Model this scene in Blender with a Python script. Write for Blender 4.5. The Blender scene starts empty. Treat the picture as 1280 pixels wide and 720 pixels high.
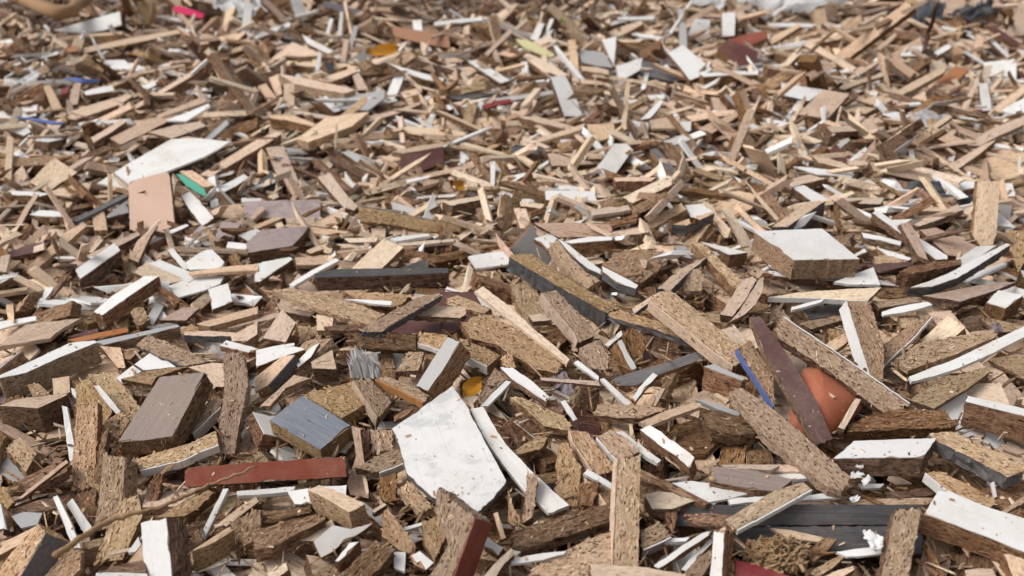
# A heap of broken chipboard and laminate offcuts under a bright overcast sky.
# Every offcut is a real slab standing on the heap: its outline (mm), thickness, position and axes in
# world space are stored below; the script grows each into a mesh with broken edges and, where the
# board is coated, a laminate part of its own.
import bpy, math, random
import numpy as np
from mathutils import Matrix, Vector, Euler, noise

# kind, face, side, thickness (0.1 mm), position (0.5 mm), turn (0.1 degree), outline (0.5 mm), coated edges, label, short name
BOARDS = [
(0,'c','',135,-839,1424,142,64,77,-503,[52,-10,19,19,-43,9,-28,-18],{},'stubby chipboard block with dark end, half buried at the left frame edge',''),
(0,'c','',120,-736,1438,144,68,344,-781,[-8,-20,77,-19,76,17,13,20,-81,19,-76,-17],{},'upright speckled chipboard strip reaching down beside the walnut plank',''),
(3,'w','',40,-778,1473,143,141,378,-676,[43,-5,54,-1,17,7,-55,3,-60,-5],{},'thin white laminate sliver against the upright speckled chipboard strip',''),
(0,'c','',160,-643,1303,147,272,314,-805,[1,-23,57,-25,59,17,11,25,-54,26,-74,-21],{},'upright chipboard strip standing behind the curved twig',''),
(0,'c','',80,-601,1232,138,65,-293,769,[-7,20,-62,15,-49,-23,22,-25,55,-3,41,16],{},'chipboard piece crossing under the curved twig, below the upright strip',''),
(0,'b','',80,-698,1399,135,10,400,-884,[13,-6,57,-4,44,9,-57,6,-57,-5],{},'narrow dark brown splinter between two upright chipboard strips',''),
(0,'c','',83,-556,1398,163,137,-62,240,[-69,-12,-4,-21,29,-14,60,-12,62,21,21,11,-26,13,-73,13],{0:'w',1:'w',2:'w'},'long chipboard strip with a white lower edge, behind the brick red strip',''),
(2,'r','k',140,-413,1310,183,520,-23,18,[-106,-18,12,-16,149,-15,148,16,6,15,-102,12,-107,7],{},'brick red laminated strip lying across the pile behind the twig','brick red strip'),
(2,'w','',180,-509,1131,167,463,347,-686,[43,-31,60,23,-44,30,-58,-22],{},'white faced block standing on end at the bottom frame edge, below the twig','white block on end'),
(3,'w','',40,-461,1246,150,91,-287,716,[-42,5,-44,-3,-2,-4,45,-3,42,5],{},'thin white strip leaning just right of the white block on end',''),
(0,'c','',60,-477,1191,137,74,-292,752,[-17,5,-13,-2,9,-10,21,7],{},'short chipboard chip at the foot of the leaning thin white strip',''),
(3,'w','',40,-686,1238,133,209,287,-515,[29,-6,49,-1,47,4,-9,5,-57,3,-58,-4],{},'longer of two parallel white strips crossed by the twig',''),
(3,'w','',40,-680,1264,131,243,260,-441,[32,-7,32,7,-34,6,-31,-6],{},'shorter, wider of two parallel white strips crossed by the twig',''),
(0,'b','',80,-681,1297,117,82,183,-653,[30,-10,46,8,-36,16,-40,-13],{},'',''),
(0,'c','',220,-715,1149,150,-68,-378,472,[-38,-36,6,-25,45,-13,46,19,-7,29,-52,26],{0:'k',1:'k'},'large chipboard offcut with black side in the bottom corner',''),
(4,'g','',20,-767,1272,121,96,29,-167,[4,-19,23,-5,15,17,-15,10,-28,-3],{},'',''),
(0,'b','',89,-776,1376,135,83,-57,342,[-24,-23,26,-16,36,-1,25,19,-12,13,-50,8],{},'',''),
(3,'p','',30,-764,1339,148,83,-126,562,[-43,-3,1,-4,45,-4,46,3,0,5,-49,2],{},'thin pinkish sliver lying diagonally beside the stubby block',''),
(0,'c','',60,-821,1313,133,137,147,-462,[-6,-11,29,-5,18,9,-10,7,-32,0],{},'',''),
(3,'w','',30,-806,1268,130,173,366,-624,[18,-7,25,5,-18,4,-25,-3],{},'',''),
(1,'f','',189,-435,1170,166,0,0,517,[-17,-5,5,-6,27,-4,29,6,-4,5,-41,3],{},'',''),
(0,'b','',92,-398,1202,160,36,-248,815,[-7,20,-30,-3,-17,-25,21,-16,31,-4,3,28],{},'',''),
(1,'f','',49,-422,1251,151,100,-112,477,[-31,-7,-5,-7,32,-6,35,5,2,8,-33,7],{},'',''),
(0,'c','',97,-507,1265,151,120,-91,365,[-34,-1,-10,-16,16,-12,45,1,39,10,-8,11,-48,8],{},'pale fibrous chipboard chip half under the twig tip',''),
(3,'w','',36,-389,1284,165,99,-10,60,[-41,-5,2,-6,45,-5,47,6,-9,5,-44,5],{},'thin white strip lying directly below the brick red strip',''),
(0,'b','',27,-551,1123,151,50,-6,69,[-20,-11,28,-14,22,12,-2,9,-28,3],{},'',''),
(3,'w','',31,-553,1102,153,50,2,-26,[-32,-12,41,-9,35,7,-5,8,-39,6],{},'',''),
(0,'c','',80,-651,1146,133,136,-212,561,[-17,-17,7,-20,27,0,20,21,-37,16],{},'',''),
(0,'b','',100,-582,1327,134,23,-349,859,[-25,-11,29,-7,28,8,-31,9],{},'',''),
(4,'w','',30,-566,1189,132,5,100,-874,[9,-2,4,13,-21,-1,7,-9],{},'',''),
(0,'b','',30,-757,1292,125,100,1,-6,[-14,-7,23,-4,24,3,-3,6,-30,2],{},'',''),
(1,'y','c',200,-267,1225,198,51,-62,-393,[-4,-10,48,-15,55,11,2,13,-46,9,-54,-8],{},'cream topped pale block with one dark broken end, below the brick red strip','cream topped block'),
(2,'w','',180,-246,1141,189,451,-115,280,[-35,-12,-18,-12,2,-7,21,-7,50,-1,18,5,-2,21,-36,13],{},'greyish white laminated face of a block under the cream topped block',''),
(1,'y','',140,-286,1184,167,77,-64,394,[-16,-11,5,-6,24,-4,26,8,-5,7,-34,6],{},'',''),
(2,'w','',124,-329,1265,171,121,90,-362,[6,-18,28,1,0,17,-12,6,-22,-7],{},'small white topped block tucked left of the cream topped block',''),
(4,'w','',30,-275,1288,164,194,50,-139,[-1,-7,16,-6,10,12,-26,1],{},'',''),
(0,'b','',132,-328,1168,181,87,-50,295,[-54,-11,-30,-19,15,-12,55,-8,50,7,7,18,-43,24],{},'',''),
(0,'b','',66,-352,1233,159,97,-25,144,[-43,-10,-22,-11,11,-8,46,-4,44,6,4,11,-41,16],{},'',''),
(1,'p','',80,-253,1356,167,38,298,-825,[-14,-2,33,-19,53,-13,63,16,17,13,-19,9,-64,6,-68,-9],{},'pinkish brown plank running down right of the brick red strip',''),
(0,'c','',76,-202,1338,185,138,-58,224,[-39,-3,-19,-17,10,-16,46,-11,49,8,18,18,-14,15,-51,6],{1:'w',2:'w'},'broken chipboard stick with white lower edge, tip on the marbled white board',''),
(2,'W','k',50,-100,1297,223,49,131,-692,[-111,-13,-84,-67,-42,-66,12,-70,70,-47,93,-26,121,7,104,38,80,68,-9,63,-92,61,-143,52],{},'big square white board with worn marbled surface in the front of the pile','marbled white board'),
(3,'w','',40,-3,1316,211,99,151,-562,[-55,-16,8,-19,70,-18,122,-9,128,25,46,12,-22,6,-72,10,-108,16,-116,-5],{},'long curved white strip bending along the marbled white board','curved white strip'),
(0,'c','',200,-92,1096,225,-293,-440,814,[38,26,17,9,-7,-7,-42,13,-70,33,-67,-16,-17,-32,29,-46,50,-9,69,27],{5:'r',6:'r'},'big chipboard stick with brick red side, propped in front of the marbled white board',''),
(0,'c','',120,-143,1240,184,169,187,-466,[18,-12,24,-3,25,8,-3,9,-30,11,-34,-13],{},'',''),
(0,'c','',100,-167,1157,185,184,241,-508,[-9,-20,24,-10,36,-1,31,13,-5,11,-39,8,-38,-1],{},'',''),
(1,'y','',61,-202,1231,174,113,-99,409,[-12,-3,12,-3,11,3,-12,3],{},'',''),
(0,'c','',120,-113,1149,187,3,300,-895,[14,-12,37,2,0,18,-31,8,-20,-17],{},'',''),
(2,'w','',50,-128,1099,184,261,154,-286,[-5,-9,14,-7,17,7,-8,10,-17,-1],{},'',''),
(4,'w','',40,-159,1108,176,39,247,-808,[9,-8,17,6,-12,10,-15,-7],{},'',''),
(2,'w','b',129,-231,1104,195,54,-84,570,[-22,2,-19,-2,2,-4,25,-3,15,7],{},'narrow white topped stick with dark side below the greyish white block',''),
(0,'b','',140,-197,1088,189,136,-148,466,[-43,2,-19,-16,12,-15,36,-10,30,21,-17,18],{},'',''),
(1,'y','',85,-327,1092,170,68,-73,467,[-16,-8,12,-7,17,5,-12,10],{},'',''),
(0,'b','',100,-247,1425,164,38,399,-841,[17,-6,19,5,-16,6,-20,-5],{},'',''),
(0,'c','',120,-221,1419,170,135,326,-660,[13,-21,23,11,-12,22,-24,-12],{},'',''),
(0,'b','',120,-198,1296,161,31,-299,839,[-27,11,-17,-17,28,-9,17,15],{},'',''),
(3,'w','',20,-144,1184,177,93,-37,217,[-16,-3,17,-3,18,3,-19,3],{},'',''),
(1,'y','',80,-16,1075,199,170,-186,461,[-23,-8,4,-4,24,-5,28,4,-1,6,-31,5],{},'pale splintered stick at the bottom frame edge, right of the red sided stick',''),
(2,'w','',60,-27,1129,184,142,143,-443,[-9,-9,16,-5,12,9,-19,5],{},'',''),
(1,'f','',80,-18,1181,180,92,287,-714,[22,-4,21,3,-1,3,-21,3,-21,-4],{},'',''),
(0,'c','',140,166,1161,229,107,-350,819,[-4,17,-86,15,-84,-20,25,-16,78,-15,71,18],{0:'f',5:'f'},'long speckled chipboard strip standing upright in the front centre','upright front strip'),
(0,'b','',88,70,1157,195,93,-38,220,[-77,-6,-54,-16,11,-17,81,-17,95,15,12,20,-67,21],{},'long dark fibrous chipboard bar passing behind the upright front strip',''),
(0,'c','',83,89,1100,186,184,-80,228,[-73,-5,6,-37,45,-26,70,20,30,20,-12,18,-65,11],{},'wide fibrous chipboard offcut left of the foot of the upright front strip',''),
(3,'w','',20,38,1098,192,147,-29,108,[-41,-4,2,-6,35,-2,39,2,5,5,-40,4],{},'thin curved white strip on the dark fibrous bar',''),
(1,'y','',77,167,1064,194,50,5,-55,[-57,-23,71,-10,69,3,10,11,-31,11,-62,9],{},'pale cream edged plank cut by the bottom frame edge, below the upright front strip',''),
(0,'c','',120,88,1300,199,23,379,-862,[-16,-15,51,-21,68,11,-1,21,-21,9,-40,4,-40,-10],{},'speckled chipboard strip standing right of the curved white strip',''),
(0,'b','',120,116,1236,195,175,-343,607,[-19,4,-14,-12,25,-9,9,17],{},'',''),
(0,'c','',100,124,1324,211,118,187,-570,[-30,-11,0,-13,21,-14,41,-13,48,17,6,19,-35,19,-51,-4],{0:'f',1:'f',2:'f',7:'f'},'slightly bent chipboard strip left of the upright front strip',''),
(3,'w','',30,137,1272,196,167,112,-330,[30,-5,25,5,-27,5,-28,-5],{},'',''),
(0,'c','',120,168,1332,220,140,144,-448,[2,-19,25,-21,33,17,1,20,-28,14,-32,-12],{0:'w',5:'w'},'chipboard strip with white edge running into the top of the upright front strip',''),
(3,'w','',40,204,1337,212,104,109,-458,[4,-8,41,-4,41,5,1,5,-39,6,-49,-5],{},'',''),
(2,'w','',180,247,1312,232,240,66,-525,[-13,-10,24,-7,53,-10,46,9,13,11,-17,10,-50,7,-57,-9],{},'white faced stick with squared end pointing down right, centre front',''),
(0,'b','',45,240,1234,209,101,65,-325,[-45,-14,-15,-6,22,-6,58,-4,61,5,5,9,-29,9,-56,8],{},'',''),
(4,'w','',20,297,1232,205,59,13,-122,[-30,-9,2,-25,29,-12,63,9,17,17,-26,16,-55,5],{},'flat greyish white sheet behind the dark grey grooved board',''),
(3,'w','',20,354,1213,201,100,-9,50,[-30,-5,-2,-3,31,-5,31,6,-30,7],{},'',''),
(2,'n','',64,355,1243,217,98,22,-126,[-53,-16,3,-19,47,-16,68,15,-13,22,-52,14],{},'flat brown wood grain plank above the greyish white sheet',''),
(3,'f','',36,367,1267,223,50,1,-10,[-34,-6,0,-4,30,-7,45,5,2,7,-44,5],{},'',''),
(2,'k','',120,409,1200,184,450,-2,2,[-174,-15,-29,-15,199,-15,203,14,-26,16,-173,15],{},'upper board of dark grey panel lying across the front right','dark grey panel'),
(2,'k','',120,449,1165,166,450,1,-1,[-110,-18,-28,-22,149,-19,155,21,-24,19,-142,18],{},'lower board of dark grey panel with white paper scrap on it',''),
(1,'y','',108,229,1210,205,100,6,-36,[-21,-20,9,-18,43,0,11,14,-10,15,-31,9],{},'',''),
(0,'c','',160,203,1139,195,263,-149,275,[-25,-7,-3,-10,20,-12,20,12,-12,17],{0:'w',1:'w'},'',''),
(3,'w','',30,233,1140,187,80,-6,43,[-19,-3,16,-4,23,3,-20,4],{},'',''),
(2,'w','',60,244,1110,198,150,-101,333,[-54,-4,-7,-4,41,-4,48,0,39,4,-9,5,-57,3],{},'pale white stick leaning left of the white ended post',''),
(2,'w','',50,262,1111,183,127,-129,447,[-32,-3,-3,-3,30,-3,35,2,3,5,-35,3],{},'',''),
(2,'w','',160,283,1083,208,-265,-540,792,[3,8,-35,9,-32,-9,-1,-8,33,-8,32,8],{},'white ended post standing at the bottom frame edge below the dark grey panel','white ended post'),
(0,'b','',71,297,1169,202,149,18,-69,[-38,-7,16,-14,54,1,23,8,-12,9,-42,4],{},'',''),
(1,'f','',50,333,1164,209,114,-98,402,[-29,-5,-7,-5,26,-4,30,2,6,5,-26,7],{},'',''),
(0,'c','',44,384,1189,215,104,-61,301,[-80,-10,-17,-10,28,-9,66,-8,66,7,21,17,-83,12],{0:'w',1:'w',2:'w'},'splintered chipboard stick with white lower edge lying on the dark grey panel',''),
(5,'R','',30,344,1078,178,245,50,-108,[-34,-12,10,-18,53,4,7,11,-35,14],{},'deep red plastic strip at the bottom frame edge right of the white ended post',''),
(0,'b','',140,235,1186,191,9,-350,884,[-13,8,-24,-2,0,-9,18,-5,20,7],{},'',''),
(0,'c','',100,263,1093,182,180,-176,430,[-19,-13,17,-8,27,4,1,9,-26,9],{},'',''),
(4,'w','',40,9,1124,182,161,-121,360,[-11,-5,11,-3,11,3,-10,5],{},'',''),
(0,'c','',60,2,1208,182,82,341,-756,[12,-10,27,2,10,8,-13,1,-36,0],{},'',''),
(0,'c','',80,27,1228,195,81,-373,768,[-5,6,-42,7,-30,-9,4,-9,37,-6,36,10],{},'',''),
(0,'c','',100,30,1362,198,123,-86,344,[-28,-5,13,-15,35,-1,23,9,-6,9,-37,2],{2:'r'},'',''),
(0,'c','',84,438,1324,236,70,121,-596,[-33,-28,35,-25,96,-17,119,-3,107,28,-3,26,-66,22,-126,10,-130,-13],{},'long chipboard strip running diagonally down right from the blue edged piece',''),
(2,'w','',163,573,1301,229,0,0,87,[-7,-19,59,-28,107,18,-27,30,-53,9,-80,-10],{},'cream white topped block with rough front, right of the diagonal chipboard strip','cream white block'),
(2,'w','',174,671,1167,205,53,78,-234,[-35,-31,25,-34,73,-38,73,35,26,32,-39,37,-53,30,-69,-31],{},'large cream white board at the right frame edge, front corner','large cream board'),
(0,'c','',90,687,1246,197,92,77,-395,[-17,-16,14,-13,45,-8,50,12,3,16,-41,13,-55,-3],{0:'w',6:'w'},'chipboard strip with white edge lying behind the large cream white board',''),
(0,'c','k',136,729,1312,223,98,70,-353,[-56,-14,1,-19,57,-28,76,4,73,16,15,18,-40,22,-56,9,-70,-7],{},'long chipboard bar with black underside pointing at the right frame edge',''),
(0,'c','',140,545,1109,206,155,-284,598,[-9,17,-63,13,-47,-21,11,-16,61,-13,47,20],{},'speckled chipboard strip standing against the dark grey panel',''),
(3,'f','',30,420,1162,178,195,46,-127,[-17,-9,25,-6,37,3,11,4,-12,5,-44,2],{},'',''),
(0,'b','',46,444,1135,176,117,-95,386,[-27,-8,1,-8,30,-5,23,5,1,10,-27,6],{},'',''),
(0,'c','',46,447,1106,170,127,-80,316,[-28,-7,0,-6,31,-2,30,3,1,6,-34,6],{},'',''),
(1,'y','',69,461,1095,166,140,-55,212,[-15,-9,20,-3,24,3,-1,5,-29,4],{},'',''),
(3,'w','',21,505,1126,177,100,-10,56,[-30,-6,0,-6,27,-5,33,0,23,7,-10,7,-43,4],{},'',''),
(0,'b','',60,603,1121,166,67,293,-764,[25,-7,26,5,1,4,-27,2,-26,-4],{},'',''),
(3,'w','',20,742,1256,189,48,-296,803,[-14,2,-11,-3,14,-2,11,3],{},'',''),
(1,'f','',80,649,1082,176,99,-11,60,[-26,-10,19,-13,21,6,4,8,-18,8],{},'',''),
(3,'w','',30,562,1311,183,57,139,-674,[20,-5,22,4,-20,5,-22,-4],{},'',''),
(3,'w','',20,560,1275,182,100,-2,13,[-16,-5,13,-4,22,4,-19,5],{},'',''),
(3,'f','',28,423,1280,213,50,-2,19,[-29,-8,18,-11,34,4,4,7,-27,8],{},'',''),
(3,'w','',30,436,1265,208,80,-3,20,[-43,-4,3,-7,41,-4,42,5,0,6,-42,5],{},'',''),
(3,'w','',20,467,1232,194,79,-11,82,[-32,-4,-2,-5,30,-6,31,5,2,6,-30,4],{},'',''),
(0,'b','',42,626,1273,170,99,-12,69,[-43,-6,28,-9,43,2,16,8,-44,5],{},'',''),
(0,'c','',29,559,1245,175,80,-2,18,[-83,-7,77,-8,91,5,-5,6,-80,5],{},'',''),
(0,'c','',33,763,1227,183,85,-54,321,[-25,-3,19,-6,34,4,1,3,-29,3],{},'',''),
(2,'n','',170,-610,1478,190,-116,-178,741,[-66,-5,-55,-59,19,-51,93,-39,81,55,-1,51,-70,48],{},'walnut brown wood grain plank with rough chipboard edge, front left','walnut plank'),
(0,'c','',120,-492,1504,199,23,299,-854,[-24,-17,36,-18,103,-18,106,13,65,15,-29,25,-63,18,-99,8,-95,-26],{},'tall speckled chipboard strip leaning right of the walnut plank',''),
(2,'w','c',243,-927,1733,151,36,-35,441,[-91,-4,-47,-21,23,-14,100,-13,98,-2,57,24,-2,15,-47,10,-91,5],{},'long white topped bar with chipboard front at the left frame edge','long white bar'),
(1,'f','',273,-874,1557,163,49,-11,130,[-34,-9,13,-25,34,-11,60,8,29,12,-8,14,-34,11,-59,-1],{},'thick broken chipboard block with pale top, left frame edge below the long white topped bar',''),
(2,'w','',156,-876,2030,151,-23,-67,643,[-84,-19,6,-17,94,-17,81,18,-16,23,-81,12],{},'white topped stick pointing up right, left of the small white cube',''),
(2,'w','',56,-670,2064,132,49,246,-784,[38,-18,22,29,-36,17,-25,-28],{},'small bright white cube end left of centre','small white cube'),
(4,'w','',20,-743,2137,127,43,-26,312,[-57,-34,0,-33,46,-22,66,11,8,46,-62,32],{},'',''),
(2,'g','',125,-788,1867,136,45,-21,249,[-73,-11,8,-9,82,-5,76,7,-7,8,-87,10],{},'long grey topped strip behind the long white topped bar',''),
(4,'f','',40,-1014,1903,126,33,-23,348,[-41,-30,9,-41,30,-21,54,-7,86,7,25,31,-20,50,-54,23,-88,-12],{},'thin beige board at the left frame edge, above the long white topped bar',''),
(4,'w','',20,-1091,1957,121,45,-22,256,[-40,-18,1,-10,38,-10,38,9,2,12,-39,18],{},'',''),
(2,'o','',75,-879,1887,123,46,-19,227,[-44,-12,4,-10,55,-9,54,10,-3,13,-67,8],{},'',''),
(3,'m','',30,-924,1918,114,44,-23,276,[-8,-10,23,-10,24,10,-1,9,-39,2],{},'',''),
(0,'c','k',53,-701,1782,143,106,57,-280,[0,-21,62,-19,97,18,-12,19,-75,21,-71,-17],{},'chipboard offcut with dark edge behind the walnut plank',''),
(4,'w','',20,-739,1740,128,81,-59,356,[-49,-20,-2,-7,54,-36,44,6,27,39,-17,19,-56,0],{},'',''),
(0,'c','k',39,-685,1672,153,75,-27,196,[-12,-31,-3,-8,27,-2,58,4,21,15,-24,13,-67,8],{},'',''),
(1,'f','',60,-573,1645,170,94,104,-474,[-8,-10,37,-17,48,3,-7,32,-24,16,-45,-24],{},'',''),
(0,'c','',55,-735,1591,150,135,149,-468,[-18,-17,39,-15,77,-14,52,20,-2,23,-59,19,-89,-16],{},'',''),
(3,'w','',30,-740,1562,164,178,179,-438,[-2,-5,41,-4,41,4,1,5,-38,4,-43,-3],{},'',''),
(3,'w','',30,-811,1599,148,182,174,-423,[-11,-6,27,-3,25,3,-16,5,-26,0],{},'',''),
(0,'c','',100,-774,1571,144,120,255,-636,[46,-35,62,0,28,31,-13,23,-64,3,-59,-21],{},'',''),
(1,'f','',80,-871,1662,133,115,224,-619,[19,-18,23,13,-16,18,-25,-13],{},'',''),
(0,'c','',80,-910,1645,134,212,136,-312,[7,-16,28,7,-11,11,-24,-2],{},'',''),
(1,'f','',60,-810,1784,128,136,148,-467,[30,-10,38,2,-18,19,-50,-11],{},'',''),
(0,'c','',53,-791,1801,127,94,-75,385,[-22,-1,-4,-21,35,2,-9,20],{},'',''),
(1,'f','k',86,-648,1889,127,40,2,-29,[-52,-9,0,-9,58,-6,56,6,-2,11,-60,8],{},'',''),
(1,'f','',79,-621,1961,129,43,-25,302,[-50,-13,3,-14,57,-14,67,16,-6,16,-71,11],{},'',''),
(4,'p','',35,-743,1993,123,135,-66,258,[7,-29,45,2,9,18,-16,10,-45,-2],{},'',''),
(1,'f','',114,-565,1864,140,86,-111,516,[-31,3,-13,-20,15,-22,43,9,10,13,-23,17],{},'',''),
(2,'w','',61,-544,1747,172,75,27,-193,[28,-11,43,5,2,8,-36,9,-37,-11],{},'',''),
(0,'c','',120,-545,1499,170,97,-153,571,[-41,-12,-7,-12,29,-11,46,-2,31,15,-6,13,-52,10],{0:'w',1:'w'},'',''),
(1,'f','',51,-467,1527,184,89,-122,535,[-21,-6,13,-6,21,3,-13,8],{},'',''),
(0,'c','',100,-711,1512,141,62,-243,751,[-24,9,-18,-19,14,-20,26,4,2,25],{},'',''),
(2,'u','c',162,-340,1425,201,136,85,-316,[-5,-35,53,-36,58,-2,61,31,4,35,-52,39,-58,3,-61,-34],{},'square blue grey topped chipboard block, front left','blue grey block'),
(0,'c','',69,-371,1872,202,57,69,-235,[-19,-28,85,-25,100,-20,103,25,34,28,-42,23,-115,12,-146,-16],{},'long flat speckled chipboard bar pointing right, left of centre','flat speckled bar'),
(0,'c','k',73,-211,1771,241,72,-69,437,[-80,-21,4,-15,82,-10,87,0,47,19,-32,16,-107,11],{},'dark sided chipboard bar lying across the dark reddish sheet',''),
(0,'c','',61,-278,1932,189,49,12,-134,[-21,-34,35,-29,48,-1,55,32,-24,22,-93,10],{},'',''),
(3,'w','',20,-292,1893,201,49,9,-104,[3,-8,40,-6,37,9,-15,6,-66,0],{},'',''),
(1,'f','',61,-137,1809,221,80,3,-21,[34,-23,44,-9,42,16,-3,18,-48,15,-68,-18],{},'',''),
(4,'m','',40,-154,1856,185,35,-36,456,[-93,0,-58,-58,10,-74,77,-64,123,20,71,73,-15,65,-114,38],{},'dark reddish brown sheet showing between chipboard bars near the centre',''),
(0,'b','',160,-245,1699,210,499,32,-27,[-51,-17,3,-16,61,-13,58,16,-4,16,-66,13],{},'dark brown fibrous bar left of the grey faced bar',''),
(3,'y','',40,26,1716,235,102,124,-502,[-31,-12,43,-9,87,-6,128,-6,122,7,71,8,19,7,-54,11,-98,9,-144,7,-143,-16],{},'long cream white strip lying along a chipboard slab in the centre','cream white strip'),
(0,'c','',95,-5,1681,218,107,91,-399,[-60,-40,-16,-21,27,-24,89,-23,121,-9,118,22,39,33,-26,38,-83,36,-102,10,-106,-21],{},'chipboard slab bordered by the long cream white strip',''),
(2,'g','b',200,-133,1579,228,-104,-337,535,[0,18,-53,17,-56,-16,0,-19,53,-17,55,17],{},'grey faced bar rising between chipboard pieces in the centre','grey faced bar'),
(0,'c','',98,-66,1651,211,71,71,-447,[-19,-23,9,-17,43,-13,35,27,-12,18,-57,8],{0:'w',1:'w'},'',''),
(0,'c','',80,-195,1547,197,102,63,-314,[-2,-8,52,-11,52,8,2,10,-47,8,-57,-8],{0:'A',5:'A'},'chipboard offcut with an orange yellow edge above the marbled white board',''),
(0,'c','',120,-246,1535,192,-12,199,-558,[52,-19,30,18,-4,13,-36,9,-41,-21],{4:'f'},'chipboard offcut with cream edge right of the blue grey block',''),
(0,'c','',149,-315,1532,184,106,57,-279,[-11,-28,39,-36,55,14,-1,49,-28,19,-54,-17],{},'broad rough chipboard offcut behind the blue grey block',''),
(0,'b','',140,-279,1620,185,296,-51,88,[23,-11,32,0,-11,22,-44,-11],{},'',''),
(0,'c','',78,-189,1633,203,65,-124,621,[-15,-25,33,-8,19,19,-37,13],{},'',''),
(0,'c','',51,-156,1708,211,108,53,-261,[-16,-22,33,-21,23,24,-8,16,-32,3],{0:'w'},'',''),
(1,'f','',194,-351,1615,211,236,-84,184,[-21,-6,20,-24,23,22,-21,8],{},'broken chipboard stub with splintered dark end left of the torn white tuft',''),
(1,'f','',120,-442,1600,198,4,-280,424,[-48,-5,-24,-17,15,-12,50,-7,35,16,-28,25],{1:'k',2:'k'},'',''),
(1,'f','',50,-412,1545,193,87,-110,514,[-41,-11,7,1,52,-15,39,14,-5,8,-52,3],{},'',''),
(2,'w','',50,-385,1642,211,138,-210,556,[-31,-4,-1,-9,35,-2,24,4,0,6,-26,6],{},'short lilac white stick tilted up left of the broken stub',''),
(2,'w','',120,-446,1664,201,136,-65,251,[-47,-18,1,-12,50,-11,34,9,1,16,-38,16],{},'',''),
(3,'w','',20,-461,1704,193,94,-34,196,[-37,-6,-2,-6,37,-4,38,3,0,7,-35,6],{},'',''),
(4,'p','',42,-477,1817,180,2,-180,894,[-43,-20,13,-31,52,5,9,18,-31,29],{},'pinkish square offcut left of the long flat speckled bar',''),
(1,'f','',80,-469,1929,166,126,61,-255,[-28,-17,7,-14,44,-7,46,16,40,6,1,1,-44,-1,-67,15],{},'',''),
(1,'f','',66,-386,1827,184,145,206,-537,[9,-22,24,5,-3,21,-31,-4],{},'',''),
(0,'b','',42,-343,1791,192,120,-3,16,[-25,-8,34,-9,30,11,-39,6],{},'',''),
(0,'c','',140,-40,1543,199,195,-83,682,[-48,-6,-8,-9,43,-17,52,13,4,11,-43,8],{},'',''),
(3,'w','',30,-27,1505,211,89,-121,532,[-34,-6,2,-6,38,-4,36,5,0,6,-42,5],{},'',''),
(0,'c','',120,-7,1616,214,40,196,-782,[12,-11,20,10,-19,10,-13,-10],{},'',''),
(2,'w','',60,24,1522,220,97,101,-458,[-25,-10,15,-8,57,-6,55,6,4,12,-46,10,-60,-5],{},'greyish white strip at the lower edge of the chipboard slab',''),
(0,'c','',62,-96,1887,198,70,38,-284,[-34,-19,9,-16,50,-12,52,11,8,18,-37,19,-47,-1],{},'',''),
(0,'b','',28,-191,1482,182,72,-69,436,[-23,-5,7,-6,24,-1,7,6,-14,7],{},'',''),
(0,'c','',160,116,1743,239,59,226,-544,[-24,-15,38,-16,58,-24,59,14,40,23,-16,19,-75,15,-80,-16],{0:'f',1:'f',7:'f'},'chipboard stick pointing down right beside the black sided beam',''),
(0,'c','',140,158,1610,228,102,240,-661,[22,-21,35,0,14,19,-10,16,-32,11,-28,-25],{},'',''),
(0,'c','k',173,103,1907,245,16,99,-439,[-28,-23,60,-20,138,-17,143,18,72,17,-18,17,-109,25,-127,6,-131,-23],{},'long chipboard beam with black side, centre of the pile','black sided beam'),
(0,'c','k',60,268,1712,238,85,52,-311,[-70,-18,-26,-11,31,-8,73,-8,113,-6,62,7,10,20,-31,18,-74,15,-87,-10],{},'dark edged chipboard bar continuing right of the black sided beam',''),
(0,'c','',140,349,1625,277,120,161,-524,[-42,-26,49,-22,99,-16,101,0,72,26,1,24,-57,23,-113,19,-111,-29],{0:'f',1:'f',8:'f'},'wide speckled chipboard bar with pale edge, right of centre','wide speckled bar'),
(1,'f','k',55,285,1827,239,56,-57,450,[-65,-7,-11,-4,17,-5,54,-5,55,5,4,8,-54,8],{},'',''),
(2,'k','',50,268,1585,212,185,-78,221,[-83,-6,-56,-17,-12,-11,42,-11,91,-9,101,9,55,10,0,10,-49,13,-90,12],{},'black flat strip in the dark hollow right of centre',''),
(3,'w','',30,135,1567,222,185,171,-414,[-1,-4,30,-3,25,5,-26,5,-28,-4],{},'upper of two thin white strips end to end in the dark hollow',''),
(3,'w','',30,180,1495,220,161,194,-489,[0,-5,35,-5,34,5,2,5,-34,4,-36,-3],{},'lower of two thin white strips end to end in the dark hollow',''),
(2,'w','',50,194,1675,227,176,-180,443,[-23,-5,18,-6,25,3,2,4,-22,4],{},'',''),
(2,'w','',140,213,1624,221,-83,375,-605,[2,-7,32,-6,29,7,-2,6,-32,5,-29,-6],{},'',''),
(0,'b','',100,238,1685,209,59,346,-797,[39,-8,44,1,-13,24,-36,2,-35,-19],{},'',''),
(2,'w','',50,231,1502,225,161,-194,490,[-36,-5,-2,-4,34,-5,35,4,1,6,-33,4],{},'short white strip standing in the dark hollow, right of the two thin strips',''),
(3,'f','',40,253,1478,220,147,-265,596,[-19,-2,0,-3,21,-4,18,4,1,4,-21,1],{},'',''),
(0,'c','',67,199,1433,219,80,-1,8,[-22,-17,18,-17,51,-1,62,7,5,16,-53,19,-61,-8],{},'',''),
(3,'f','',35,272,1415,228,72,-36,264,[-59,-9,-6,-7,47,-7,52,-1,45,8,-11,10,-68,6],{},'pale grey stick lying diagonally below the dark hollow',''),
(3,'g','',40,351,1440,223,125,64,-266,[-1,-6,34,-6,38,5,3,5,-32,2,-42,-1],{},'',''),
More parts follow.
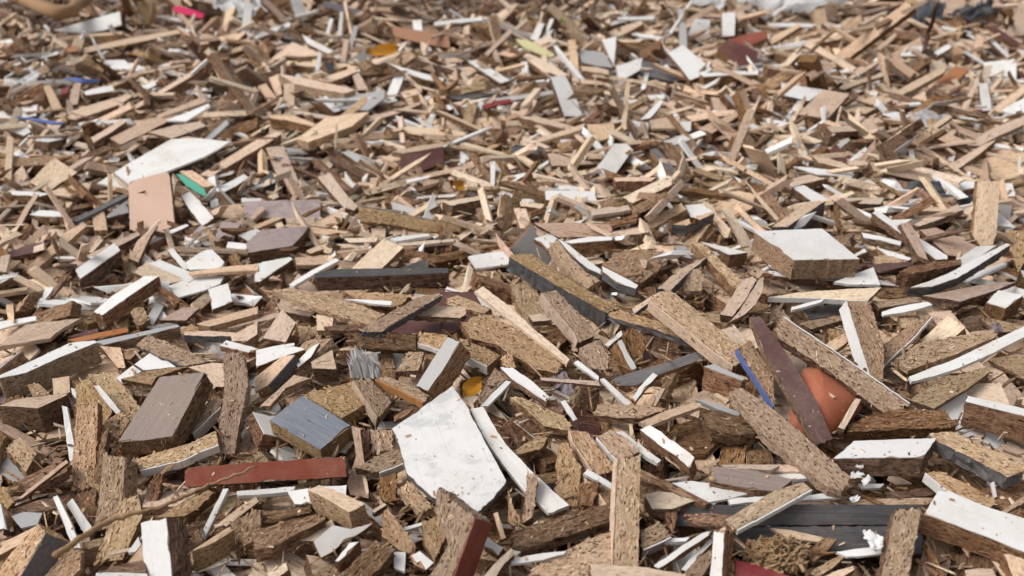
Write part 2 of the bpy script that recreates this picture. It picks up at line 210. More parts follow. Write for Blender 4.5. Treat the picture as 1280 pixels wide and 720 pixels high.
(0,'b','',116,363,1401,217,109,51,-248,[-22,-35,21,-21,61,5,16,22,-20,18,-56,11],{},'',''),
(0,'c','',70,431,1518,257,47,215,-773,[22,-13,86,-5,21,19,-23,12,-59,7,-46,-21],{0:'B',5:'B'},'chipboard piece with bright blue edge left of the maroon plank','blue edged piece'),
(2,'g','',237,377,1520,243,31,25,-386,[-2,-7,33,-6,36,4,3,7,-30,10,-40,-8],{},'grey topped chipboard block behind the diagonal chipboard strip',''),
(4,'y','',30,357,1460,229,108,105,-437,[14,-5,12,6,-13,4,-13,-5],{},'',''),
(1,'y','',61,56,1793,214,100,7,-39,[-13,-14,24,-7,12,14,-24,8],{},'',''),
(0,'b','',81,84,1767,195,143,-47,177,[-31,-3,-3,-42,35,-12,30,21,-1,22,-31,13],{},'',''),
(1,'f','',120,463,1827,248,5,-248,508,[-57,-13,-8,-16,50,-12,57,2,39,15,-19,12,-62,12],{},'pale stick leaning up, left of the square white topped block',''),
(1,'f','',80,481,1806,250,262,-128,566,[-51,-7,-5,-14,35,-10,78,3,68,9,10,7,-46,5,-90,8],{},'',''),
(2,'m','',80,472,1469,263,78,249,-719,[-62,-18,-1,-17,82,-17,131,-15,128,13,61,22,1,19,-69,16,-134,8,-137,-10],{},'maroon laminated plank slanting across the orange shard','maroon plank'),
(0,'c','',72,51,1449,206,94,75,-382,[-31,-10,22,-23,63,-5,59,7,34,17,-30,10,-50,8,-67,-4],{},'',''),
(3,'p','',30,103,1531,220,149,18,-68,[-50,-4,4,-4,55,-5,49,6,-4,5,-54,3],{},'',''),
(3,'w','',20,98,1454,207,120,221,-604,[1,-5,21,-4,21,4,2,5,-22,4,-23,-4],{},'',''),
(0,'c','',120,554,1489,272,349,251,-313,[-103,-16,-6,-12,94,-17,115,-15,132,23,4,23,-119,20,-118,-6],{4:'w',5:'w'},'long chipboard strip with white top edge, above the orange shard','white edged strip'),
(1,'p','',100,561,1408,231,150,-202,522,[-34,-5,-4,-5,37,-4,34,4,4,5,-37,5],{},'pale stick leaning on the right of the orange shard',''),
(0,'c','',140,668,1642,247,171,-204,842,[-7,24,-94,15,-104,-8,-16,-26,38,-21,98,-16,85,33],{0:'w',6:'w'},'chipboard slab with white left edge standing right of the long white edged strip',''),
(0,'c','',47,762,1701,224,97,-201,363,[-93,-12,-2,-12,68,-6,68,1,13,11,-54,17],{0:'w',1:'w'},'',''),
(3,'w','',30,815,1837,214,144,-41,155,[-62,-6,-6,-9,23,-8,54,-5,51,6,20,9,-22,9,-58,5],{},'curved white strip lying above the two white edged slabs',''),
(0,'c','',45,813,1882,206,98,-20,116,[-51,-12,6,-10,49,-8,53,8,-1,11,-56,11],{},'',''),
(0,'c','',74,831,1672,209,110,-49,236,[-126,-19,-64,-18,-1,-19,57,-15,113,-10,124,6,42,22,-35,35,-110,17],{},'dark flaky chipboard offcut above the long bright white strip','dark flaky offcut'),
(3,'w','',40,815,1576,240,144,-71,256,[-122,-1,-78,-9,-26,-14,58,-13,152,-8,175,13,66,9,-30,6,-75,9,-118,10],{},'long bright white strip running to the right frame edge','long bright strip'),
(0,'c','',43,769,1506,223,142,-74,268,[-64,-23,-23,-20,24,-16,90,-6,97,7,36,14,-21,19,-52,16,-86,10],{},'chipboard bar lying under the long bright white strip',''),
(2,'w','',231,818,1437,226,0,0,-288,[0,-12,49,-12,47,12,-2,12,-47,10,-47,-10],{},'white topped chipboard block at the right frame edge below the long bright white strip','white right block'),
(0,'b','',160,654,1406,217,249,-17,36,[-101,-13,-34,-15,66,-18,89,-12,76,5,76,17,-15,23,-59,13,-99,1],{},'dark fibrous bar right of the orange shard',''),
(1,'y','',55,667,1874,226,80,-4,29,[-32,-9,41,-22,68,-24,114,24,11,19,-67,13,-135,-1],{0:'w',1:'w',6:'w'},'',''),
(0,'c','',59,626,1772,216,95,-31,178,[-42,-13,0,-9,49,-7,45,8,-1,11,-51,11],{},'',''),
(1,'f','',51,629,1672,229,116,-95,387,[-36,-10,-5,-10,31,-7,43,5,4,10,-37,12],{},'',''),
(1,'p','',48,993,1933,209,63,36,267,[-74,-27,21,-18,133,1,94,12,-34,15,-141,16],{},'brown flat sheet with pale edge near the right frame edge',''),
(2,'w','',220,1044,1906,200,91,-41,239,[-22,-27,12,-18,50,-7,16,29,-14,17,-43,6],{},'small white topped block at the right, under the bent white strip',''),
(0,'c','',40,1037,1865,161,110,49,-240,[-11,-33,42,-4,42,14,-13,11,-61,11],{},'',''),
(0,'c','',30,956,1677,174,149,13,-48,[-32,3,-4,-19,23,-44,45,30,3,20,-36,10],{},'',''),
(3,'w','',30,605,1833,224,92,-39,226,[-40,-4,-6,-5,32,-4,45,3,6,5,-36,5],{},'',''),
(2,'k','',60,662,1891,187,195,-45,125,[-49,-24,36,-27,59,10,5,23,-52,18],{},'',''),
(2,'w','c',240,649,2022,277,79,47,-178,[-69,-33,-21,-77,47,-47,112,-20,70,31,26,84,-47,49,-118,13],{},'square white topped thick chipboard block standing proud, right of centre','square white block'),
(2,'w','',100,938,2159,238,56,106,-622,[-21,-13,91,-20,101,7,91,14,-13,11,-123,10,-125,-8],{},'white edged chipboard bar crossed by a pale stick, behind the square white block',''),
(1,'p','',80,917,2095,254,55,295,-790,[9,-11,55,-8,53,9,-4,13,-58,11,-55,-14],{},'pale stick with dark burn crossing a white edged bar at right',''),
(1,'p','',87,1049,2296,240,104,-60,299,[-73,-9,-1,-13,75,-10,86,11,0,12,-87,10],{},'light brown beam pointing up right at the dark plastic bag','light brown beam'),
(1,'p','',180,1051,2177,213,311,170,-259,[-8,-38,26,-24,59,-3,66,22,2,23,-57,23,-88,-3],{},'',''),
(1,'f','',80,1169,2297,234,135,-486,723,[21,28,-49,29,-71,12,-96,-16,-36,-28,33,-28,104,-26,94,29],{},'upright beige board standing near the right frame edge','upright beige board'),
(2,'w','',59,1167,2555,227,39,-7,100,[-3,-46,77,-26,107,10,35,26,-32,42,-72,14,-112,-20],{},'flat bright white board behind the dark plastic bag',''),
(2,'w','',59,1355,2581,206,17,-36,654,[-58,15,-39,-22,57,-12,40,19],{},'',''),
(2,'g','',60,1264,2391,200,157,-427,674,[-41,12,-31,-17,41,-16,31,20],{},'',''),
(2,'w','k',104,981,1983,238,66,-45,338,[-118,-10,-41,-19,63,-11,177,0,174,9,60,7,-45,3,-108,7,-162,14],{},'bent white topped strip with dark side reaching up to the right frame edge','bent white strip'),
(3,'w','',40,1067,2048,202,87,-50,298,[-68,-8,0,-7,69,-5,69,4,-2,8,-68,8],{},'',''),
(0,'b','',169,915,1987,241,82,46,293,[-70,-13,7,-13,88,-11,107,8,24,13,-57,15,-98,1],{},'thick brown chipboard block behind the bent white strip',''),
(0,'c','',160,1188,2158,211,-140,-330,786,[-8,14,-68,4,-27,-18,52,-25,51,24],{},'',''),
(4,'w','',30,755,1972,219,111,-46,220,[-28,-12,29,-36,57,22,0,17,-58,10],{},'',''),
(1,'f','k',240,696,2269,256,27,-29,470,[-84,-17,22,-14,119,-12,78,21,-27,13,-109,9],{},'dark sided beige beam just behind the square white block',''),
(2,'w','',80,794,2505,224,38,70,-612,[39,-30,50,17,4,16,-42,16,-52,-18],{},'',''),
(1,'y','',116,890,2425,233,80,-2,15,[-62,-11,-7,-17,56,-19,78,15,4,17,-70,15],{},'',''),
(3,'w','',20,882,2655,234,46,20,-233,[-23,-25,19,-15,66,-10,70,15,9,19,-46,14,-95,2],{},'',''),
(1,'f','',62,926,2718,237,45,40,-420,[-45,-26,42,-17,100,2,19,17,-38,22,-78,2],{},'',''),
(1,'p','',94,828,2641,222,91,-43,250,[-82,-20,47,-24,75,1,35,14,-12,16,-63,13],{},'',''),
(1,'f','',80,804,2799,240,93,287,-712,[42,-24,44,14,3,13,-38,14,-51,-17],{},'',''),
(2,'w','',60,1166,2787,232,33,-298,834,[-36,7,-30,-8,34,-7,31,8],{},'',''),
(3,'w','',40,1007,2783,242,107,-106,442,[-47,-6,36,-11,57,9,-46,8],{},'',''),
(4,'w','',30,1307,2722,207,52,85,-584,[18,-14,25,12,-43,2],{},'',''),
(1,'f','',131,1333,2780,244,108,-90,393,[-108,-16,25,-13,134,-2,97,7,-21,11,-127,13],{},'long beige bar pointing to the upper right frame edge',''),
(2,'w','',60,793,2087,229,80,-60,365,[-19,-4,19,-6,23,6,-23,4],{},'',''),
(2,'w','',78,855,2134,244,52,30,-298,[-37,-13,-2,-9,46,-10,42,10,-2,13,-47,9],{},'',''),
(2,'w','',77,868,2075,230,44,40,-421,[-10,-15,33,-6,36,9,-12,9,-47,3],{},'',''),
(0,'c','',52,853,2061,229,77,-23,164,[-47,-14,24,-25,41,7,14,15,-31,17],{},'',''),
(2,'m','',100,862,2035,222,349,-31,45,[-45,-14,12,-6,69,-1,51,4,-11,9,-76,8],{},'',''),
(2,'w','',180,295,2747,242,279,-241,548,[-88,-28,-9,-27,65,-27,70,0,48,28,-13,27,-74,27],{},'white faced block tilted up in the middle distance, centre right','tilted white block'),
(2,'w','',50,82,2179,226,7,140,-870,[38,1,0,25,-21,13,-14,-10,-3,-30],{},'lilac white square end of an angular white sheet, centre',''),
(2,'w','k',80,152,2032,242,79,116,-552,[-16,-11,41,-10,71,0,61,10,-18,6,-54,6,-85,-1],{},'long angular white laminate lying beside a chipboard stick, centre','angular white laminate'),
(2,'w','k',90,227,1917,242,68,74,-473,[-42,-6,3,-13,14,-10,48,-1,43,12,-8,11,-58,8],{},'white topped black sided piece following the angular white laminate',''),
(0,'c','',140,137,2021,228,94,178,-616,[-4,-25,47,-21,76,-8,67,29,-12,23,-90,15,-85,-14],{},'chipboard stick held between the white laminates in the centre',''),
(0,'c','',160,273,2011,234,195,-105,272,[-50,3,-32,-41,-17,-50,42,-35,75,5,43,31,3,51,-64,37],{},'rough torn chipboard slab with fibrous face, centre',''),
(2,'w','',131,183,2141,239,29,-7,125,[-48,-9,0,-9,48,-11,59,6,3,17,-63,5],{},'',''),
(1,'p','',80,168,2195,243,500,23,-19,[-58,-21,4,-17,61,-12,70,4,64,18,-26,18,-116,11],{},'pinkish brown plank lying level across the middle','level pinkish plank'),
(2,'w','',65,154,2471,229,120,7,-35,[-64,-25,4,-24,68,-22,63,25,-2,25,-69,22],{},'small white box shaped offcut with two steps in the middle distance',''),
(3,'w','',30,145,2613,202,80,8,-60,[-51,-11,-5,-13,56,-11,55,11,-1,14,-54,11],{},'',''),
(1,'y','',75,360,2420,269,107,-91,398,[-88,-14,-20,-18,48,-22,78,2,75,14,-5,18,-87,20],{},'yellowish chipboard stick resting beside the tilted white block',''),
(1,'f','',123,322,2487,271,30,-2,29,[-52,-15,42,-17,58,8,5,13,-54,11],{},'',''),
(2,'k','',80,447,2736,226,83,182,-649,[-3,-11,84,-8,85,8,6,10,-87,12,-85,-11],{},'',''),
(0,'b','',100,478,2765,231,74,208,-698,[3,-17,90,-15,84,11,2,21,-80,21,-99,-21],{},'',''),
(3,'y','',45,244,2317,248,76,-24,171,[-53,-13,-1,-15,48,-14,53,11,1,17,-47,13],{},'',''),
(1,'p','',102,615,2989,173,60,-6,54,[-85,-22,-10,-23,82,-23,93,18,3,25,-83,24],{},'',''),
(4,'w','',30,466,2327,242,73,-131,604,[-38,4,-17,-14,12,-30,36,1,7,39],{},'',''),
(1,'f','k',125,448,2263,246,41,-29,348,[-46,-13,3,-9,58,-3,59,6,-5,10,-70,10],{},'',''),
(4,'f','',20,570,2407,232,59,-81,536,[-85,-9,-42,-32,7,-48,76,-22,69,15,41,48,-65,47],{},'',''),
(1,'f','k',100,361,1916,257,39,-46,495,[-79,-18,26,-6,57,-6,96,-2,19,13,-33,12,-86,7],{},'',''),
(0,'c','',100,379,1909,244,44,-277,807,[-31,17,-25,-23,33,-17,23,22],{},'',''),
(0,'c','',140,446,1959,255,78,163,-639,[-19,-11,60,-13,78,-5,57,16,-8,13,-76,12,-91,-12],{},'',''),
(2,'w','',144,476,2081,243,33,22,-337,[-21,-8,27,-20,56,13,-5,10,-57,5],{},'',''),
(1,'y','',80,52,2489,199,97,24,-138,[-27,-15,31,-14,32,10,-2,10,-34,9],{},'',''),
(1,'f','',135,28,2388,200,36,176,-782,[43,-15,36,15,-36,16,-43,-16],{},'',''),
(1,'f','',60,217,2859,217,79,11,-80,[-18,-26,52,-16,57,20,-16,15,-75,7],{},'',''),
(1,'f','',60,163,2838,209,73,33,-241,[-27,-52,26,-25,86,14,-15,46,-70,18],{},'',''),
(2,'k','',80,51,2959,203,35,19,-279,[-37,-45,55,-16,62,14,-8,26,-72,21],{},'',''),
(2,'w','',51,30,2749,191,34,-21,310,[-45,-11,0,-9,32,-13,35,6,7,13,-30,14],{},'',''),
(1,'f','',50,114,2762,190,79,-116,555,[-42,-10,41,-6,50,4,2,5,-50,7],{},'',''),
(3,'w','',40,86,2831,194,88,-109,506,[-38,-8,33,-7,39,3,2,5,-37,6],{},'',''),
(2,'g','',60,380,2049,250,67,189,-701,[12,-15,29,9,-18,14,-22,-9],{},'',''),
(1,'f','',177,-727,3017,137,66,146,-655,[-5,-28,104,-29,119,25,7,27,-108,30,-117,-25],{},'pale square sawn stick with dark end, upper left of centre','square sawn stick'),
(1,'y','',140,-485,2672,165,154,200,-512,[46,-23,81,-5,74,13,21,10,-33,12,-92,16,-98,-22],{},'pale cream stick leaning toward the grey topped long bar',''),
(2,'q','',160,-635,2573,153,400,3,-3,[-101,-25,-1,-28,110,-29,105,32,-7,28,-107,24],{},'mottled lilac brown faced block, left of centre in the middle distance','mottled lilac block'),
(2,'q','',174,-596,2322,164,168,-65,205,[-74,-23,-24,-29,35,-37,64,-9,92,23,-23,54,-69,20],{},'lilac brown slab lying just in front of the mottled lilac block',''),
(1,'p','',120,-488,2461,160,354,-199,256,[-52,-11,-12,-14,32,-20,44,0,45,16,-3,15,-54,15],{},'',''),
(0,'c','',140,-248,2387,190,547,66,-46,[-141,-20,-68,-16,37,-23,133,-9,166,11,104,8,0,11,-79,19,-152,20],{5:'g',6:'g',7:'g'},'long chipboard bar with grey top edge left of the centre',''),
(1,'y','',80,-318,2195,176,193,-162,384,[-27,-37,19,-25,61,-15,42,39,-17,28,-78,10],{},'cream faced plank leaning up in the middle, behind the dark long plank',''),
(2,'k','',176,-320,2091,180,80,-3,22,[-128,-20,53,-17,173,-11,173,10,52,14,-78,16,-109,11,-135,-3],{},'long plank with bluish black top and brown front, centre left','bluish black plank'),
(2,'m','',200,-283,2998,155,604,-179,99,[-82,-27,-11,-29,62,-29,77,17,11,28,-57,40],{},'dark brown box like block in the middle distance','brown box block'),
(1,'f','',86,-294,3069,175,55,-23,227,[-58,-16,1,-17,75,-13,80,15,-6,21,-91,11],{},'',''),
(1,'f','',50,-229,2890,150,129,-56,230,[-121,-11,7,-11,120,-11,124,10,-4,12,-126,10],{},'',''),
(2,'w','',60,-54,2708,197,1,-450,898,[-56,6,-52,-3,2,-5,54,-6,53,9],{},'',''),
(4,'f','',40,-21,2720,193,77,-22,158,[-29,-11,23,-18,32,14,-25,14],{},'',''),
(2,'g','',140,-453,2993,141,241,61,-515,[-2,-10,124,-12,130,9,8,11,-115,12,-145,-11],{},'',''),
(0,'b','',120,-514,3033,125,198,156,-367,[-77,-17,4,-15,93,-15,121,11,27,15,-64,16,-104,5],{},'',''),
(1,'y','',167,-113,2532,197,28,-11,215,[-57,-18,7,-12,64,-8,67,10,-6,15,-75,13],{},'white topped brown block lying level right of the grey topped long bar',''),
(0,'c','',140,-215,2720,175,283,105,-186,[-31,-24,60,-15,27,20,-10,14,-47,5],{},'',''),
(0,'b','',100,-315,2637,158,110,47,-228,[-29,-27,30,-29,62,19,-4,20,-60,17],{},'',''),
(4,'w','',30,-51,2169,178,120,-6,30,[-35,-32,7,-27,51,-19,39,32,-9,29,-53,17],{},'',''),
(0,'b','',140,-218,2233,154,250,-2,4,[33,-20,62,-1,11,17,-42,32,-64,-29],{},'',''),
(2,'k','',80,-227,2164,166,244,-57,124,[26,-17,27,14,-9,6,-43,-3],{},'',''),
(3,'w','',40,-465,2139,160,79,-90,484,[-69,-8,-1,-6,70,-8,71,6,0,10,-71,6],{},'thin white sliver lying diagonally left of the bluish black long plank',''),
(2,'w','',80,-580,2194,145,65,-101,572,[-63,-6,-57,-16,-3,-17,53,-19,57,-7,23,20,-10,45],{},'',''),
(1,'f','',57,-481,2238,145,60,-1,9,[-44,-20,-1,-19,48,-12,53,14,-2,19,-54,19],{},'',''),
(3,'w','',40,-256,2333,169,58,-15,147,[-40,-13,1,-10,49,-6,46,8,-5,12,-51,9],{},'',''),
(3,'y','',40,-214,2309,165,59,-10,98,[-62,-7,-3,-10,69,-7,70,8,-1,9,-72,7],{},'',''),
(3,'k','',40,-474,2405,143,79,-12,89,[-36,-11,0,-11,36,-12,41,11,0,12,-41,10],{},'',''),
(1,'y','',59,-487,2321,144,62,-51,394,[-31,-9,-4,-10,26,-11,37,8,4,12,-32,11],{},'',''),
(3,'y','',41,-411,2327,147,60,2,-17,[-43,-12,-3,-7,49,-8,51,7,-1,10,-52,10],{},'',''),
(1,'f','',120,-344,2381,159,399,33,-40,[-14,-18,18,-15,17,19,-21,14],{},'',''),
(2,'k','',160,-745,2847,124,98,-285,702,[-52,3,-2,-40,67,7,-13,29],{},'',''),
(2,'E','',100,-1008,2615,167,58,417,-813,[20,-57,89,-52,98,-24,104,19,92,71,8,62,-66,53,-80,48,-83,37,-67,-41,-63,-55,-53,-61],{},'pinkish beige board with rounded corner standing up at left','pinkish beige board'),
(4,'w','',30,-1059,2972,176,31,-51,583,[-224,-68,-92,-70,56,-84,119,-78,187,-65,155,38,102,112,46,102,-104,74,-245,39],{},'big flat white sheet behind the pinkish beige board','big white sheet'),
(5,'G','',20,-933,2758,161,147,137,-422,[-12,-13,40,-10,80,-2,42,13,-13,11,-61,6,-77,-5],{},'turquoise green plastic strip right of the pinkish beige board','turquoise strip'),
(1,'f','',139,-940,2842,152,89,80,-417,[56,-19,69,9,7,11,-56,14,-75,-16],{},'',''),
(2,'w','',140,-885,2627,137,155,199,-508,[9,-19,74,-18,65,21,-7,19,-71,12,-70,-16],{},'pale whitish stick below the turquoise strip',''),
(2,'w','',182,-1029,2268,132,23,-77,732,[-89,-13,-17,-18,58,-25,85,12,15,19,-53,25],{},'white topped brown block below the pinkish beige board, left side','brown side block'),
(2,'w','',181,-917,2459,126,30,-40,538,[-64,-12,1,-10,65,-7,66,6,-1,13,-67,11],{},'',''),
(4,'w','',30,-754,2239,148,128,57,-235,[-7,-47,57,-13,51,12,-7,41,-26,33,-32,1,-36,-28],{},'pale lilac white sheet with angled corners, left of the lilac slab',''),
(4,'g','',40,-826,2448,121,1,-140,898,[-53,-6,-31,-37,43,-37,54,15,16,27,-29,38],{},'',''),
(2,'q','',148,-742,2409,151,13,139,-848,[53,20,-36,30,-52,-20,35,-30],{},'',''),
(3,'f','',39,-691,2177,148,49,-9,109,[-72,-9,2,-11,81,-17,80,16,-9,16,-82,5],{},'thin pale batten lying level in front of the lilac white sheet',''),
(1,'f','',73,-1167,2371,134,37,-114,718,[-97,-18,6,-16,94,-14,105,2,54,21,-32,15,-130,9],{},'long beige stick slanting up right near the left frame edge','slanting beige stick'),
(1,'y','',80,-1343,2786,183,13,250,-869,[75,-2,34,31,-5,66,-38,25,-73,-18,-25,-41,31,-62],{},'yellowish square board left of the big white sheet',''),
(2,'w','',122,-1370,2667,165,39,7,-98,[-40,-16,46,-15,62,10,-3,13,-64,8],{},'',''),
(1,'p','',60,-1332,2566,155,7,-200,881,[-68,-8,0,-7,65,-9,73,7,3,9,-73,7],{},'',''),
(2,'g','',103,-1093,2590,142,37,-114,718,[-39,3,2,-35,59,8,14,12,-36,12],{},'',''),
(4,'f','',30,-1269,2713,161,69,-40,301,[-47,-5,-10,-41,43,-26,63,24,2,27,-51,20],{},'',''),
(2,'w','',97,-1272,2560,144,60,5,-43,[-4,-17,46,-13,42,18,-34,20,-51,-8],{},'',''),
(1,'f','',60,-956,2377,130,31,-198,810,[-64,-17,16,-10,85,-5,16,18,-54,14],{},'',''),
(2,'m','',113,-1250,2339,125,47,-37,380,[-58,-8,-15,-16,36,-28,72,8,17,29,-52,14],{},'',''),
(3,'k','',40,-1137,2587,153,55,-84,567,[-80,-7,-4,-10,86,-11,88,11,-1,11,-89,7],{},'',''),
(1,'f','',80,-1126,2537,132,76,164,-648,[33,-18,46,15,-39,18,-41,-15],{},'',''),
(1,'f','',66,-1101,2431,114,88,158,-603,[22,-19,33,13,-21,19,-34,-12],{},'',''),
(1,'f','b',77,-1055,2364,118,46,-65,546,[-117,-14,-7,-15,108,-11,116,9,2,15,-103,16],{},'',''),
(1,'f','',211,-857,3084,159,25,-55,656,[-202,-22,-54,-21,79,-23,170,-17,180,11,93,28,-66,25,-200,19],{},'long beige beam with brown side right of the big white sheet',''),
(2,'w','',68,-824,2805,149,50,-87,596,[-54,-13,-11,-18,47,-15,56,11,8,15,-46,20],{},'',''),
(1,'p','',160,-784,2644,126,449,-30,30,[-36,-24,38,-23,43,16,-3,17,-43,15],{},'',''),
(2,'w','',60,-830,2277,133,146,166,-477,[44,-9,50,5,0,6,-46,6,-47,-8],{},'',''),
(1,'y','',58,-849,2184,134,87,49,-291,[43,-27,76,13,5,17,-66,22,-58,-26],{},'',''),
(3,'w','',30,-821,2202,135,51,31,-316,[-2,-20,73,-20,77,18,4,18,-68,20,-84,-16],{},'',''),
(1,'f','',73,-1702,4503,232,46,-39,399,[-217,-36,-5,-40,215,-33,230,27,3,50,-227,32],{},'long pale batten lying almost level in the upper left','long pale batten'),
(1,'f','',111,-1208,3339,192,24,-55,668,[-224,-26,-117,-32,35,-31,241,-17,233,14,23,45,-191,46],{},'long beige plank pointing up right above the big white sheet','long beige plank'),
(4,'w','',30,-1615,4168,191,87,49,-292,[-37,-43,34,-22,112,-7,100,27,-67,49,-141,-3],{},'chipped white laminate scrap in the upper left',''),
(4,'w','',30,-1944,4722,262,239,-76,167,[-52,-51,37,-53,117,-34,118,73,-38,46,-183,20],{},'bluish white torn sheet under the brush in the upper left',''),
(5,'H','',50,-1645,5162,250,232,96,-213,[-49,-28,103,-21,93,15,13,22,-73,23,-86,-10],{},'bright pink strip at the top, left of the white plastic bags','pink strip'),
(1,'f','',77,-1503,3577,180,36,-48,532,[-132,-50,49,-46,130,-8,136,28,-20,37,-163,39],{},'',''),
(1,'f','',141,-1350,3230,186,11,-49,777,[-102,-15,-6,-21,92,-15,105,15,4,15,-92,21],{},'',''),
(5,'B','',30,-1645,3798,223,78,19,-133,[1,-23,36,-10,65,14,-16,16,-87,3],{},'blue plastic strip beside a red blob in the upper left',''),
(5,'B','',30,-1590,3287,206,76,25,-181,[-18,-5,51,-10,88,7,-13,8,-107,0],{},'long thin blue strip near the left frame edge','thin blue strip'),
(5,'R','',100,-1682,3706,204,18,-199,847,[-23,1,-9,-17,33,-3,-1,19],{},'small bright red scrap in the upper left',''),
(1,'f','',60,-1705,3648,195,136,212,-561,[71,-21,82,13,2,12,-75,9,-80,-14],{},'',''),
(1,'f','',60,-1633,3676,198,18,300,-864,[58,-18,53,20,-59,12,-52,-14],{},'',''),
(2,'w','',80,-1558,3717,200,89,-46,269,[-49,-20,0,-27,51,-29,53,28,1,30,-56,18],{},'',''),
(2,'w','',58,-1399,3838,194,43,-90,645,[-39,-18,28,-18,49,13,-38,23],{},'',''),
(4,'w','',30,-1104,3365,211,59,-81,540,[-56,-38,67,-13,84,12,-3,15,-91,24],{},'white wedge shaped sliver below the long beige plank',''),
(1,'p','',73,-1114,3252,187,71,-38,281,[-41,-66,84,-20,75,27,-18,35,-100,24],{},'',''),
(0,'b','',140,-931,3298,173,365,-177,224,[-67,-19,57,-26,73,13,6,20,-69,12],{},'',''),
(0,'c','',300,-1775,4906,288,80,-393,775,[-66,-44,-15,-42,69,-25,74,22,9,36,-70,54],{},'stubby brown log end standing at the top left of centre','brown log end'),
(2,'o','',40,-1852,4223,252,122,160,-518,[14,-22,31,16,-23,26,-22,-20],{},'',''),
(2,'o','',120,-417,4529,246,388,106,-129,[-109,-30,-40,-35,62,-31,155,-23,125,40,22,33,-79,26,-136,21],{},'orange rusty brown board in the upper middle','rusty orange board'),
(2,'w','',68,-833,4403,220,94,105,-477,[-82,-26,38,-16,179,-6,166,13,2,18,-126,9,-177,8],{},'white curved batten leaning in a cluster of upright white strips',''),
(2,'w','',50,-370,3876,228,97,71,-359,[-26,-25,63,-21,131,-6,114,28,3,13,-115,5,-170,7],{},'',''),
(2,'w','',50,-443,3744,211,128,-382,698,[1,19,-61,17,-63,-17,-3,-19,64,-19,62,19],{},'bright white strip hanging down below a white batten, upper middle','hanging white strip'),
(2,'w','',60,-92,3924,226,139,145,-452,[-6,-20,92,-22,106,18,11,19,-97,20,-106,-15],{},'bright white plank pointing down right in the upper middle',''),
(3,'w','',40,-792,4649,247,40,-549,851,[-103,-8,-3,-10,95,-8,96,7,16,8,-102,10],{},'tall thin white strip standing upright at the top',''),
(3,'w','',40,-848,4675,246,107,-491,760,[-71,-8,-2,-7,61,-9,64,6,11,10,-63,8],{},'',''),
(3,'w','',40,-1088,4598,261,79,-91,489,[-111,-13,-13,-24,83,-23,112,15,13,23,-83,23],{},'',''),
(2,'g','',50,-730,4601,220,152,-482,700,[-69,-9,-2,-13,71,-10,68,11,3,11,-71,10],{},'',''),
(1,'p','',60,-70,4368,240,96,-176,607,[-148,-12,-2,-11,130,-14,155,11,4,12,-140,13],{},'',''),
(3,'w','',40,-238,4730,279,76,-26,189,[-126,-23,-1,-21,117,-25,131,20,4,29,-125,22],{},'',''),
(1,'f','',62,-950,4246,222,37,-71,627,[-6,6,15,-62,73,-138,141,86,39,63,-58,39,-203,6],{},'triangular beige board in the upper left of centre','triangular beige board'),
(1,'f','',217,-719,3668,236,51,32,-322,[-74,-41,38,-34,141,-21,156,29,39,31,-85,25,-214,11],{},'long beige plank with brown side, upper left of centre',''),
(1,'f','',108,-660,3802,240,70,-72,457,[-69,-28,-4,-30,74,-20,79,23,2,27,-84,29],{},'',''),
(1,'f','b',168,-431,3484,182,44,-41,428,[-151,-22,27,-27,126,-10,147,18,44,3,-47,15,-145,23],{},'beige beam with brown side pointing up right, upper centre',''),
(4,'g','',30,-546,3565,205,79,-61,375,[-110,-8,-29,-92,73,-38,113,25,21,47,-68,67],{},'',''),
(1,'y','',76,-272,3270,170,97,26,-148,[-73,-30,27,-31,137,-20,107,29,6,30,-91,23,-112,-1],{},'',''),
(5,'R','',40,-51,3421,229,136,-64,250,[-50,-14,-3,-11,51,-14,55,10,2,18,-54,11],{},'thin red strip in the upper centre','thin red strip'),
(3,'k','',30,-153,3613,205,58,-14,130,[-31,-34,24,-21,85,12,2,23,-80,20],{},'',''),
(1,'f','',80,-888,3608,213,141,208,-547,[60,-19,71,9,4,14,-67,14,-69,-19],{},'',''),
(1,'f','',80,-882,3694,226,92,265,-700,[59,-11,53,14,-62,17,-50,-20],{},'',''),
(1,'f','',67,-812,3581,211,43,277,-807,[73,-19,78,18,-75,20,-76,-19],{},'short upright beige stick, upper left of centre',''),
(2,'w','',84,-654,3518,199,105,147,-537,[52,-11,57,12,-61,16,-48,-17],{},'',''),
(1,'f','',167,-767,3374,184,72,34,-252,[-74,-20,-14,-10,99,-16,101,7,-12,35,-100,3],{},'',''),
(1,'f','',134,-608,3296,183,30,-52,602,[-152,-17,-60,-35,30,-57,167,-27,109,29,50,71,-144,36],{},'',''),
(1,'f','',74,-167,3302,198,55,58,-460,[-25,-8,95,-7,165,2,15,10,-108,9,-142,-6],{},'',''),
(1,'f','',60,-584,3780,221,86,203,-666,[54,-20,60,19,-60,15,-55,-14],{},'',''),
(2,'w','',120,191,3500,236,60,430,-636,[-1,-31,79,-35,93,31,-1,33,-84,29,-85,-28],{},'bright white block standing up in the upper middle, right of centre','white standing block'),
(1,'y','',111,123,4100,214,84,113,-530,[-17,-28,119,-41,135,31,12,33,-108,19,-141,-14],{},'pale white slab behind the bright white standing block',''),
(5,'Y','',30,102,4313,238,150,134,-410,[-44,-27,23,-24,92,-13,97,17,13,25,-69,27,-112,-4],{},'yellowish green strip above the pale white slab','yellow green strip'),
(2,'w','',60,116,4599,253,166,-369,636,[-51,-18,54,-14,49,15,-51,17],{},'',''),
(2,'w','',60,53,4076,194,33,399,-848,[46,-15,46,15,-47,12,-46,-12],{},'',''),
(2,'w','',80,704,3941,253,72,208,-704,[0,-48,101,-48,90,9,66,65,-34,46,-130,28,-93,-53],{},'lilac white plank sloping down right in the upper right of centre',''),
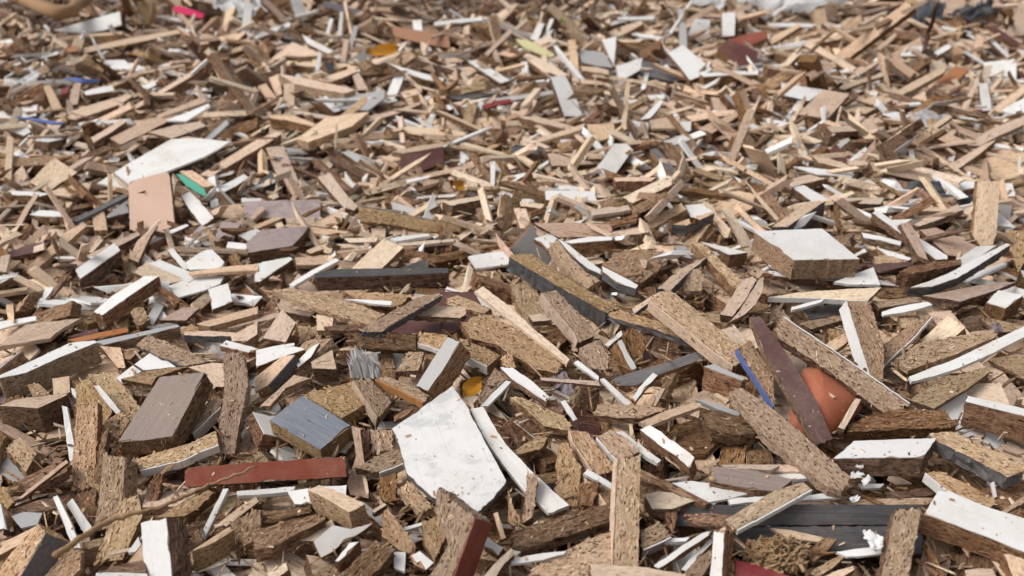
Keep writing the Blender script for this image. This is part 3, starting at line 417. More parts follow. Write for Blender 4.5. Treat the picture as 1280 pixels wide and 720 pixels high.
(2,'m','',200,932,4081,261,254,249,-416,[23,-68,57,-39,72,14,41,63,-20,45,-88,30,-85,-45],{},'dark brown cube end in front of a red brown board','dark brown cube'),
(2,'r','',80,1067,4486,248,94,-75,382,[-100,-52,57,-47,115,12,17,36,-89,51],{},'red brown board behind the dark brown cube end',''),
(2,'w','',140,996,4662,275,75,-496,802,[-64,26,-55,-30,64,-29,55,33],{},'bright white block standing at the top right of centre','top white block'),
(2,'w','',140,861,4644,256,307,-317,562,[-41,-55,81,-21,39,47,-80,29],{},'',''),
(1,'f','',80,254,4085,230,33,399,-848,[1,-17,113,-15,108,15,3,17,-115,16,-110,-16],{},'upright beige strip behind the bright white standing block',''),
(2,'g','',60,338,4110,237,59,127,-651,[11,-61,63,-24,106,28,-28,63,-65,25,-86,-30],{},'',''),
(1,'f','',151,333,3983,220,42,27,-326,[-39,-37,74,-25,47,25,-13,32,-69,5],{},'',''),
(2,'w','',80,419,4224,246,28,449,-860,[36,-11,78,4,8,15,-70,27,-52,-36],{},'',''),
(2,'w','',60,469,3979,222,194,-233,483,[-93,-8,-39,-21,25,-38,88,-6,38,21,-18,51],{},'',''),
(4,'k','',40,608,4026,197,60,80,-528,[-42,-81,33,-42,100,-8,101,49,-47,57,-145,25],{},'',''),
(1,'f','',50,641,3944,222,85,85,-447,[-18,-12,74,-15,73,14,-18,14,-110,-1],{},'',''),
(0,'b','',126,531,3778,168,84,-55,328,[-111,-27,-2,-12,68,-13,135,-8,51,24,-32,23,-109,14],{},'',''),
(2,'w','',177,846,3848,234,40,-6,90,[-113,-24,2,-16,103,-30,123,20,3,31,-117,18],{},'',''),
(1,'f','',218,99,3284,208,31,26,-399,[-107,-31,31,-25,156,-13,142,18,22,19,-102,21,-142,10],{},'pale long beam with dark side, upper centre',''),
(4,'f','',40,504,3206,223,82,-57,347,[-67,-11,6,-58,73,4,20,27,-33,38],{},'',''),
(2,'w','',76,568,3188,212,43,-133,719,[-35,16,-27,-23,38,-15,24,22],{},'',''),
(1,'f','b',156,682,3178,228,40,-45,483,[-96,-27,-13,-21,92,-12,98,8,9,23,-90,30],{},'',''),
(3,'w','',40,780,3160,228,49,110,-655,[32,-14,32,11,-14,7,-50,-4],{},'',''),
(1,'f','',50,670,3275,227,74,-29,214,[-87,-21,-11,-21,77,-20,97,13,9,25,-86,23],{},'',''),
(1,'f','',176,546,4770,239,36,-48,532,[-135,-39,-15,-32,118,-21,135,13,18,32,-120,46],{},'',''),
(3,'w','',40,602,4932,257,60,-5,50,[-92,-16,-6,-27,84,-29,96,25,5,26,-87,21],{},'',''),
(3,'w','',40,632,4631,228,92,40,-233,[-21,-20,56,-16,66,15,-14,19,-88,3],{},'',''),
(2,'w','',50,479,3309,234,113,-166,552,[-47,-12,-3,-12,63,-6,67,9,-4,10,-76,11],{},'',''),
(1,'f','',50,35,4635,275,98,-175,603,[-72,-9,-15,-10,52,-13,76,7,14,10,-56,15],{},'',''),
(1,'f','',50,351,5096,276,107,-146,531,[-109,-10,-14,-13,105,-12,112,11,7,12,-101,13],{},'',''),
(1,'f','',60,282,3076,226,55,129,-669,[8,-42,45,-25,42,34,-30,62,-65,-29],{},'',''),
(2,'w','',86,1008,3433,263,217,35,-87,[-66,-25,-25,-34,26,-45,51,-10,78,30,5,36,-68,49],{},'bright white plank end beside a lilac grey square board, upper right',''),
(1,'p','',119,1044,3275,265,123,-132,463,[-93,-8,-69,-52,15,-43,113,-32,96,9,75,51,-21,42,-115,34],{},'lilac grey square board with brown edge, upper right','lilac square board'),
(1,'f','',100,1416,3599,235,114,-82,353,[-245,-42,-69,-35,80,-27,245,-14,310,14,237,16,108,10,-23,0,-124,27,-213,28,-307,23],{},'long flat bent beige board in the upper right','bent beige board'),
(1,'f','',60,1557,3362,234,210,-324,544,[-137,-12,-2,-11,144,-6,142,6,-4,10,-142,12],{},'tall thin beige stick leaning in the right upper part, lower half of a pair','tall beige stick'),
(1,'f','',60,2061,4440,198,160,-371,645,[-92,-18,4,-19,99,-17,91,19,2,18,-104,16],{},'',''),
(2,'w','',50,2225,4514,174,65,211,-723,[10,-15,136,-9,123,13,8,7,-134,14,-144,-10],{},'',''),
(3,'m','',40,2301,4704,214,106,194,-607,[21,-29,89,-12,92,19,-1,19,-97,22,-103,-19],{},'',''),
(2,'w','',60,1713,3553,219,47,-418,830,[-64,19,-55,-15,5,-14,61,-10,52,21],{},'upright white strip near the right frame edge in the upper part',''),
(1,'y','',50,1294,4062,256,101,150,-554,[3,-18,125,-22,120,19,0,20,-116,24,-132,-25],{},'',''),
(1,'p','',60,1517,3859,257,86,181,-641,[0,-25,79,-24,69,25,-1,24,-67,20,-80,-20],{},'',''),
(1,'f','',50,1363,3843,252,103,-96,425,[-100,-7,-7,-11,102,-8,113,9,-3,9,-105,9],{},'',''),
(1,'f','',50,1441,3850,249,15,400,-877,[-10,-10,87,-9,85,8,1,11,-78,10,-85,-10],{},'',''),
(1,'f','',50,1297,3677,245,66,-45,338,[-114,-17,-9,-12,118,-13,145,11,3,16,-144,15],{},'',''),
(1,'f','',50,1655,4438,241,151,-162,459,[-82,-9,-13,-11,69,-9,97,7,9,10,-81,13],{},'',''),
(1,'f','',60,1235,4576,250,114,-113,443,[-128,-17,-15,-17,119,-13,125,9,9,19,-111,20],{},'',''),
(1,'f','',67,1388,4490,244,51,-32,319,[-201,-7,-90,-29,44,-45,186,1,204,27,90,-3,-47,23,-186,34],{},'',''),
(2,'w','',60,1865,4314,238,136,-119,404,[-80,-11,-7,-15,66,-12,83,9,10,14,-72,15],{},'white stick end pointing up right, upper right','white stick end'),
(2,'w','',60,1706,4253,240,92,-77,397,[-97,6,-46,-38,87,-24,52,14,5,42],{},'',''),
(2,'w','',87,1261,3187,247,78,19,-136,[-7,-32,19,-18,41,9,-2,36,-50,4],{},'',''),
(3,'w','',40,889,3156,228,46,38,-395,[-56,-19,5,-21,71,-14,64,18,-10,23,-73,13],{},'',''),
(1,'f','',82,1061,3018,255,50,-7,77,[-78,-25,-6,-23,70,-24,87,19,3,26,-77,27],{},'',''),
(1,'f','',60,1812,3566,207,98,-101,454,[-123,-12,-13,-17,87,-17,155,11,17,17,-123,18],{},'',''),
(4,'w','',40,1774,3446,207,105,-121,486,[-48,-5,-24,-41,92,-1,29,16,-50,31],{},'',''),
(1,'f','',80,1459,2916,271,115,-80,343,[-106,-18,-3,-15,115,-21,164,11,21,22,-57,16,-134,6],{},'long beige bar running to the right frame edge, upper right',''),
(1,'p','',80,2423,5340,243,299,-27,46,[-200,-32,-56,-49,84,-52,144,-7,189,53,-161,86],{},'pale panel in the top right corner','corner panel'),
(3,'w','',40,1338,4844,240,80,4,-32,[-122,-30,-3,-23,111,-26,120,19,6,30,-113,30],{},'',''),
(4,'w','',40,1546,4913,226,49,64,-525,[-2,-34,60,-20,42,34,-23,23,-77,-3],{},'',''),
(4,'w','',40,2073,4214,156,93,-155,583,[-162,27,-105,-18,-29,-70,145,-38,102,21,50,77],{},'',''),
(2,'o','',50,1669,3778,227,139,-145,452,[-103,-30,-1,-28,116,-23,110,25,1,30,-124,26],{},'',''),
(6,'O','',40,531,1452,220,192,-261,517,[-28,46,-75,32,-82,1,-51,-34,-9,-49,32,-57,47,-42,58,3,64,43,44,58],{},'orange terracotta coloured plastic shard, half buried under the maroon plank',''),
]
# length, width, thickness (mm), position (mm), turn (degrees), material; the first SINGLE ones are objects of their own
SINGLE = 791
FILL = [
103,70,5,132,714,88,1,176,-6,3,218,25,17,722,2056,153,-58,136,-28,1,199,53,21,626,1423,99,-27,177,15,8,107,13,16,7,719,77,-93,-5,-59,3,65,41,14,-282,673,50,-1,-16,-76,1,139,28,19,220,962,94,-9,8,-51,1,
147,33,8,28,904,88,15,-13,105,0,195,14,19,-648,1812,99,-13,24,-150,1,153,15,18,558,1312,110,38,15,10,1,111,26,15,-722,1462,83,-15,-3,-160,0,95,62,4,391,718,80,0,28,-69,3,98,42,13,-211,824,81,23,15,-121,0,
162,27,20,459,863,72,-6,-7,95,1,182,53,12,672,1386,90,33,-16,-16,1,45,32,20,342,576,53,25,104,73,9,95,21,14,317,593,66,21,-15,61,1,208,42,14,352,1312,77,7,12,-25,0,40,31,14,-206,733,76,-8,-28,-153,3,
51,39,22,503,1295,99,-38,17,-167,3,98,44,16,35,1124,60,102,-121,-5,4,86,38,6,136,919,83,-32,-164,-56,0,93,30,12,-602,1107,36,5,7,-135,0,168,24,15,0,828,83,75,-179,-4,0,167,14,14,-485,1741,124,16,-47,147,0,
191,39,16,558,1804,116,1,-46,-127,3,116,21,11,-9,1190,71,-47,46,-98,0,181,22,15,469,1220,95,-4,-8,-23,1,83,14,13,-383,662,47,-169,12,39,0,89,43,18,117,1111,100,12,8,-173,1,160,25,21,157,731,76,-175,-1,-92,1,
130,23,17,62,650,81,-102,-5,-70,1,113,41,17,419,638,75,-179,6,25,0,205,43,18,-214,2378,114,-49,-31,173,1,74,14,14,-439,755,46,-17,17,-22,7,83,37,19,432,1140,95,-32,5,-43,0,199,17,20,397,1563,91,-25,-7,-16,5,
44,37,19,64,784,70,40,-66,-40,0,147,19,14,362,685,75,174,9,-66,0,68,19,13,-230,638,55,-130,-20,-11,0,79,14,16,23,615,73,-84,178,-3,0,121,47,9,-31,761,68,-32,-7,119,1,94,52,3,-544,944,42,-162,0,-47,1,
92,21,18,-204,656,56,-95,-6,8,1,124,17,13,-538,1005,46,-44,157,-16,3,142,21,12,-336,607,44,96,-1,-158,1,147,54,15,453,983,82,-10,-1,-146,1,207,34,14,-162,1783,72,4,10,-70,1,125,21,15,88,759,81,-22,-7,-86,2,
79,47,18,82,729,67,-8,19,-18,6,197,19,18,500,1374,103,56,155,26,3,158,37,11,231,730,87,-3,-19,73,7,144,39,4,380,1391,85,-1,53,36,1,192,16,18,400,1574,75,-3,61,-50,1,120,28,20,199,730,85,-78,11,-108,1,
67,41,19,403,756,88,-15,11,166,1,199,45,19,1206,2406,123,-18,151,54,1,135,49,16,43,920,80,-22,3,163,1,84,15,18,179,1155,103,21,-25,15,1,161,32,16,-907,1694,86,17,14,-13,3,103,49,10,-45,611,57,19,18,115,1,
193,43,12,438,1375,91,2,-8,111,9,194,32,19,-121,1982,107,3,-13,169,2,214,33,13,-695,2225,114,-19,172,-7,1,94,26,20,409,862,79,-3,-31,27,2,42,37,16,-154,564,55,8,-13,135,0,172,37,15,-373,2021,105,2,2,-6,1,
162,21,20,505,1243,93,-89,-15,-36,0,131,13,16,-77,594,56,-32,13,-39,3,139,24,14,23,974,88,0,-156,14,0,169,21,18,702,1422,104,-24,-17,145,1,159,55,18,637,1237,85,-4,6,-6,1,90,19,15,-230,733,57,-1,1,-94,7,
144,44,18,844,2270,124,30,-7,168,1,153,14,5,359,999,100,2,-6,-178,3,67,28,23,309,646,65,62,-176,15,0,130,38,15,292,1000,87,10,17,47,1,87,16,16,-435,1404,45,-1,-1,21,7,109,37,9,-420,886,42,-13,9,-162,1,
105,26,18,317,813,90,0,-172,-13,9,56,31,19,29,1271,99,13,-163,-13,0,115,24,17,191,834,87,-103,-2,35,0,171,19,14,149,2302,126,92,-141,-20,0,80,15,15,-118,825,72,100,11,-81,1,87,33,16,-6,813,72,-58,-1,12,0,
133,38,16,-129,550,48,-2,15,-24,1,111,41,12,284,665,56,-7,-153,-47,0,85,43,12,-263,735,46,-11,23,85,0,50,42,20,332,1254,89,-61,65,-84,1,170,27,21,194,1064,84,-24,-11,60,0,185,19,12,-21,1750,93,-13,-23,42,0,
120,26,18,558,1346,96,-59,40,-43,2,75,22,12,-24,633,74,175,17,44,0,123,25,13,-198,1589,65,71,13,139,4,175,16,20,127,1414,73,178,-26,-29,3,77,17,17,221,605,54,-2,-8,-115,1,158,38,15,216,770,96,-1,-12,104,1,
141,21,19,138,1077,94,-11,177,57,3,156,47,18,-165,662,44,0,-4,-11,1,97,43,21,420,1500,97,-166,-24,-45,1,112,20,13,21,776,60,-9,26,-38,0,140,23,14,-128,780,62,-72,-14,-24,0,137,47,14,-242,810,58,29,-6,-68,4,
109,36,17,-64,1671,80,-59,7,169,1,167,28,17,282,1046,82,-6,-10,-140,1,129,19,11,-415,590,44,-6,-17,24,1,142,23,12,185,529,41,2,163,87,0,176,17,17,-643,1788,79,41,10,-139,1,40,33,20,27,747,76,31,-66,29,9,
188,19,18,-801,1970,93,-2,-151,67,1,90,38,18,-924,1865,81,19,154,16,7,108,36,16,-91,808,71,2,166,85,2,185,39,18,665,1514,97,10,15,-94,1,136,21,17,-952,2297,112,-8,4,179,1,228,17,20,677,1702,100,-35,19,101,1,
91,36,12,-141,918,60,-4,14,65,2,40,39,17,123,763,82,-10,-13,81,1,200,18,19,288,2193,110,107,4,23,1,151,41,20,1045,2506,95,-130,-5,-57,4,53,34,13,-311,1081,40,46,5,121,3,128,25,9,-463,1868,101,-53,43,31,0,
124,17,12,11,664,68,85,168,0,5,53,21,12,-565,1026,49,35,-36,-33,0,134,23,16,221,1394,87,85,-35,111,0,107,20,16,-47,1199,69,9,-6,77,0,145,33,8,-707,1371,70,21,-9,55,1,160,34,9,-745,1645,37,-11,-44,-68,0,
174,25,13,-747,1595,81,-7,-12,-85,3,67,25,16,470,953,68,-86,-16,-3,2,143,21,21,372,1287,80,80,9,-109,0,136,19,15,380,1162,92,179,9,-32,0,106,21,13,-11,1215,57,-180,35,-32,1,40,33,20,202,673,77,84,19,79,1,
92,15,12,-229,1637,74,38,2,21,0,145,33,15,-344,1632,38,7,-23,123,7,129,14,14,-203,1218,63,0,173,67,0,74,44,3,-33,1517,57,-39,-172,-5,1,99,23,16,-205,896,57,4,10,-77,0,134,20,18,897,1856,80,83,-174,-12,1,
131,12,5,117,725,87,35,163,63,0,88,18,16,-269,988,53,170,-6,16,1,169,8,6,393,1285,99,85,-13,145,0,122,21,10,-281,1043,37,164,-24,76,0,171,21,14,713,1342,86,-55,-12,146,0,199,15,17,-444,1759,81,77,15,57,7,
111,52,17,435,1208,76,57,-11,-171,0,67,33,11,-583,1189,47,5,-6,-34,1,113,23,16,-456,732,43,-6,3,-35,4,91,17,14,-345,1089,43,-4,-9,21,0,69,41,16,-632,1201,42,-34,-20,-166,1,116,24,14,526,1454,113,92,-7,-145,0,
192,15,21,-770,2682,116,-4,9,-2,1,142,14,17,163,564,58,-165,13,-57,0,125,20,15,-466,768,50,-15,179,-77,0,110,53,21,245,1262,88,-16,23,-17,1,212,12,6,208,1559,86,20,61,-5,1,158,20,16,-980,1900,93,-3,-176,41,1,
171,17,19,470,1873,90,-3,41,134,1,137,43,17,-82,1194,56,3,10,-29,7,166,17,18,5,2052,81,-73,-150,2,9,172,12,12,26,1445,79,5,-172,-65,0,199,43,11,162,1230,96,22,-26,-85,1,137,27,14,166,933,90,-6,-3,-28,0,
199,19,14,-129,1865,90,167,-18,-27,0,194,18,14,85,1889,93,-174,-2,-33,3,134,38,15,-218,1192,54,0,4,67,1,114,47,15,816,2602,115,-163,-15,80,1,78,15,15,-32,1548,79,-64,-55,-19,4,159,21,13,-333,2051,106,91,149,-20,4,
195,15,19,-70,1874,91,16,-8,-134,1,148,19,13,418,945,85,2,10,72,0,121,21,14,451,986,85,-8,-174,10,6,175,36,17,-932,1719,74,-17,5,-152,3,71,20,16,123,698,77,105,2,-102,5,96,20,18,362,1434,108,80,43,37,1,
78,23,14,443,684,65,180,12,-44,1,106,18,15,-688,1287,58,2,-174,20,0,158,40,6,-419,2350,98,-154,-47,27,8,86,35,10,-328,966,30,-15,5,154,3,207,18,16,-1086,2144,104,-3,-26,-35,2,208,35,15,452,1771,77,17,165,81,0,
123,9,4,-390,696,46,0,-10,-152,0,98,22,18,-518,851,52,-29,-1,79,8,197,42,16,-521,2075,95,166,13,-71,6,227,36,10,-498,2420,103,-26,35,-69,3,118,37,15,-20,635,59,162,-3,-39,0,123,11,16,-591,1464,66,68,-162,17,0,
88,26,4,-499,1031,55,12,-5,-174,3,162,40,15,-411,2550,125,-5,-6,144,5,78,40,19,741,1437,107,17,4,-40,1,91,24,19,-34,1397,74,-177,1,86,3,220,23,15,122,1562,83,162,15,67,0,133,11,4,-375,796,45,-171,3,27,1,
89,20,14,-418,1003,44,106,-39,-69,0,205,19,15,-599,2255,120,20,-36,93,3,197,21,20,-926,2071,83,-21,30,-89,1,138,32,15,-209,1543,49,-36,10,168,2,150,18,19,-1016,2067,97,1,-11,24,3,188,21,13,-24,2196,101,-2,137,107,0,
170,52,17,578,933,38,-24,-12,-148,1,173,20,15,-510,1882,88,-163,24,47,7,134,45,13,582,1449,86,22,-42,33,0,89,21,14,-77,603,60,-8,20,58,3,94,53,13,341,870,74,-17,18,-150,1,213,31,11,651,1653,76,19,134,-50,3,
194,37,18,378,1498,71,-74,-21,-44,1,152,15,18,92,1248,87,1,167,-102,0,177,39,16,30,2352,117,19,-14,101,0,78,28,19,23,1700,86,0,54,-136,1,233,25,9,-514,2437,89,-31,-49,-167,1,35,32,15,-513,1133,31,24,18,-145,4,
103,41,5,-193,632,48,-127,-8,-22,3,79,17,21,349,673,67,115,16,-36,0,59,24,16,64,1222,96,-5,9,-102,0,198,36,17,-527,1768,81,-17,6,-95,1,126,21,16,-45,1040,71,166,1,64,1,75,17,13,-487,1162,36,5,-11,117,0,
99,13,4,179,1056,107,26,-6,-56,1,157,19,17,-87,1651,50,10,-59,57,0,192,37,16,-471,1898,99,114,18,5,4,184,19,14,318,1361,84,-60,-1,28,1,193,17,16,376,2213,126,-8,-28,85,4,160,12,12,-543,1620,70,30,21,-139,1,
151,13,20,205,1979,76,26,8,17,1,51,28,13,-404,1052,38,120,10,-51,1,187,39,10,219,807,82,-5,3,48,1,127,23,15,-289,1616,44,-9,22,165,1,235,27,16,-699,2466,101,-19,-12,94,1,134,15,14,11,1152,67,-33,-13,-153,0,
163,13,17,-975,1920,89,-71,155,26,2,93,38,16,-131,843,66,2,15,-108,3,159,18,15,-621,2028,117,-145,45,74,4,66,25,22,142,828,77,-167,-2,47,4,132,16,14,251,1171,97,-91,-11,-146,1,127,12,4,-197,557,59,1,6,132,3,
201,44,17,-12,2192,95,2,2,-52,1,157,21,13,-778,1974,86,-6,-7,-85,1,136,15,19,555,1911,112,9,10,-7,0,117,40,12,-311,717,32,3,16,113,1,95,50,4,-526,1066,43,17,4,142,3,149,39,19,74,1466,53,87,-24,-29,1,
53,28,3,-178,700,64,25,-25,152,3,88,37,3,-494,1048,54,18,12,141,3,57,31,19,-115,1943,91,-57,134,-35,1,137,29,12,701,2573,111,45,16,-55,2,70,19,12,-406,1022,35,89,-6,121,1,148,36,12,-177,778,56,-16,19,-45,1,
169,18,18,-259,2008,98,-92,-34,-19,1,142,20,15,378,820,80,-3,-4,4,1,144,14,19,-885,2052,94,65,-161,44,3,173,20,16,-369,2348,113,127,-25,-42,1,73,51,3,-245,1037,50,-21,17,-109,1,129,34,14,-285,1770,76,-31,-180,2,3,
100,24,16,113,580,49,-14,23,-152,3,108,46,15,151,1036,86,166,-18,61,1,77,32,15,-119,698,44,-12,38,30,1,170,32,12,520,1352,81,31,26,-44,6,46,34,20,-278,1978,106,1,27,143,1,73,51,4,339,1003,89,1,-20,151,1,
174,18,19,481,2704,115,-19,4,172,0,195,13,16,346,1645,95,15,-6,124,2,95,13,15,227,1934,79,97,2,-145,1,95,34,11,-793,1630,61,59,-143,-61,1,152,16,14,301,901,63,0,162,95,4,183,19,18,-925,2161,88,-75,-8,-8,6,
146,20,16,46,1830,100,-14,3,74,9,145,19,19,147,861,60,-2,16,-39,6,94,35,12,-577,1342,52,11,-176,-40,7,56,19,13,-336,1573,28,14,-35,138,3,180,17,20,-684,2066,64,-25,-24,-110,3,232,44,16,909,2574,116,5,2,-120,1,
112,17,14,-621,1248,45,93,-9,41,1,139,43,14,-111,1308,65,29,5,-130,0,126,10,15,-469,1754,97,83,-16,-123,2,54,27,15,-652,1254,42,-159,-18,31,0,175,24,17,-93,1429,51,12,10,60,1,204,27,11,-477,2080,77,-14,34,-13,1,
81,20,13,-175,711,65,150,17,-75,0,95,23,16,368,1117,88,92,-21,-36,0,150,44,10,-741,2181,74,-5,28,35,1,207,18,19,194,1443,89,-115,-10,37,1,110,23,16,468,1001,87,-5,8,-81,0,125,19,12,-219,966,64,13,168,35,0,
69,27,21,-764,2199,94,2,51,93,7,108,14,16,-884,1814,82,-20,3,63,0,102,12,3,92,615,65,-25,168,-71,3,84,49,18,57,780,54,10,21,-13,3,122,15,11,-457,1034,41,8,13,72,0,134,8,5,-175,601,42,0,-5,-177,3,
171,23,13,83,1123,86,-36,26,-129,0,126,31,15,203,1556,75,-10,27,-97,3,199,14,19,218,2392,100,54,35,49,1,59,13,11,-340,1130,55,-163,18,-66,0,137,32,13,757,2451,89,6,130,103,1,86,56,5,-393,687,33,-14,0,-149,2,
202,35,20,-1,2216,81,-12,23,-174,1,200,12,3,411,1595,60,-16,-127,-112,1,133,19,12,-232,1254,54,24,9,34,0,141,20,15,-610,1996,107,52,29,-120,2,132,18,12,-113,592,56,-8,-23,-108,0,137,16,13,-309,786,53,63,-6,-118,1,
65,27,21,200,971,84,91,-12,-106,3,81,15,13,-365,651,24,-67,-138,9,4,60,31,3,-309,1434,42,-146,-20,102,2,54,24,20,-9,1573,87,-5,156,50,0,75,28,16,-424,796,34,-172,-4,68,0,103,34,3,-104,545,69,-15,1,-98,1,
96,13,17,-346,830,50,-1,-12,-164,0,74,21,15,275,1091,95,-3,-2,18,0,163,14,13,-804,1891,88,-2,23,-86,0,167,14,18,573,2029,119,13,1,-65,0,139,49,5,100,2114,93,21,-4,46,3,69,46,3,-706,1317,58,-45,11,45,2,
76,29,4,-750,1401,64,12,-35,45,1,123,12,12,-530,1152,37,3,0,53,1,115,18,19,215,1710,86,-10,19,-167,1,133,17,16,220,1645,93,2,3,-68,0,107,44,18,356,488,84,0,3,-99,1,185,21,18,782,2471,80,-21,-35,-45,1,
118,37,8,-274,1078,45,2,5,-54,1,75,44,13,218,839,101,13,-1,-131,1,193,30,17,444,1485,90,18,-21,-57,4,100,32,11,-303,1191,53,-6,-20,160,3,91,33,8,284,580,41,-1,-14,-87,7,62,22,13,246,668,70,-8,4,-60,1,
74,17,16,-450,1225,38,-8,1,81,0,153,34,16,363,2758,112,14,1,-43,1,101,39,14,-62,688,69,-173,-18,2,1,135,35,15,-484,1562,36,-22,3,177,3,64,43,15,-443,1078,44,-169,12,76,2,104,18,14,591,1012,63,1,-23,155,1,
188,28,10,183,1696,103,13,-21,-110,1,217,39,20,777,2259,103,6,0,142,2,86,15,18,476,1716,83,131,23,-101,1,88,8,5,110,1133,112,-41,166,2,3,133,55,10,190,1103,83,25,8,-84,1,142,13,13,-170,1676,54,-51,-24,-127,0,
95,58,4,125,659,66,3,-15,-16,3,134,19,12,-142,1292,56,-7,28,134,3,190,12,18,-75,1654,73,-29,-9,-23,3,64,34,22,303,1387,85,-149,9,34,6,212,21,18,552,2364,113,-6,-24,101,1,83,29,16,873,1925,95,-32,-15,-177,1,
177,17,19,327,2139,87,-6,38,66,0,164,8,7,291,1145,104,106,2,109,3,78,32,20,802,1676,65,-96,129,-26,2,41,22,17,-713,1641,79,4,81,48,0,59,15,14,104,643,70,-14,6,108,0,50,40,22,467,1134,96,-32,-5,-59,1,
155,21,17,-758,2466,87,77,-19,71,0,92,17,21,324,1157,87,17,-13,150,1,104,18,20,2,2104,88,62,18,14,0,174,19,18,582,1834,94,-17,-4,-17,1,75,26,16,307,1137,83,42,-14,128,0,74,19,15,-210,702,58,-35,45,88,0,
119,28,14,-274,2061,104,34,-19,-35,1,92,58,3,-81,1050,66,6,167,-90,3,197,17,17,607,2462,103,25,-149,-80,5,138,16,21,283,919,82,163,5,92,1,150,18,13,678,2577,114,10,-16,-10,4,199,34,18,-929,2475,143,-88,-26,-76,1,
125,17,15,-728,2239,83,95,40,75,2,203,38,13,-130,2380,118,-165,-6,-40,0,191,22,14,-1070,2500,76,10,-50,-140,3,182,20,19,-952,1980,85,1,-25,-143,2,141,38,11,817,1887,96,17,-33,81,2,68,31,21,710,1736,98,-118,-38,-38,2,
115,11,4,167,1435,124,19,14,166,1,94,18,16,-638,1536,66,-5,-5,-72,3,51,33,14,-368,1065,32,21,148,-36,1,103,19,20,81,2339,97,-3,65,-162,3,124,21,11,-140,1155,65,-19,-10,20,7,207,42,18,637,1956,92,-176,-8,22,1,
80,13,16,-228,1392,57,-91,-14,156,5,108,12,11,-256,1345,50,4,150,42,3,163,18,18,366,1824,93,-14,-13,-37,0,131,41,10,-642,1032,55,-6,-7,57,3,105,34,14,-993,2021,96,1,-169,-8,4,148,19,13,-475,1426,41,-77,17,39,1,
71,35,17,251,952,92,-5,7,-83,0,196,17,13,-733,1818,71,5,6,133,2,109,20,16,963,2167,81,19,-43,-114,1,165,43,11,-1268,2512,99,2,-2,-148,1,55,32,20,-153,886,53,11,-10,-147,0,111,40,12,-32,1052,50,-3,15,-28,1,
137,13,11,-165,734,43,174,15,55,0,184,10,7,373,1340,83,5,-22,-135,0,32,22,19,-253,695,51,-72,-54,-110,0,159,19,18,-1009,2476,120,-51,41,-41,1,192,12,19,767,1980,77,86,44,118,0,146,23,16,51,1786,73,-9,11,110,2,
93,12,5,-176,725,69,-25,13,153,2,91,14,19,-128,2100,115,-86,-4,-132,3,150,14,15,-355,1828,79,8,4,35,4,124,15,4,571,1074,84,-177,2,-56,3,140,9,5,-656,1319,45,17,-23,52,1,118,38,15,-242,1987,98,-25,-2,73,0,
95,31,3,276,1595,81,-12,-163,-62,1,116,45,8,107,991,78,-1,-7,-73,3,145,11,6,-35,1266,76,-180,-9,13,3,55,21,20,-5,1352,73,87,0,109,0,41,24,17,-537,1129,34,-178,2,2,0,109,42,19,214,2195,103,-12,175,-2,3,
56,10,3,-42,1181,75,-12,175,68,1,105,42,15,-579,1146,34,173,-3,67,3,107,10,5,217,927,92,92,15,145,3,101,11,4,306,1365,85,-86,38,-145,1,84,24,9,-426,1186,45,17,10,-154,0,215,40,19,863,1888,61,-35,9,-178,9,
137,17,15,-237,1415,43,24,11,37,0,137,18,14,-72,1527,47,-114,-21,87,0,98,12,16,-626,1276,47,-17,2,107,0,103,15,12,572,1673,91,154,11,-19,3,119,11,4,-72,654,71,-161,-16,-10,2,152,20,15,-964,2244,90,-14,-157,-32,0,
174,20,17,244,1219,69,27,-19,177,0,45,36,3,-365,930,42,-35,8,-135,1,170,15,16,-303,2364,110,17,175,-20,0,62,31,20,1271,2584,111,14,-39,172,3,130,14,18,-137,584,53,8,-13,133,5,130,10,3,-14,589,61,-21,-15,-58,0,
117,53,5,80,1262,73,-13,3,-1,3,136,11,6,415,1023,97,1,2,122,0,72,48,3,-205,1359,49,29,-13,99,1,81,19,16,111,569,46,-77,29,-96,0,181,36,14,-163,1761,63,1,-1,161,5,114,32,11,46,530,59,24,6,-56,9,
115,18,13,152,1762,84,-6,-3,78,0,100,24,15,344,926,61,25,0,3,0,139,11,5,-292,527,57,14,-14,69,1,99,39,14,41,763,69,-19,-5,-85,0,48,27,17,-611,1393,50,-12,79,126,8,79,11,3,-81,758,69,13,-3,1,3,
158,42,17,479,2370,95,3,36,171,3,94,42,10,397,1698,98,-10,-44,-174,3,98,41,17,355,1552,49,74,22,-24,3,89,10,12,-239,1524,44,-56,-19,1,0,101,18,18,486,2469,111,22,160,70,0,148,25,13,-317,1243,47,14,-3,-3,0,
166,24,20,88,1335,71,89,-3,30,0,61,13,14,-608,1341,52,-8,176,22,0,175,14,22,715,1332,80,78,-27,-85,0,50,45,23,410,808,75,-5,-14,98,0,149,26,16,-824,2044,80,0,1,-133,0,194,18,18,304,1957,70,-88,-6,102,3,
74,20,16,-92,1207,69,12,8,-5,3,178,35,8,-496,1627,43,0,-3,-132,3,58,24,14,-139,746,52,136,1,69,0,112,22,15,283,754,93,-141,-1,-24,0,79,31,5,-870,2475,94,3,43,-106,1,148,43,4,801,1791,78,-26,0,137,1,
73,13,12,-678,1345,61,135,-10,25,0,101,14,20,-633,2505,109,25,-42,-46,9,188,6,3,-132,2066,112,-33,158,-10,3,152,41,11,430,2635,119,-11,-7,-63,8,170,22,10,-930,1643,58,7,-1,7,0,116,37,4,-21,1427,73,-162,-5,-64,3,
128,8,4,507,1146,85,14,30,-98,0,145,16,18,871,2677,109,15,10,146,4,70,46,22,344,883,59,-1,26,-101,0,145,33,17,-393,716,12,114,-22,-106,3,81,14,14,-496,1329,60,103,0,-31,0,116,12,4,346,630,69,-18,1,-59,1,
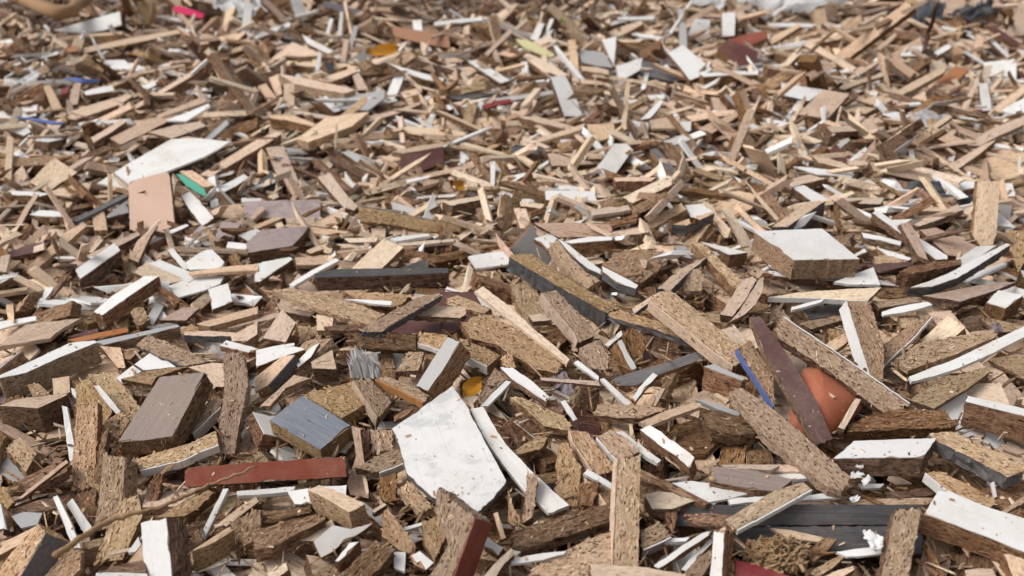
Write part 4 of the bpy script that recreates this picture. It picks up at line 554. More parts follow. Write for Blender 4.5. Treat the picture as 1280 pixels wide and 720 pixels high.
139,8,6,-402,755,39,-87,5,52,0,233,26,15,266,2365,79,-6,-23,180,0,40,31,13,-569,1289,37,1,-2,137,4,178,23,14,757,1446,83,-107,-31,101,0,168,36,17,-414,1759,64,164,-12,-25,4,146,12,16,-471,1843,64,67,27,-68,5,
179,16,14,-81,2550,100,-71,-19,-171,0,153,19,19,471,1277,85,13,2,3,3,123,19,15,-598,1039,32,1,0,-122,0,67,11,15,-665,1557,65,-101,7,-73,0,140,23,16,558,1503,104,27,166,13,0,111,8,4,-538,1309,49,179,-5,59,1,
139,18,18,-458,2399,96,-30,-11,-124,4,81,14,13,944,2083,76,-5,8,164,4,180,9,4,-899,1962,89,12,9,8,1,214,13,16,217,2427,109,21,0,52,3,104,16,21,501,1458,105,2,-27,-142,9,201,13,18,-1174,2348,76,101,7,6,3,
99,21,4,-685,1693,79,5,-4,24,1,71,20,12,-390,1054,41,-122,19,112,0,66,26,21,160,977,65,-34,62,-70,5,214,24,9,515,1706,91,-72,42,-95,0,138,13,20,-408,2763,109,-80,-9,-18,0,210,14,15,459,2330,94,-3,-167,-11,3,
153,36,17,584,1763,80,98,0,39,3,178,18,18,799,2000,103,66,0,-7,4,119,12,6,175,1535,100,-12,-10,-35,0,176,18,15,-329,1897,84,-15,28,-60,5,76,14,14,-73,1433,53,-115,11,-36,6,91,42,4,71,2575,104,136,-56,-45,3,
169,26,18,-1076,2137,96,4,12,81,9,196,21,15,-178,2475,117,100,-2,-50,3,58,27,3,-193,828,57,6,-8,13,1,123,16,13,-388,933,39,-8,10,-132,0,141,24,16,820,1478,131,37,25,159,0,86,15,20,300,2546,107,-153,-51,-28,5,
194,36,13,1286,2675,104,-15,25,-112,0,92,33,12,-198,969,67,-14,11,117,0,76,23,14,293,614,44,11,9,137,3,153,29,14,-520,1299,36,2,13,-120,0,78,18,15,-412,790,39,10,4,23,0,76,49,10,124,648,56,71,-10,159,0,
91,16,13,-549,1873,76,15,43,32,3,225,46,14,-624,2579,86,100,19,-141,3,175,19,21,75,1425,42,-97,-28,117,3,203,13,15,942,2367,73,17,19,169,0,128,21,14,-474,1978,100,-30,5,64,3,150,38,4,17,2347,115,5,34,-1,1,
148,7,5,-18,1509,60,-88,36,-125,0,154,19,14,-656,2229,113,17,20,101,3,165,17,20,-545,2367,107,-21,-3,10,0,89,25,14,379,797,72,9,-10,2,0,74,45,3,-660,1148,46,-25,-173,29,1,147,37,17,137,1268,89,-10,25,93,0,
116,15,20,541,1334,87,64,-31,126,0,160,21,14,-208,2289,89,15,39,-80,3,77,20,12,-59,1144,46,-80,159,-17,0,162,11,7,-491,2465,125,-23,-170,-49,5,155,24,15,-747,2344,108,24,1,122,3,192,17,12,-111,1999,75,-6,26,32,0,
58,31,4,-333,923,26,-12,-13,92,1,87,9,4,-338,1036,38,15,0,166,1,187,14,19,-679,1851,81,-13,-17,-75,0,187,46,10,505,2648,141,-14,27,-47,3,91,14,15,-300,1543,31,-67,-18,2,0,113,21,5,-99,1542,46,174,32,-55,3,
69,25,21,-378,1841,79,-9,11,-147,0,162,39,11,11,1849,86,-9,175,76,9,40,24,18,-796,1594,49,-90,-20,132,6,151,21,17,-460,2254,94,2,-14,160,5,176,45,14,-275,2227,95,-24,11,119,3,69,7,5,22,604,71,-15,10,2,3,
142,19,17,621,1224,48,-3,-4,-92,0,198,17,19,512,1999,74,19,30,-85,8,152,16,15,677,1194,83,-76,6,-159,0,70,15,16,-607,1543,59,-150,6,-10,0,66,37,5,-454,1733,77,-6,32,63,3,182,15,15,936,2173,90,-10,-7,-132,6,
92,52,3,-455,954,28,91,-3,40,2,57,50,3,-71,1206,68,-9,8,-104,3,63,13,11,-518,976,33,-11,169,-87,3,203,28,13,-1123,2678,43,94,-8,-165,3,200,15,13,296,2065,91,47,-13,48,8,101,39,9,-222,1336,42,-177,27,42,3,
53,32,21,629,1293,88,-168,-31,-40,8,137,14,18,-587,1899,86,-2,172,-24,5,117,17,16,-640,1275,40,-83,-16,26,3,189,29,19,216,2097,81,-48,-8,-74,3,148,22,5,124,1863,48,115,26,25,3,201,18,13,755,2674,129,-26,-18,-144,3,
121,16,19,634,1011,71,-4,-11,152,3,104,7,4,-395,1417,66,-160,-36,-62,2,189,22,13,-317,2409,75,5,-18,-98,6,110,14,18,-189,1926,76,100,29,5,8,152,12,18,319,1880,49,64,142,27,3,118,9,4,-506,904,33,-167,10,-91,1,
71,39,4,612,1142,79,6,-2,-67,3,209,43,13,-126,2143,91,0,3,90,8,152,53,5,-665,2617,92,-138,3,12,4,94,21,8,-828,1666,56,-8,-16,49,6,144,12,19,3,1941,63,14,-154,73,3,202,35,9,733,1749,75,27,-6,162,3,
86,30,4,-439,1022,37,-9,-159,41,3,144,16,16,-329,1463,26,-90,13,-121,6,143,19,15,212,1060,66,3,160,2,5,139,56,3,-1385,2768,54,-3,174,70,1,148,12,16,507,1896,94,-17,-8,-13,3,133,26,4,897,2187,129,-13,-20,-11,2,
207,33,17,1050,2227,32,36,18,117,3,95,11,5,478,975,81,-169,13,11,1,119,10,2,-374,1021,40,1,15,68,3,93,34,24,177,1625,76,19,6,-155,8,85,46,4,-690,1917,81,-1,-5,-110,1,137,41,3,596,2117,115,1,11,14,3,
137,51,5,735,1716,62,8,-4,-35,3,163,14,15,575,2490,127,-2,-174,91,8,60,61,3,310,786,87,2,-6,-51,1,123,41,7,-251,1170,44,125,1,72,3,43,33,23,438,1316,74,80,7,-9,4,65,9,5,434,1109,91,2,-6,-35,4,
142,7,3,-549,1422,65,0,-174,60,1,153,9,3,400,1846,94,-169,8,-52,2,226,27,15,-1347,2666,46,17,-11,-160,4,173,12,16,-469,1734,46,15,-12,22,5,80,19,13,-218,1020,42,88,-15,71,6,194,19,15,-551,2268,91,-10,-9,4,5,
43,25,18,-3,1764,81,5,-13,-51,3,204,15,16,-970,2481,89,25,70,-165,3,76,10,3,-198,1168,50,175,-21,72,2,190,13,4,32,1559,66,158,-5,53,1,168,20,14,-161,1590,36,14,24,-103,4,176,36,10,21,1295,65,-3,180,-71,5,
115,37,16,902,1798,70,-7,-5,-101,3,141,50,4,-488,2299,101,-1,11,39,2,107,23,7,-693,1210,25,-69,-31,58,3,99,46,5,86,1211,67,-18,-60,-5,1,80,53,4,-859,2596,97,5,5,-5,3,178,6,5,229,2418,120,-177,22,56,2,
208,21,15,1174,2690,98,5,-8,120,3,121,21,15,719,2658,125,13,8,55,3,180,8,3,432,1734,75,-21,165,-47,3,138,12,3,116,670,55,-17,143,-34,1,99,9,4,-112,1064,53,-122,-31,-99,1,97,6,5,-173,1158,70,-173,-3,-70,3,
128,45,4,516,2269,76,-108,20,4,3,90,59,5,-276,753,36,-8,21,94,3,95,27,12,683,1866,87,15,34,-109,4,84,38,5,-260,610,34,-3,16,110,3,147,28,9,-684,1672,62,-6,-1,161,3,98,41,13,339,2037,70,-5,29,136,4,
174,19,14,635,1781,72,-77,18,-143,4,136,13,4,22,712,68,169,-5,-72,1,151,11,5,-868,1825,56,-8,146,-97,1,132,51,3,-715,2012,30,29,51,20,2,152,19,17,-790,2268,83,77,5,-1,5,136,43,3,-27,2046,96,18,7,71,4,
149,7,4,-579,2160,91,-4,-147,-94,3,128,13,13,-786,2559,66,-71,-37,-156,4,60,10,2,-494,1096,31,-38,-178,-17,3,79,14,16,-582,1715,68,-1,-32,1,4,153,47,5,-989,2769,107,31,-7,79,1,139,7,3,-623,1483,60,-14,-5,-124,2,
92,42,3,-464,1179,29,-8,-2,42,1,111,28,19,150,2354,82,-168,21,74,5,57,28,20,-284,1911,83,-89,-22,112,3,179,41,14,217,1588,70,22,-2,26,4,155,42,10,8,1241,58,16,-4,129,3,153,22,19,1178,2431,69,174,12,-47,3,
60,16,13,-291,777,55,-35,25,49,3,122,7,3,1099,2257,77,-20,-1,17,1,198,37,19,-429,2453,100,-136,17,109,3,171,23,14,114,935,63,1,-2,-10,3,177,21,10,-437,1567,41,15,2,-83,3,107,40,11,-478,852,37,-1,4,-1,8,
91,26,4,-452,906,40,-19,169,31,1,96,11,4,-429,836,45,80,7,21,3,98,31,10,-388,675,40,-20,9,29,3,125,8,5,-142,1342,49,0,-6,-174,1,108,18,20,473,2372,98,5,-1,129,3,187,9,4,-760,1906,83,87,6,-52,1,
132,12,4,204,799,92,3,179,-65,2,92,15,20,779,1521,88,24,-32,-103,3,151,47,3,-674,1958,81,3,-13,15,2,128,12,4,-18,1052,65,3,-9,-108,3,217,34,12,537,2656,103,-4,14,-143,4,181,8,4,-225,2008,92,22,-25,37,0,
147,19,18,554,2224,90,-5,-11,144,3,159,21,19,11,2096,43,40,24,140,6,126,10,3,-294,1591,46,-19,-158,-68,1,143,46,4,-780,1853,55,143,-15,104,3,99,49,5,726,1545,86,-3,-32,-3,3,127,7,3,130,992,71,6,-36,-116,3,
87,46,3,-524,974,25,12,11,-175,1,125,36,4,-1012,2244,72,-13,-9,151,0,121,8,4,-717,1309,44,155,-24,9,3,51,29,4,-485,1237,31,10,170,16,1,148,7,4,-289,1670,65,3,177,-85,1,82,49,3,-334,1994,81,-11,-37,-35,2,
106,28,3,-865,1944,80,0,9,47,3,220,6,4,857,1684,83,16,6,-24,0,71,12,4,-68,1022,50,4,34,-88,1,56,41,3,-51,525,71,-10,-164,-10,3,172,7,4,-818,1904,89,-6,160,94,3,112,9,4,-439,1333,46,-38,-4,141,1,
90,38,4,-296,932,29,120,4,-121,3,80,47,4,-277,621,38,-16,-6,-17,1,192,8,4,-249,1859,71,149,-3,-111,3,148,44,3,828,1740,58,-60,13,2,1,76,9,4,-144,625,57,-4,176,-47,1,207,8,5,-732,2706,86,-34,-163,60,3,
139,53,4,151,2559,105,6,-14,124,2,175,9,5,705,2498,84,61,-33,-156,1,176,9,3,-65,2189,117,-1,5,-135,3,125,7,3,-358,1274,39,152,-18,80,2,73,38,4,294,554,48,-23,9,-129,0,90,9,4,-398,1529,32,3,-9,109,3,
162,51,3,-1004,2729,77,3,29,12,3,118,58,5,504,941,49,-2,-11,47,1,110,12,3,-239,639,30,1,173,-59,0,127,6,4,-1438,2889,40,-40,-30,52,3,151,8,4,-12,2356,120,-99,0,126,1,146,36,5,-447,2121,72,25,20,-171,2,
176,11,4,-1065,2681,82,143,24,13,2,114,8,4,-508,1667,69,13,-5,-117,3,98,30,5,-225,1912,83,33,-10,129,3,111,28,4,-141,1536,48,-9,166,85,3,149,7,5,622,1892,94,-33,4,177,3,92,7,5,466,1925,93,8,-164,56,1,
148,49,5,-89,2311,70,-29,-141,-5,3,119,7,3,-445,1370,26,-2,-179,71,1,88,28,3,-176,1287,41,96,100,-70,1,157,8,3,1063,2141,75,9,-31,19,2,201,6,4,344,2303,94,-2,-155,88,3,122,10,4,-218,992,59,-79,9,-158,1,
193,8,4,1185,2575,66,18,-11,6,3,139,13,4,434,1328,54,-65,-45,144,1,104,38,3,-131,1662,37,2,-32,159,3,119,14,5,188,1322,65,148,21,-10,3,143,34,4,-26,2597,96,-23,38,104,3,191,9,4,-989,2253,94,1,-7,87,3,
214,10,3,388,3082,38,20,16,31,3,93,11,3,-125,663,57,-1,-4,0,1,124,43,5,-1422,2799,61,16,-1,-78,0,90,40,3,933,2245,102,-8,47,-21,4,83,9,3,-206,1472,40,20,-11,58,1,120,11,4,-56,1301,43,-21,33,77,4,
144,5,3,-55,1916,75,-175,-22,39,3,90,50,4,-1130,2735,121,9,-5,-169,2,161,12,5,-1099,2797,96,17,-10,139,0,83,46,4,577,1302,32,-2,-15,-5,3,116,22,3,-115,1567,38,2,-16,111,1,111,8,4,-994,2257,87,-8,-35,152,1,
114,49,4,812,1774,66,-47,14,167,1,107,31,5,207,2227,86,32,24,-1,1,182,6,4,565,1929,107,-4,25,65,3,153,29,4,-944,2676,97,131,-15,69,0,161,9,4,-438,1989,59,107,48,-91,0,96,42,4,-62,1742,38,-16,3,134,2,
121,7,5,-528,1450,48,11,2,178,3,150,37,5,52,2237,78,6,-21,-99,1,132,42,5,-1171,2211,96,17,6,-117,3,73,10,5,334,1288,66,23,-27,-121,1,86,42,4,-290,1073,21,-1,-2,1,3,185,11,5,565,2221,84,13,-9,78,1,
94,12,5,360,577,59,100,-26,109,1,89,24,3,-434,1644,25,64,-126,-27,3,75,8,4,-568,1304,46,-11,-5,-81,4,109,32,3,519,1917,83,9,9,-21,3,80,6,5,702,2703,118,-74,-3,2,3,81,43,5,1192,2377,77,-9,-18,157,1,
149,9,4,-353,1453,29,16,3,61,1,111,9,3,-156,693,46,4,-30,165,3,123,9,3,-35,1412,36,9,134,-114,3,163,10,5,-386,1690,38,-75,15,56,3,95,9,4,-206,1316,45,4,-31,-138,1,111,52,4,-646,2046,77,173,-3,-92,1,
107,7,3,-599,960,44,84,-3,69,3,148,7,5,366,2562,111,167,-6,-97,3,95,6,3,126,1759,78,-88,2,-86,1,99,58,3,12,738,47,2,8,-16,0,138,36,5,290,1467,47,-28,-15,87,3,78,10,5,29,835,63,-13,-7,140,3,
113,32,5,291,1198,89,10,-14,178,3,132,11,5,-829,2070,64,-11,20,-67,3,133,50,4,-597,1915,73,6,-5,-65,3,185,10,3,545,2592,121,-33,-21,-103,3,88,9,3,-171,1156,49,-26,2,-171,1,167,10,4,458,1252,81,-32,-175,5,3,
164,8,4,116,1717,76,4,-2,172,1,190,12,4,-736,2575,81,5,-167,64,2,118,7,2,-384,1280,29,-31,-25,13,4,199,8,5,608,2312,100,-174,6,-24,1,162,8,3,711,2523,86,-3,19,-15,1,164,9,3,170,844,64,-177,8,-85,3,
126,40,4,76,1735,62,0,2,-137,3,150,7,3,-417,1727,33,78,-158,26,4,200,9,4,-452,2308,53,15,25,-170,4,157,8,3,-541,1641,55,-11,-15,174,3,78,44,5,-974,2020,87,-1,27,-159,1,128,7,5,-164,735,56,88,2,106,3,
132,6,3,-192,1245,28,-36,-24,-164,3,122,7,2,-237,1421,28,158,13,-94,1,121,6,5,-368,1237,37,94,-14,59,1,77,7,3,-187,1423,34,-94,-45,-97,1,156,7,3,-447,1646,26,169,-20,-54,3,128,22,4,874,1688,56,40,21,-74,3,
103,25,5,-490,2200,81,-2,33,-157,2,155,7,3,40,1899,71,-4,177,-70,4,104,50,5,-379,2815,105,18,5,92,1,91,53,5,445,1232,91,10,178,14,1,104,11,4,-510,2634,88,-177,1,77,1,147,11,4,-798,2405,54,14,44,167,1,
128,13,5,-76,600,42,-1,6,-169,1,188,12,5,-313,2423,80,-8,17,72,3,94,9,3,-403,1393,34,-4,-6,56,1,149,9,3,34,2287,95,17,3,-5,3,81,49,5,-40,1956,82,-13,0,65,4,148,6,3,589,2328,57,65,56,-143,1,
81,7,5,559,1992,86,10,-33,-48,1,106,7,4,-529,1109,17,-89,1,-133,3,59,12,4,118,617,43,-13,-30,128,0,121,6,3,-538,1535,46,-10,-179,-72,3,57,10,3,-350,1131,16,-2,2,44,3,159,7,4,-809,2258,75,-3,-11,-166,3,
101,9,4,515,773,66,20,-2,127,1,162,44,3,624,2543,101,-162,3,26,1,114,31,5,-838,2429,68,40,-25,-177,0,116,8,4,1142,2418,71,1,154,7,1,123,25,3,339,2329,97,-25,-3,-88,0,176,20,13,-331,2307,85,-41,-17,160,2,
84,21,18,-790,2172,85,-18,-42,-42,1,201,9,6,594,1463,105,-17,25,-154,1,138,23,18,363,1648,73,4,132,103,2,170,32,11,45,1507,81,25,8,-148,2,127,37,12,-181,1067,52,174,-5,-4,1,165,21,16,812,2142,95,-37,158,23,1,
100,16,16,-335,1599,29,93,19,140,1,57,35,11,-359,1013,39,168,9,-2,1,86,23,19,-599,2188,101,-15,163,16,1,171,14,17,-58,2292,107,82,-8,146,1,181,13,16,406,2439,111,99,145,-14,1,140,17,13,252,2553,104,92,-21,144,1,
132,19,12,-99,1360,47,75,21,8,1,163,17,14,-286,1557,37,73,-23,94,2,120,42,21,357,2506,103,14,-1,106,1,71,28,21,302,2158,82,141,63,30,1,196,21,15,2,2265,89,155,30,2,1,179,19,18,-536,2346,109,161,7,-7,1,
56,24,16,-582,1234,40,12,4,-52,2,112,18,12,-573,1416,55,-5,-167,69,1,68,32,16,263,592,36,28,-37,152,1,131,30,9,-869,1558,78,-6,-10,-171,2,45,30,23,265,1301,71,86,-61,91,1,206,32,16,337,2395,97,-10,-4,111,1,
66,24,13,-99,1579,48,-58,-145,-42,1,130,53,5,614,1369,85,0,-12,-23,2,98,44,18,-96,552,54,3,-15,179,1,74,55,13,78,1075,85,-8,12,94,2,146,22,16,-1077,2541,104,-5,36,74,1,169,18,15,-122,1829,89,-12,1,-88,1,
76,33,17,14,1598,61,-14,-31,10,1,110,41,18,-173,1993,93,-25,-20,62,7,180,21,13,-670,2159,69,-36,12,-28,1,181,21,15,-385,2404,100,0,138,-35,1,147,19,14,-503,2320,100,37,33,-23,1,169,41,13,-922,2054,47,92,40,-123,1,
79,50,15,34,1002,86,18,-18,168,2,188,21,16,-25,1626,54,-25,16,67,7,205,16,18,623,2638,116,-94,-3,-54,2,164,32,15,-543,2203,71,-62,-45,-67,1,216,28,13,-1066,2629,109,-61,-24,158,1,103,11,6,-87,1619,59,-59,149,21,1,
84,24,18,-241,2099,101,2,50,-38,2,214,26,12,126,2429,98,15,19,44,1,64,19,11,-180,1113,62,-71,-8,179,1,217,34,15,-62,2270,99,-166,9,74,1,135,26,15,299,1091,78,170,-10,-77,1,195,37,15,-319,1863,91,7,12,-44,1,
107,33,11,864,2593,111,2,20,84,1,141,22,17,1181,2544,49,-38,-60,137,2,72,17,14,-456,1331,35,-88,3,141,1,147,14,17,135,1692,66,13,28,160,1,66,12,12,-374,1626,51,-9,0,-153,1,172,18,17,-8,2474,108,81,152,24,2,
125,38,19,-144,2330,96,31,24,98,1,184,35,18,1034,2616,120,-56,17,-93,1,132,52,16,430,1379,59,-8,39,-66,1,80,38,23,28,1423,66,-21,15,25,1,111,45,17,1052,2333,86,3,2,67,1,211,11,7,77,1631,71,15,144,1,2,
194,44,15,-189,2422,120,-3,25,17,2,132,8,6,71,839,72,73,13,-69,1,197,22,15,652,2277,95,80,5,162,2,194,29,10,-893,2132,75,62,-1,47,1,171,35,19,-78,1818,71,17,15,80,2,168,16,20,1031,2469,93,-84,5,121,1,
138,12,13,785,1716,93,-86,-165,4,1,137,12,12,300,1829,74,-102,-22,50,1,42,30,13,-512,1014,38,-89,-7,154,1,214,20,15,-812,2720,105,-102,6,-130,1,210,45,15,577,2422,96,172,49,-38,1,196,42,8,88,1469,52,-17,14,98,1,
163,17,14,894,2234,88,106,25,116,1,158,16,13,839,2416,112,-103,10,-136,1,180,29,21,-908,2712,137,-4,-158,-43,1,138,39,11,-32,1438,53,-3,-24,-119,1,105,15,12,-490,1611,57,1,-12,-21,1,122,31,16,679,2030,98,148,-4,0,1,
206,18,17,1190,2326,50,-170,19,-5,7,72,22,13,108,792,68,77,-24,99,1,211,29,14,320,1752,86,-14,6,101,1,77,17,18,397,1650,90,29,58,139,7,151,25,11,-803,2483,86,11,11,-102,1,126,21,14,-792,2640,108,-6,154,-82,2,
187,37,17,-487,2697,109,7,1,-65,2,175,56,15,470,1074,70,0,6,159,1,151,17,16,-99,2266,86,16,34,-85,2,189,16,15,498,1951,74,-23,48,-170,2,145,39,18,529,1822,79,18,1,131,1,54,38,23,1221,2600,82,-103,-12,145,1,
223,32,18,409,2174,93,47,-5,-103,1,125,15,17,490,1415,76,171,50,14,7,143,45,16,188,1314,57,-1,22,-2,1,160,34,15,406,1956,62,-15,-47,99,1,85,18,14,-87,1893,90,-62,-32,42,1,170,47,14,-569,2696,128,131,-1,60,1,
124,19,11,-272,1004,49,80,-7,16,2,145,15,20,-929,2648,87,-18,31,149,1,81,19,13,-751,1951,70,4,4,-85,1,88,13,15,-210,1294,54,-87,-20,-139,1,138,12,17,-730,1771,65,8,-6,-114,2,134,27,14,175,1174,82,83,4,-40,1,
238,29,16,534,1633,66,-9,-26,-112,7,58,27,23,564,1562,103,38,-18,33,1,214,33,20,663,2226,86,-21,9,139,1,81,27,21,737,1935,84,69,16,114,1,133,13,6,155,1537,93,163,-1,3,7,96,16,18,754,2108,93,-94,36,-39,1,
134,22,17,251,1183,78,9,14,-13,1,105,16,19,572,1288,42,-95,-14,17,1,195,13,15,306,2621,80,53,-149,19,2,151,15,12,-675,1404,60,-84,9,10,1,106,14,17,-24,1325,72,17,-13,-37,1,143,21,19,201,1489,88,-20,10,44,2,
142,24,9,-239,1492,34,3,-6,-162,1,69,13,13,-190,1420,45,-118,-19,-127,1,108,21,17,247,564,40,115,-13,117,1,74,36,15,-92,1274,37,39,-96,-81,1,188,35,17,-1008,2328,85,4,1,-39,1,120,17,17,-209,1976,93,95,156,1,1,
112,19,13,-87,741,50,80,3,-27,7,70,13,14,-655,1450,74,12,177,26,1,174,14,14,-530,2665,113,2,40,-98,1,89,29,15,-131,1441,52,162,-8,-39,1,103,20,17,-362,617,34,-10,8,33,1,120,21,15,383,2651,108,6,-22,-153,1,
157,18,19,390,2530,107,-78,-13,-78,1,162,16,13,275,2184,90,-83,19,163,1,102,29,14,-303,1042,29,-5,1,176,1,229,33,19,-805,2275,26,-9,56,-27,1,88,19,19,301,2695,78,-41,-97,-31,1,169,13,16,117,1881,73,-89,1,118,2,
40,22,14,-336,1656,46,-13,-6,-13,1,79,31,16,-416,1682,53,-17,26,-125,1,184,30,10,778,2658,156,15,-68,-140,2,122,26,9,-844,1859,74,20,3,-112,1,67,26,15,-411,1497,40,-3,1,-58,1,187,16,16,-1279,2438,87,83,171,-9,1,
55,32,23,341,770,68,-77,-8,-4,1,115,17,15,-696,1309,46,-87,-8,38,1,138,16,15,-689,1484,68,-176,14,-40,7,67,40,14,-397,1336,31,4,17,171,1,78,20,14,-154,1253,37,-19,-140,-18,1,150,16,15,-43,1835,58,-3,157,71,2,
91,14,16,-11,1012,75,98,-7,110,1,149,18,13,550,1867,96,17,148,-15,2,140,16,18,521,1013,49,62,-169,9,2,138,35,15,338,734,67,4,-7,-13,1,108,23,17,163,593,35,59,-24,2,1,120,25,19,426,737,74,-71,-2,-43,2,
131,36,15,-61,2395,115,20,-32,4,1,53,19,13,-637,1134,42,16,21,-7,1,149,16,12,-561,1542,44,179,19,-41,2,137,43,13,-1076,2536,84,21,35,119,0,131,43,7,-298,891,48,-8,27,127,7,94,14,18,312,1665,94,-6,178,83,1,
146,25,8,-626,1497,66,5,-1,158,0,88,15,19,-841,2531,85,-73,33,-67,1,190,21,15,562,1656,75,8,-17,-159,0,84,20,16,-205,943,40,44,172,29,0,51,22,17,291,709,75,112,1,-24,0,175,44,21,662,1528,98,-7,-5,101,0,
104,13,17,-125,936,70,-10,11,36,1,76,18,13,96,579,46,108,6,76,0,53,33,19,675,2391,80,-49,-54,-23,1,50,18,14,-616,1127,35,-28,-4,51,0,146,14,12,-139,1838,75,2,-177,-26,1,81,11,16,-825,1741,64,83,-12,117,9,
112,22,13,74,668,68,15,2,109,0,178,29,12,165,1387,74,2,9,-143,1,79,14,12,93,863,77,47,-163,-37,1,111,19,15,-49,698,71,68,-15,-16,7,76,14,18,-171,647,57,1,-6,-23,1,45,39,18,578,1095,62,170,-37,49,1,
173,17,14,372,1788,85,-7,-15,-140,1,178,20,14,149,1929,79,-80,10,16,0,56,26,18,53,1682,65,-47,-19,-158,0,114,13,15,365,1759,90,83,-15,-140,2,78,18,17,487,772,88,-3,3,-150,1,51,14,10,-439,1004,44,95,-2,108,0,
209,18,13,-862,2248,74,-24,-19,-45,2,173,11,13,736,1807,55,20,43,-37,1,192,13,6,98,1510,77,165,8,32,1,49,16,14,-449,994,44,15,-1,131,0,111,25,16,420,1109,76,43,14,149,0,142,12,14,-332,1736,67,-30,13,-55,1,
161,16,14,-416,1675,56,-8,22,-85,1,118,19,13,-974,1990,93,80,6,-9,1,56,23,15,-416,616,29,30,-32,22,0,150,12,19,674,1895,97,-11,163,62,1,190,20,19,1060,2774,71,4,-40,-10,1,210,31,13,-300,1862,84,6,-5,80,7,
71,10,16,-632,1446,62,-83,1,-123,1,52,19,13,-353,1155,40,110,48,-34,1,154,20,14,789,1578,102,0,-2,-117,0,145,24,14,285,674,34,-1,0,-143,1,54,31,9,-353,1083,35,-83,-6,-33,1,69,43,17,231,1161,75,93,-11,159,1,
91,24,18,236,627,70,5,-167,-15,1,84,29,11,-704,1561,61,2,5,156,2,157,26,13,566,855,49,-13,-18,-176,0,186,16,19,741,2254,70,-78,37,-25,1,178,23,15,-384,2255,79,-72,14,-12,1,104,16,16,399,1014,86,-27,-11,-176,0,
149,20,19,1075,2080,53,8,172,9,2,92,18,14,484,1333,59,3,-107,67,0,94,44,15,976,2446,86,-4,150,-84,7,46,31,18,304,1295,81,-13,71,108,2,170,17,14,614,2370,99,175,9,-52,1,205,19,18,270,2258,93,-74,-14,-166,2,
220,28,15,171,1781,66,-10,16,90,7,63,12,12,-684,1241,46,13,-158,-51,0,140,16,20,218,1267,74,-3,-35,-118,0,172,18,21,-1115,2714,101,-88,-161,19,0,84,20,21,-333,2408,96,145,-32,19,2,199,16,12,370,1853,83,35,-23,-82,2,
203,18,20,-1275,2387,73,106,-29,-9,2,154,8,6,94,2058,89,18,38,-147,0,169,39,14,157,1464,71,-17,17,66,1,229,27,12,802,2346,74,-28,-25,-169,1,127,23,18,288,1757,76,5,-2,119,2,38,32,17,-292,1156,41,-10,-26,15,1,
111,12,16,-347,1636,35,101,-12,-105,0,79,11,11,-605,1634,55,2,152,-86,0,134,36,17,62,2118,84,-143,16,-94,1,166,34,15,134,1786,69,6,-2,-62,1,176,10,7,301,1223,59,-69,-29,-117,1,162,22,17,597,1536,103,11,-3,-173,1,
107,17,14,-567,1833,70,-29,36,62,2,135,21,18,971,2740,120,3,15,-143,2,45,38,23,278,728,73,6,-68,-121,1,168,22,16,655,1277,78,4,-9,59,1,135,14,15,-341,867,32,95,20,27,0,73,13,15,-540,1438,50,-30,-10,3,0,
181,19,21,823,2736,111,-13,5,148,2,84,24,21,972,2398,81,-9,38,154,1,67,25,17,1028,2263,70,-12,-44,34,1,110,17,12,639,1723,56,-44,-53,-51,1,93,25,16,543,1080,70,-4,5,122,0,66,19,14,385,1035,91,-159,-18,60,1,
72,22,12,-235,882,55,84,23,-104,0,111,13,16,281,1951,52,178,49,-40,1,94,28,9,232,543,33,1,-33,53,9,49,12,11,-515,1098,29,37,10,-28,2,129,16,20,-22,2327,119,88,-15,106,2,71,24,21,1095,2718,83,-38,-134,83,1,
91,21,15,453,1076,87,177,-5,6,0,45,27,17,-219,717,46,32,18,56,1,168,26,20,473,898,53,4,-10,59,9,119,23,12,-305,1372,31,-8,-166,-43,0,129,16,15,137,2309,86,-175,12,56,1,148,15,14,4,1717,75,83,21,42,0,
57,21,15,-36,1116,60,-24,-22,2,2,194,8,5,-799,2027,75,-14,7,-127,2,109,17,18,68,2389,98,-175,2,-31,2,120,19,16,385,2570,120,165,9,86,7,96,20,15,-373,1145,44,62,3,122,1,201,21,16,-591,2385,93,-13,17,-167,2,
145,18,12,-496,1794,86,19,30,91,1,162,22,18,671,2720,126,15,-2,-1,2,132,21,19,440,2178,96,-15,8,80,1,85,34,16,-638,1172,25,-65,0,5,1,164,17,18,-875,1805,49,177,1,9,0,116,16,15,-454,1408,31,-8,-14,-128,0,
136,22,20,353,843,71,-25,14,-175,0,55,27,16,-637,1372,51,-1,2,-32,1,119,26,12,182,2053,85,-8,8,-42,1,132,16,15,1106,2318,53,19,21,154,1,186,25,17,723,1789,62,-51,-27,146,0,68,19,15,-424,967,39,-90,-3,41,7,
199,38,17,1140,2614,86,23,-1,145,1,150,13,16,-869,1571,65,107,5,44,1,147,7,6,-174,2612,94,82,-35,151,1,138,33,14,-11,730,61,-9,8,-5,1,103,15,10,-471,1041,43,-8,-13,-108,0,172,16,15,-1274,2516,49,-9,7,-137,0,
97,13,16,-472,1606,64,-98,15,44,7,156,20,14,119,1106,74,14,10,-77,1,88,17,12,-258,1497,38,1,-10,-130,0,149,17,16,-659,2043,86,96,-19,65,2,195,23,17,196,1915,61,-7,-3,25,1,100,39,20,469,1589,78,22,17,-90,1,
142,11,15,-515,1680,82,-176,-23,62,1,164,17,18,329,1506,63,-157,-3,-58,2,156,13,12,-564,1447,60,1,168,43,2,143,36,11,-257,1318,26,9,16,32,1,174,24,13,242,1264,64,-4,-32,-118,0,84,10,6,4,622,45,-179,-3,-4,0,
104,50,9,-456,686,49,6,179,-66,7,51,34,16,-838,1829,63,-16,5,117,2,142,32,12,-662,1711,60,54,-2,148,0,208,30,12,477,1969,91,-11,-19,6,1,131,11,6,310,2347,89,17,-37,-22,1,94,25,12,415,1632,83,6,-12,22,1,
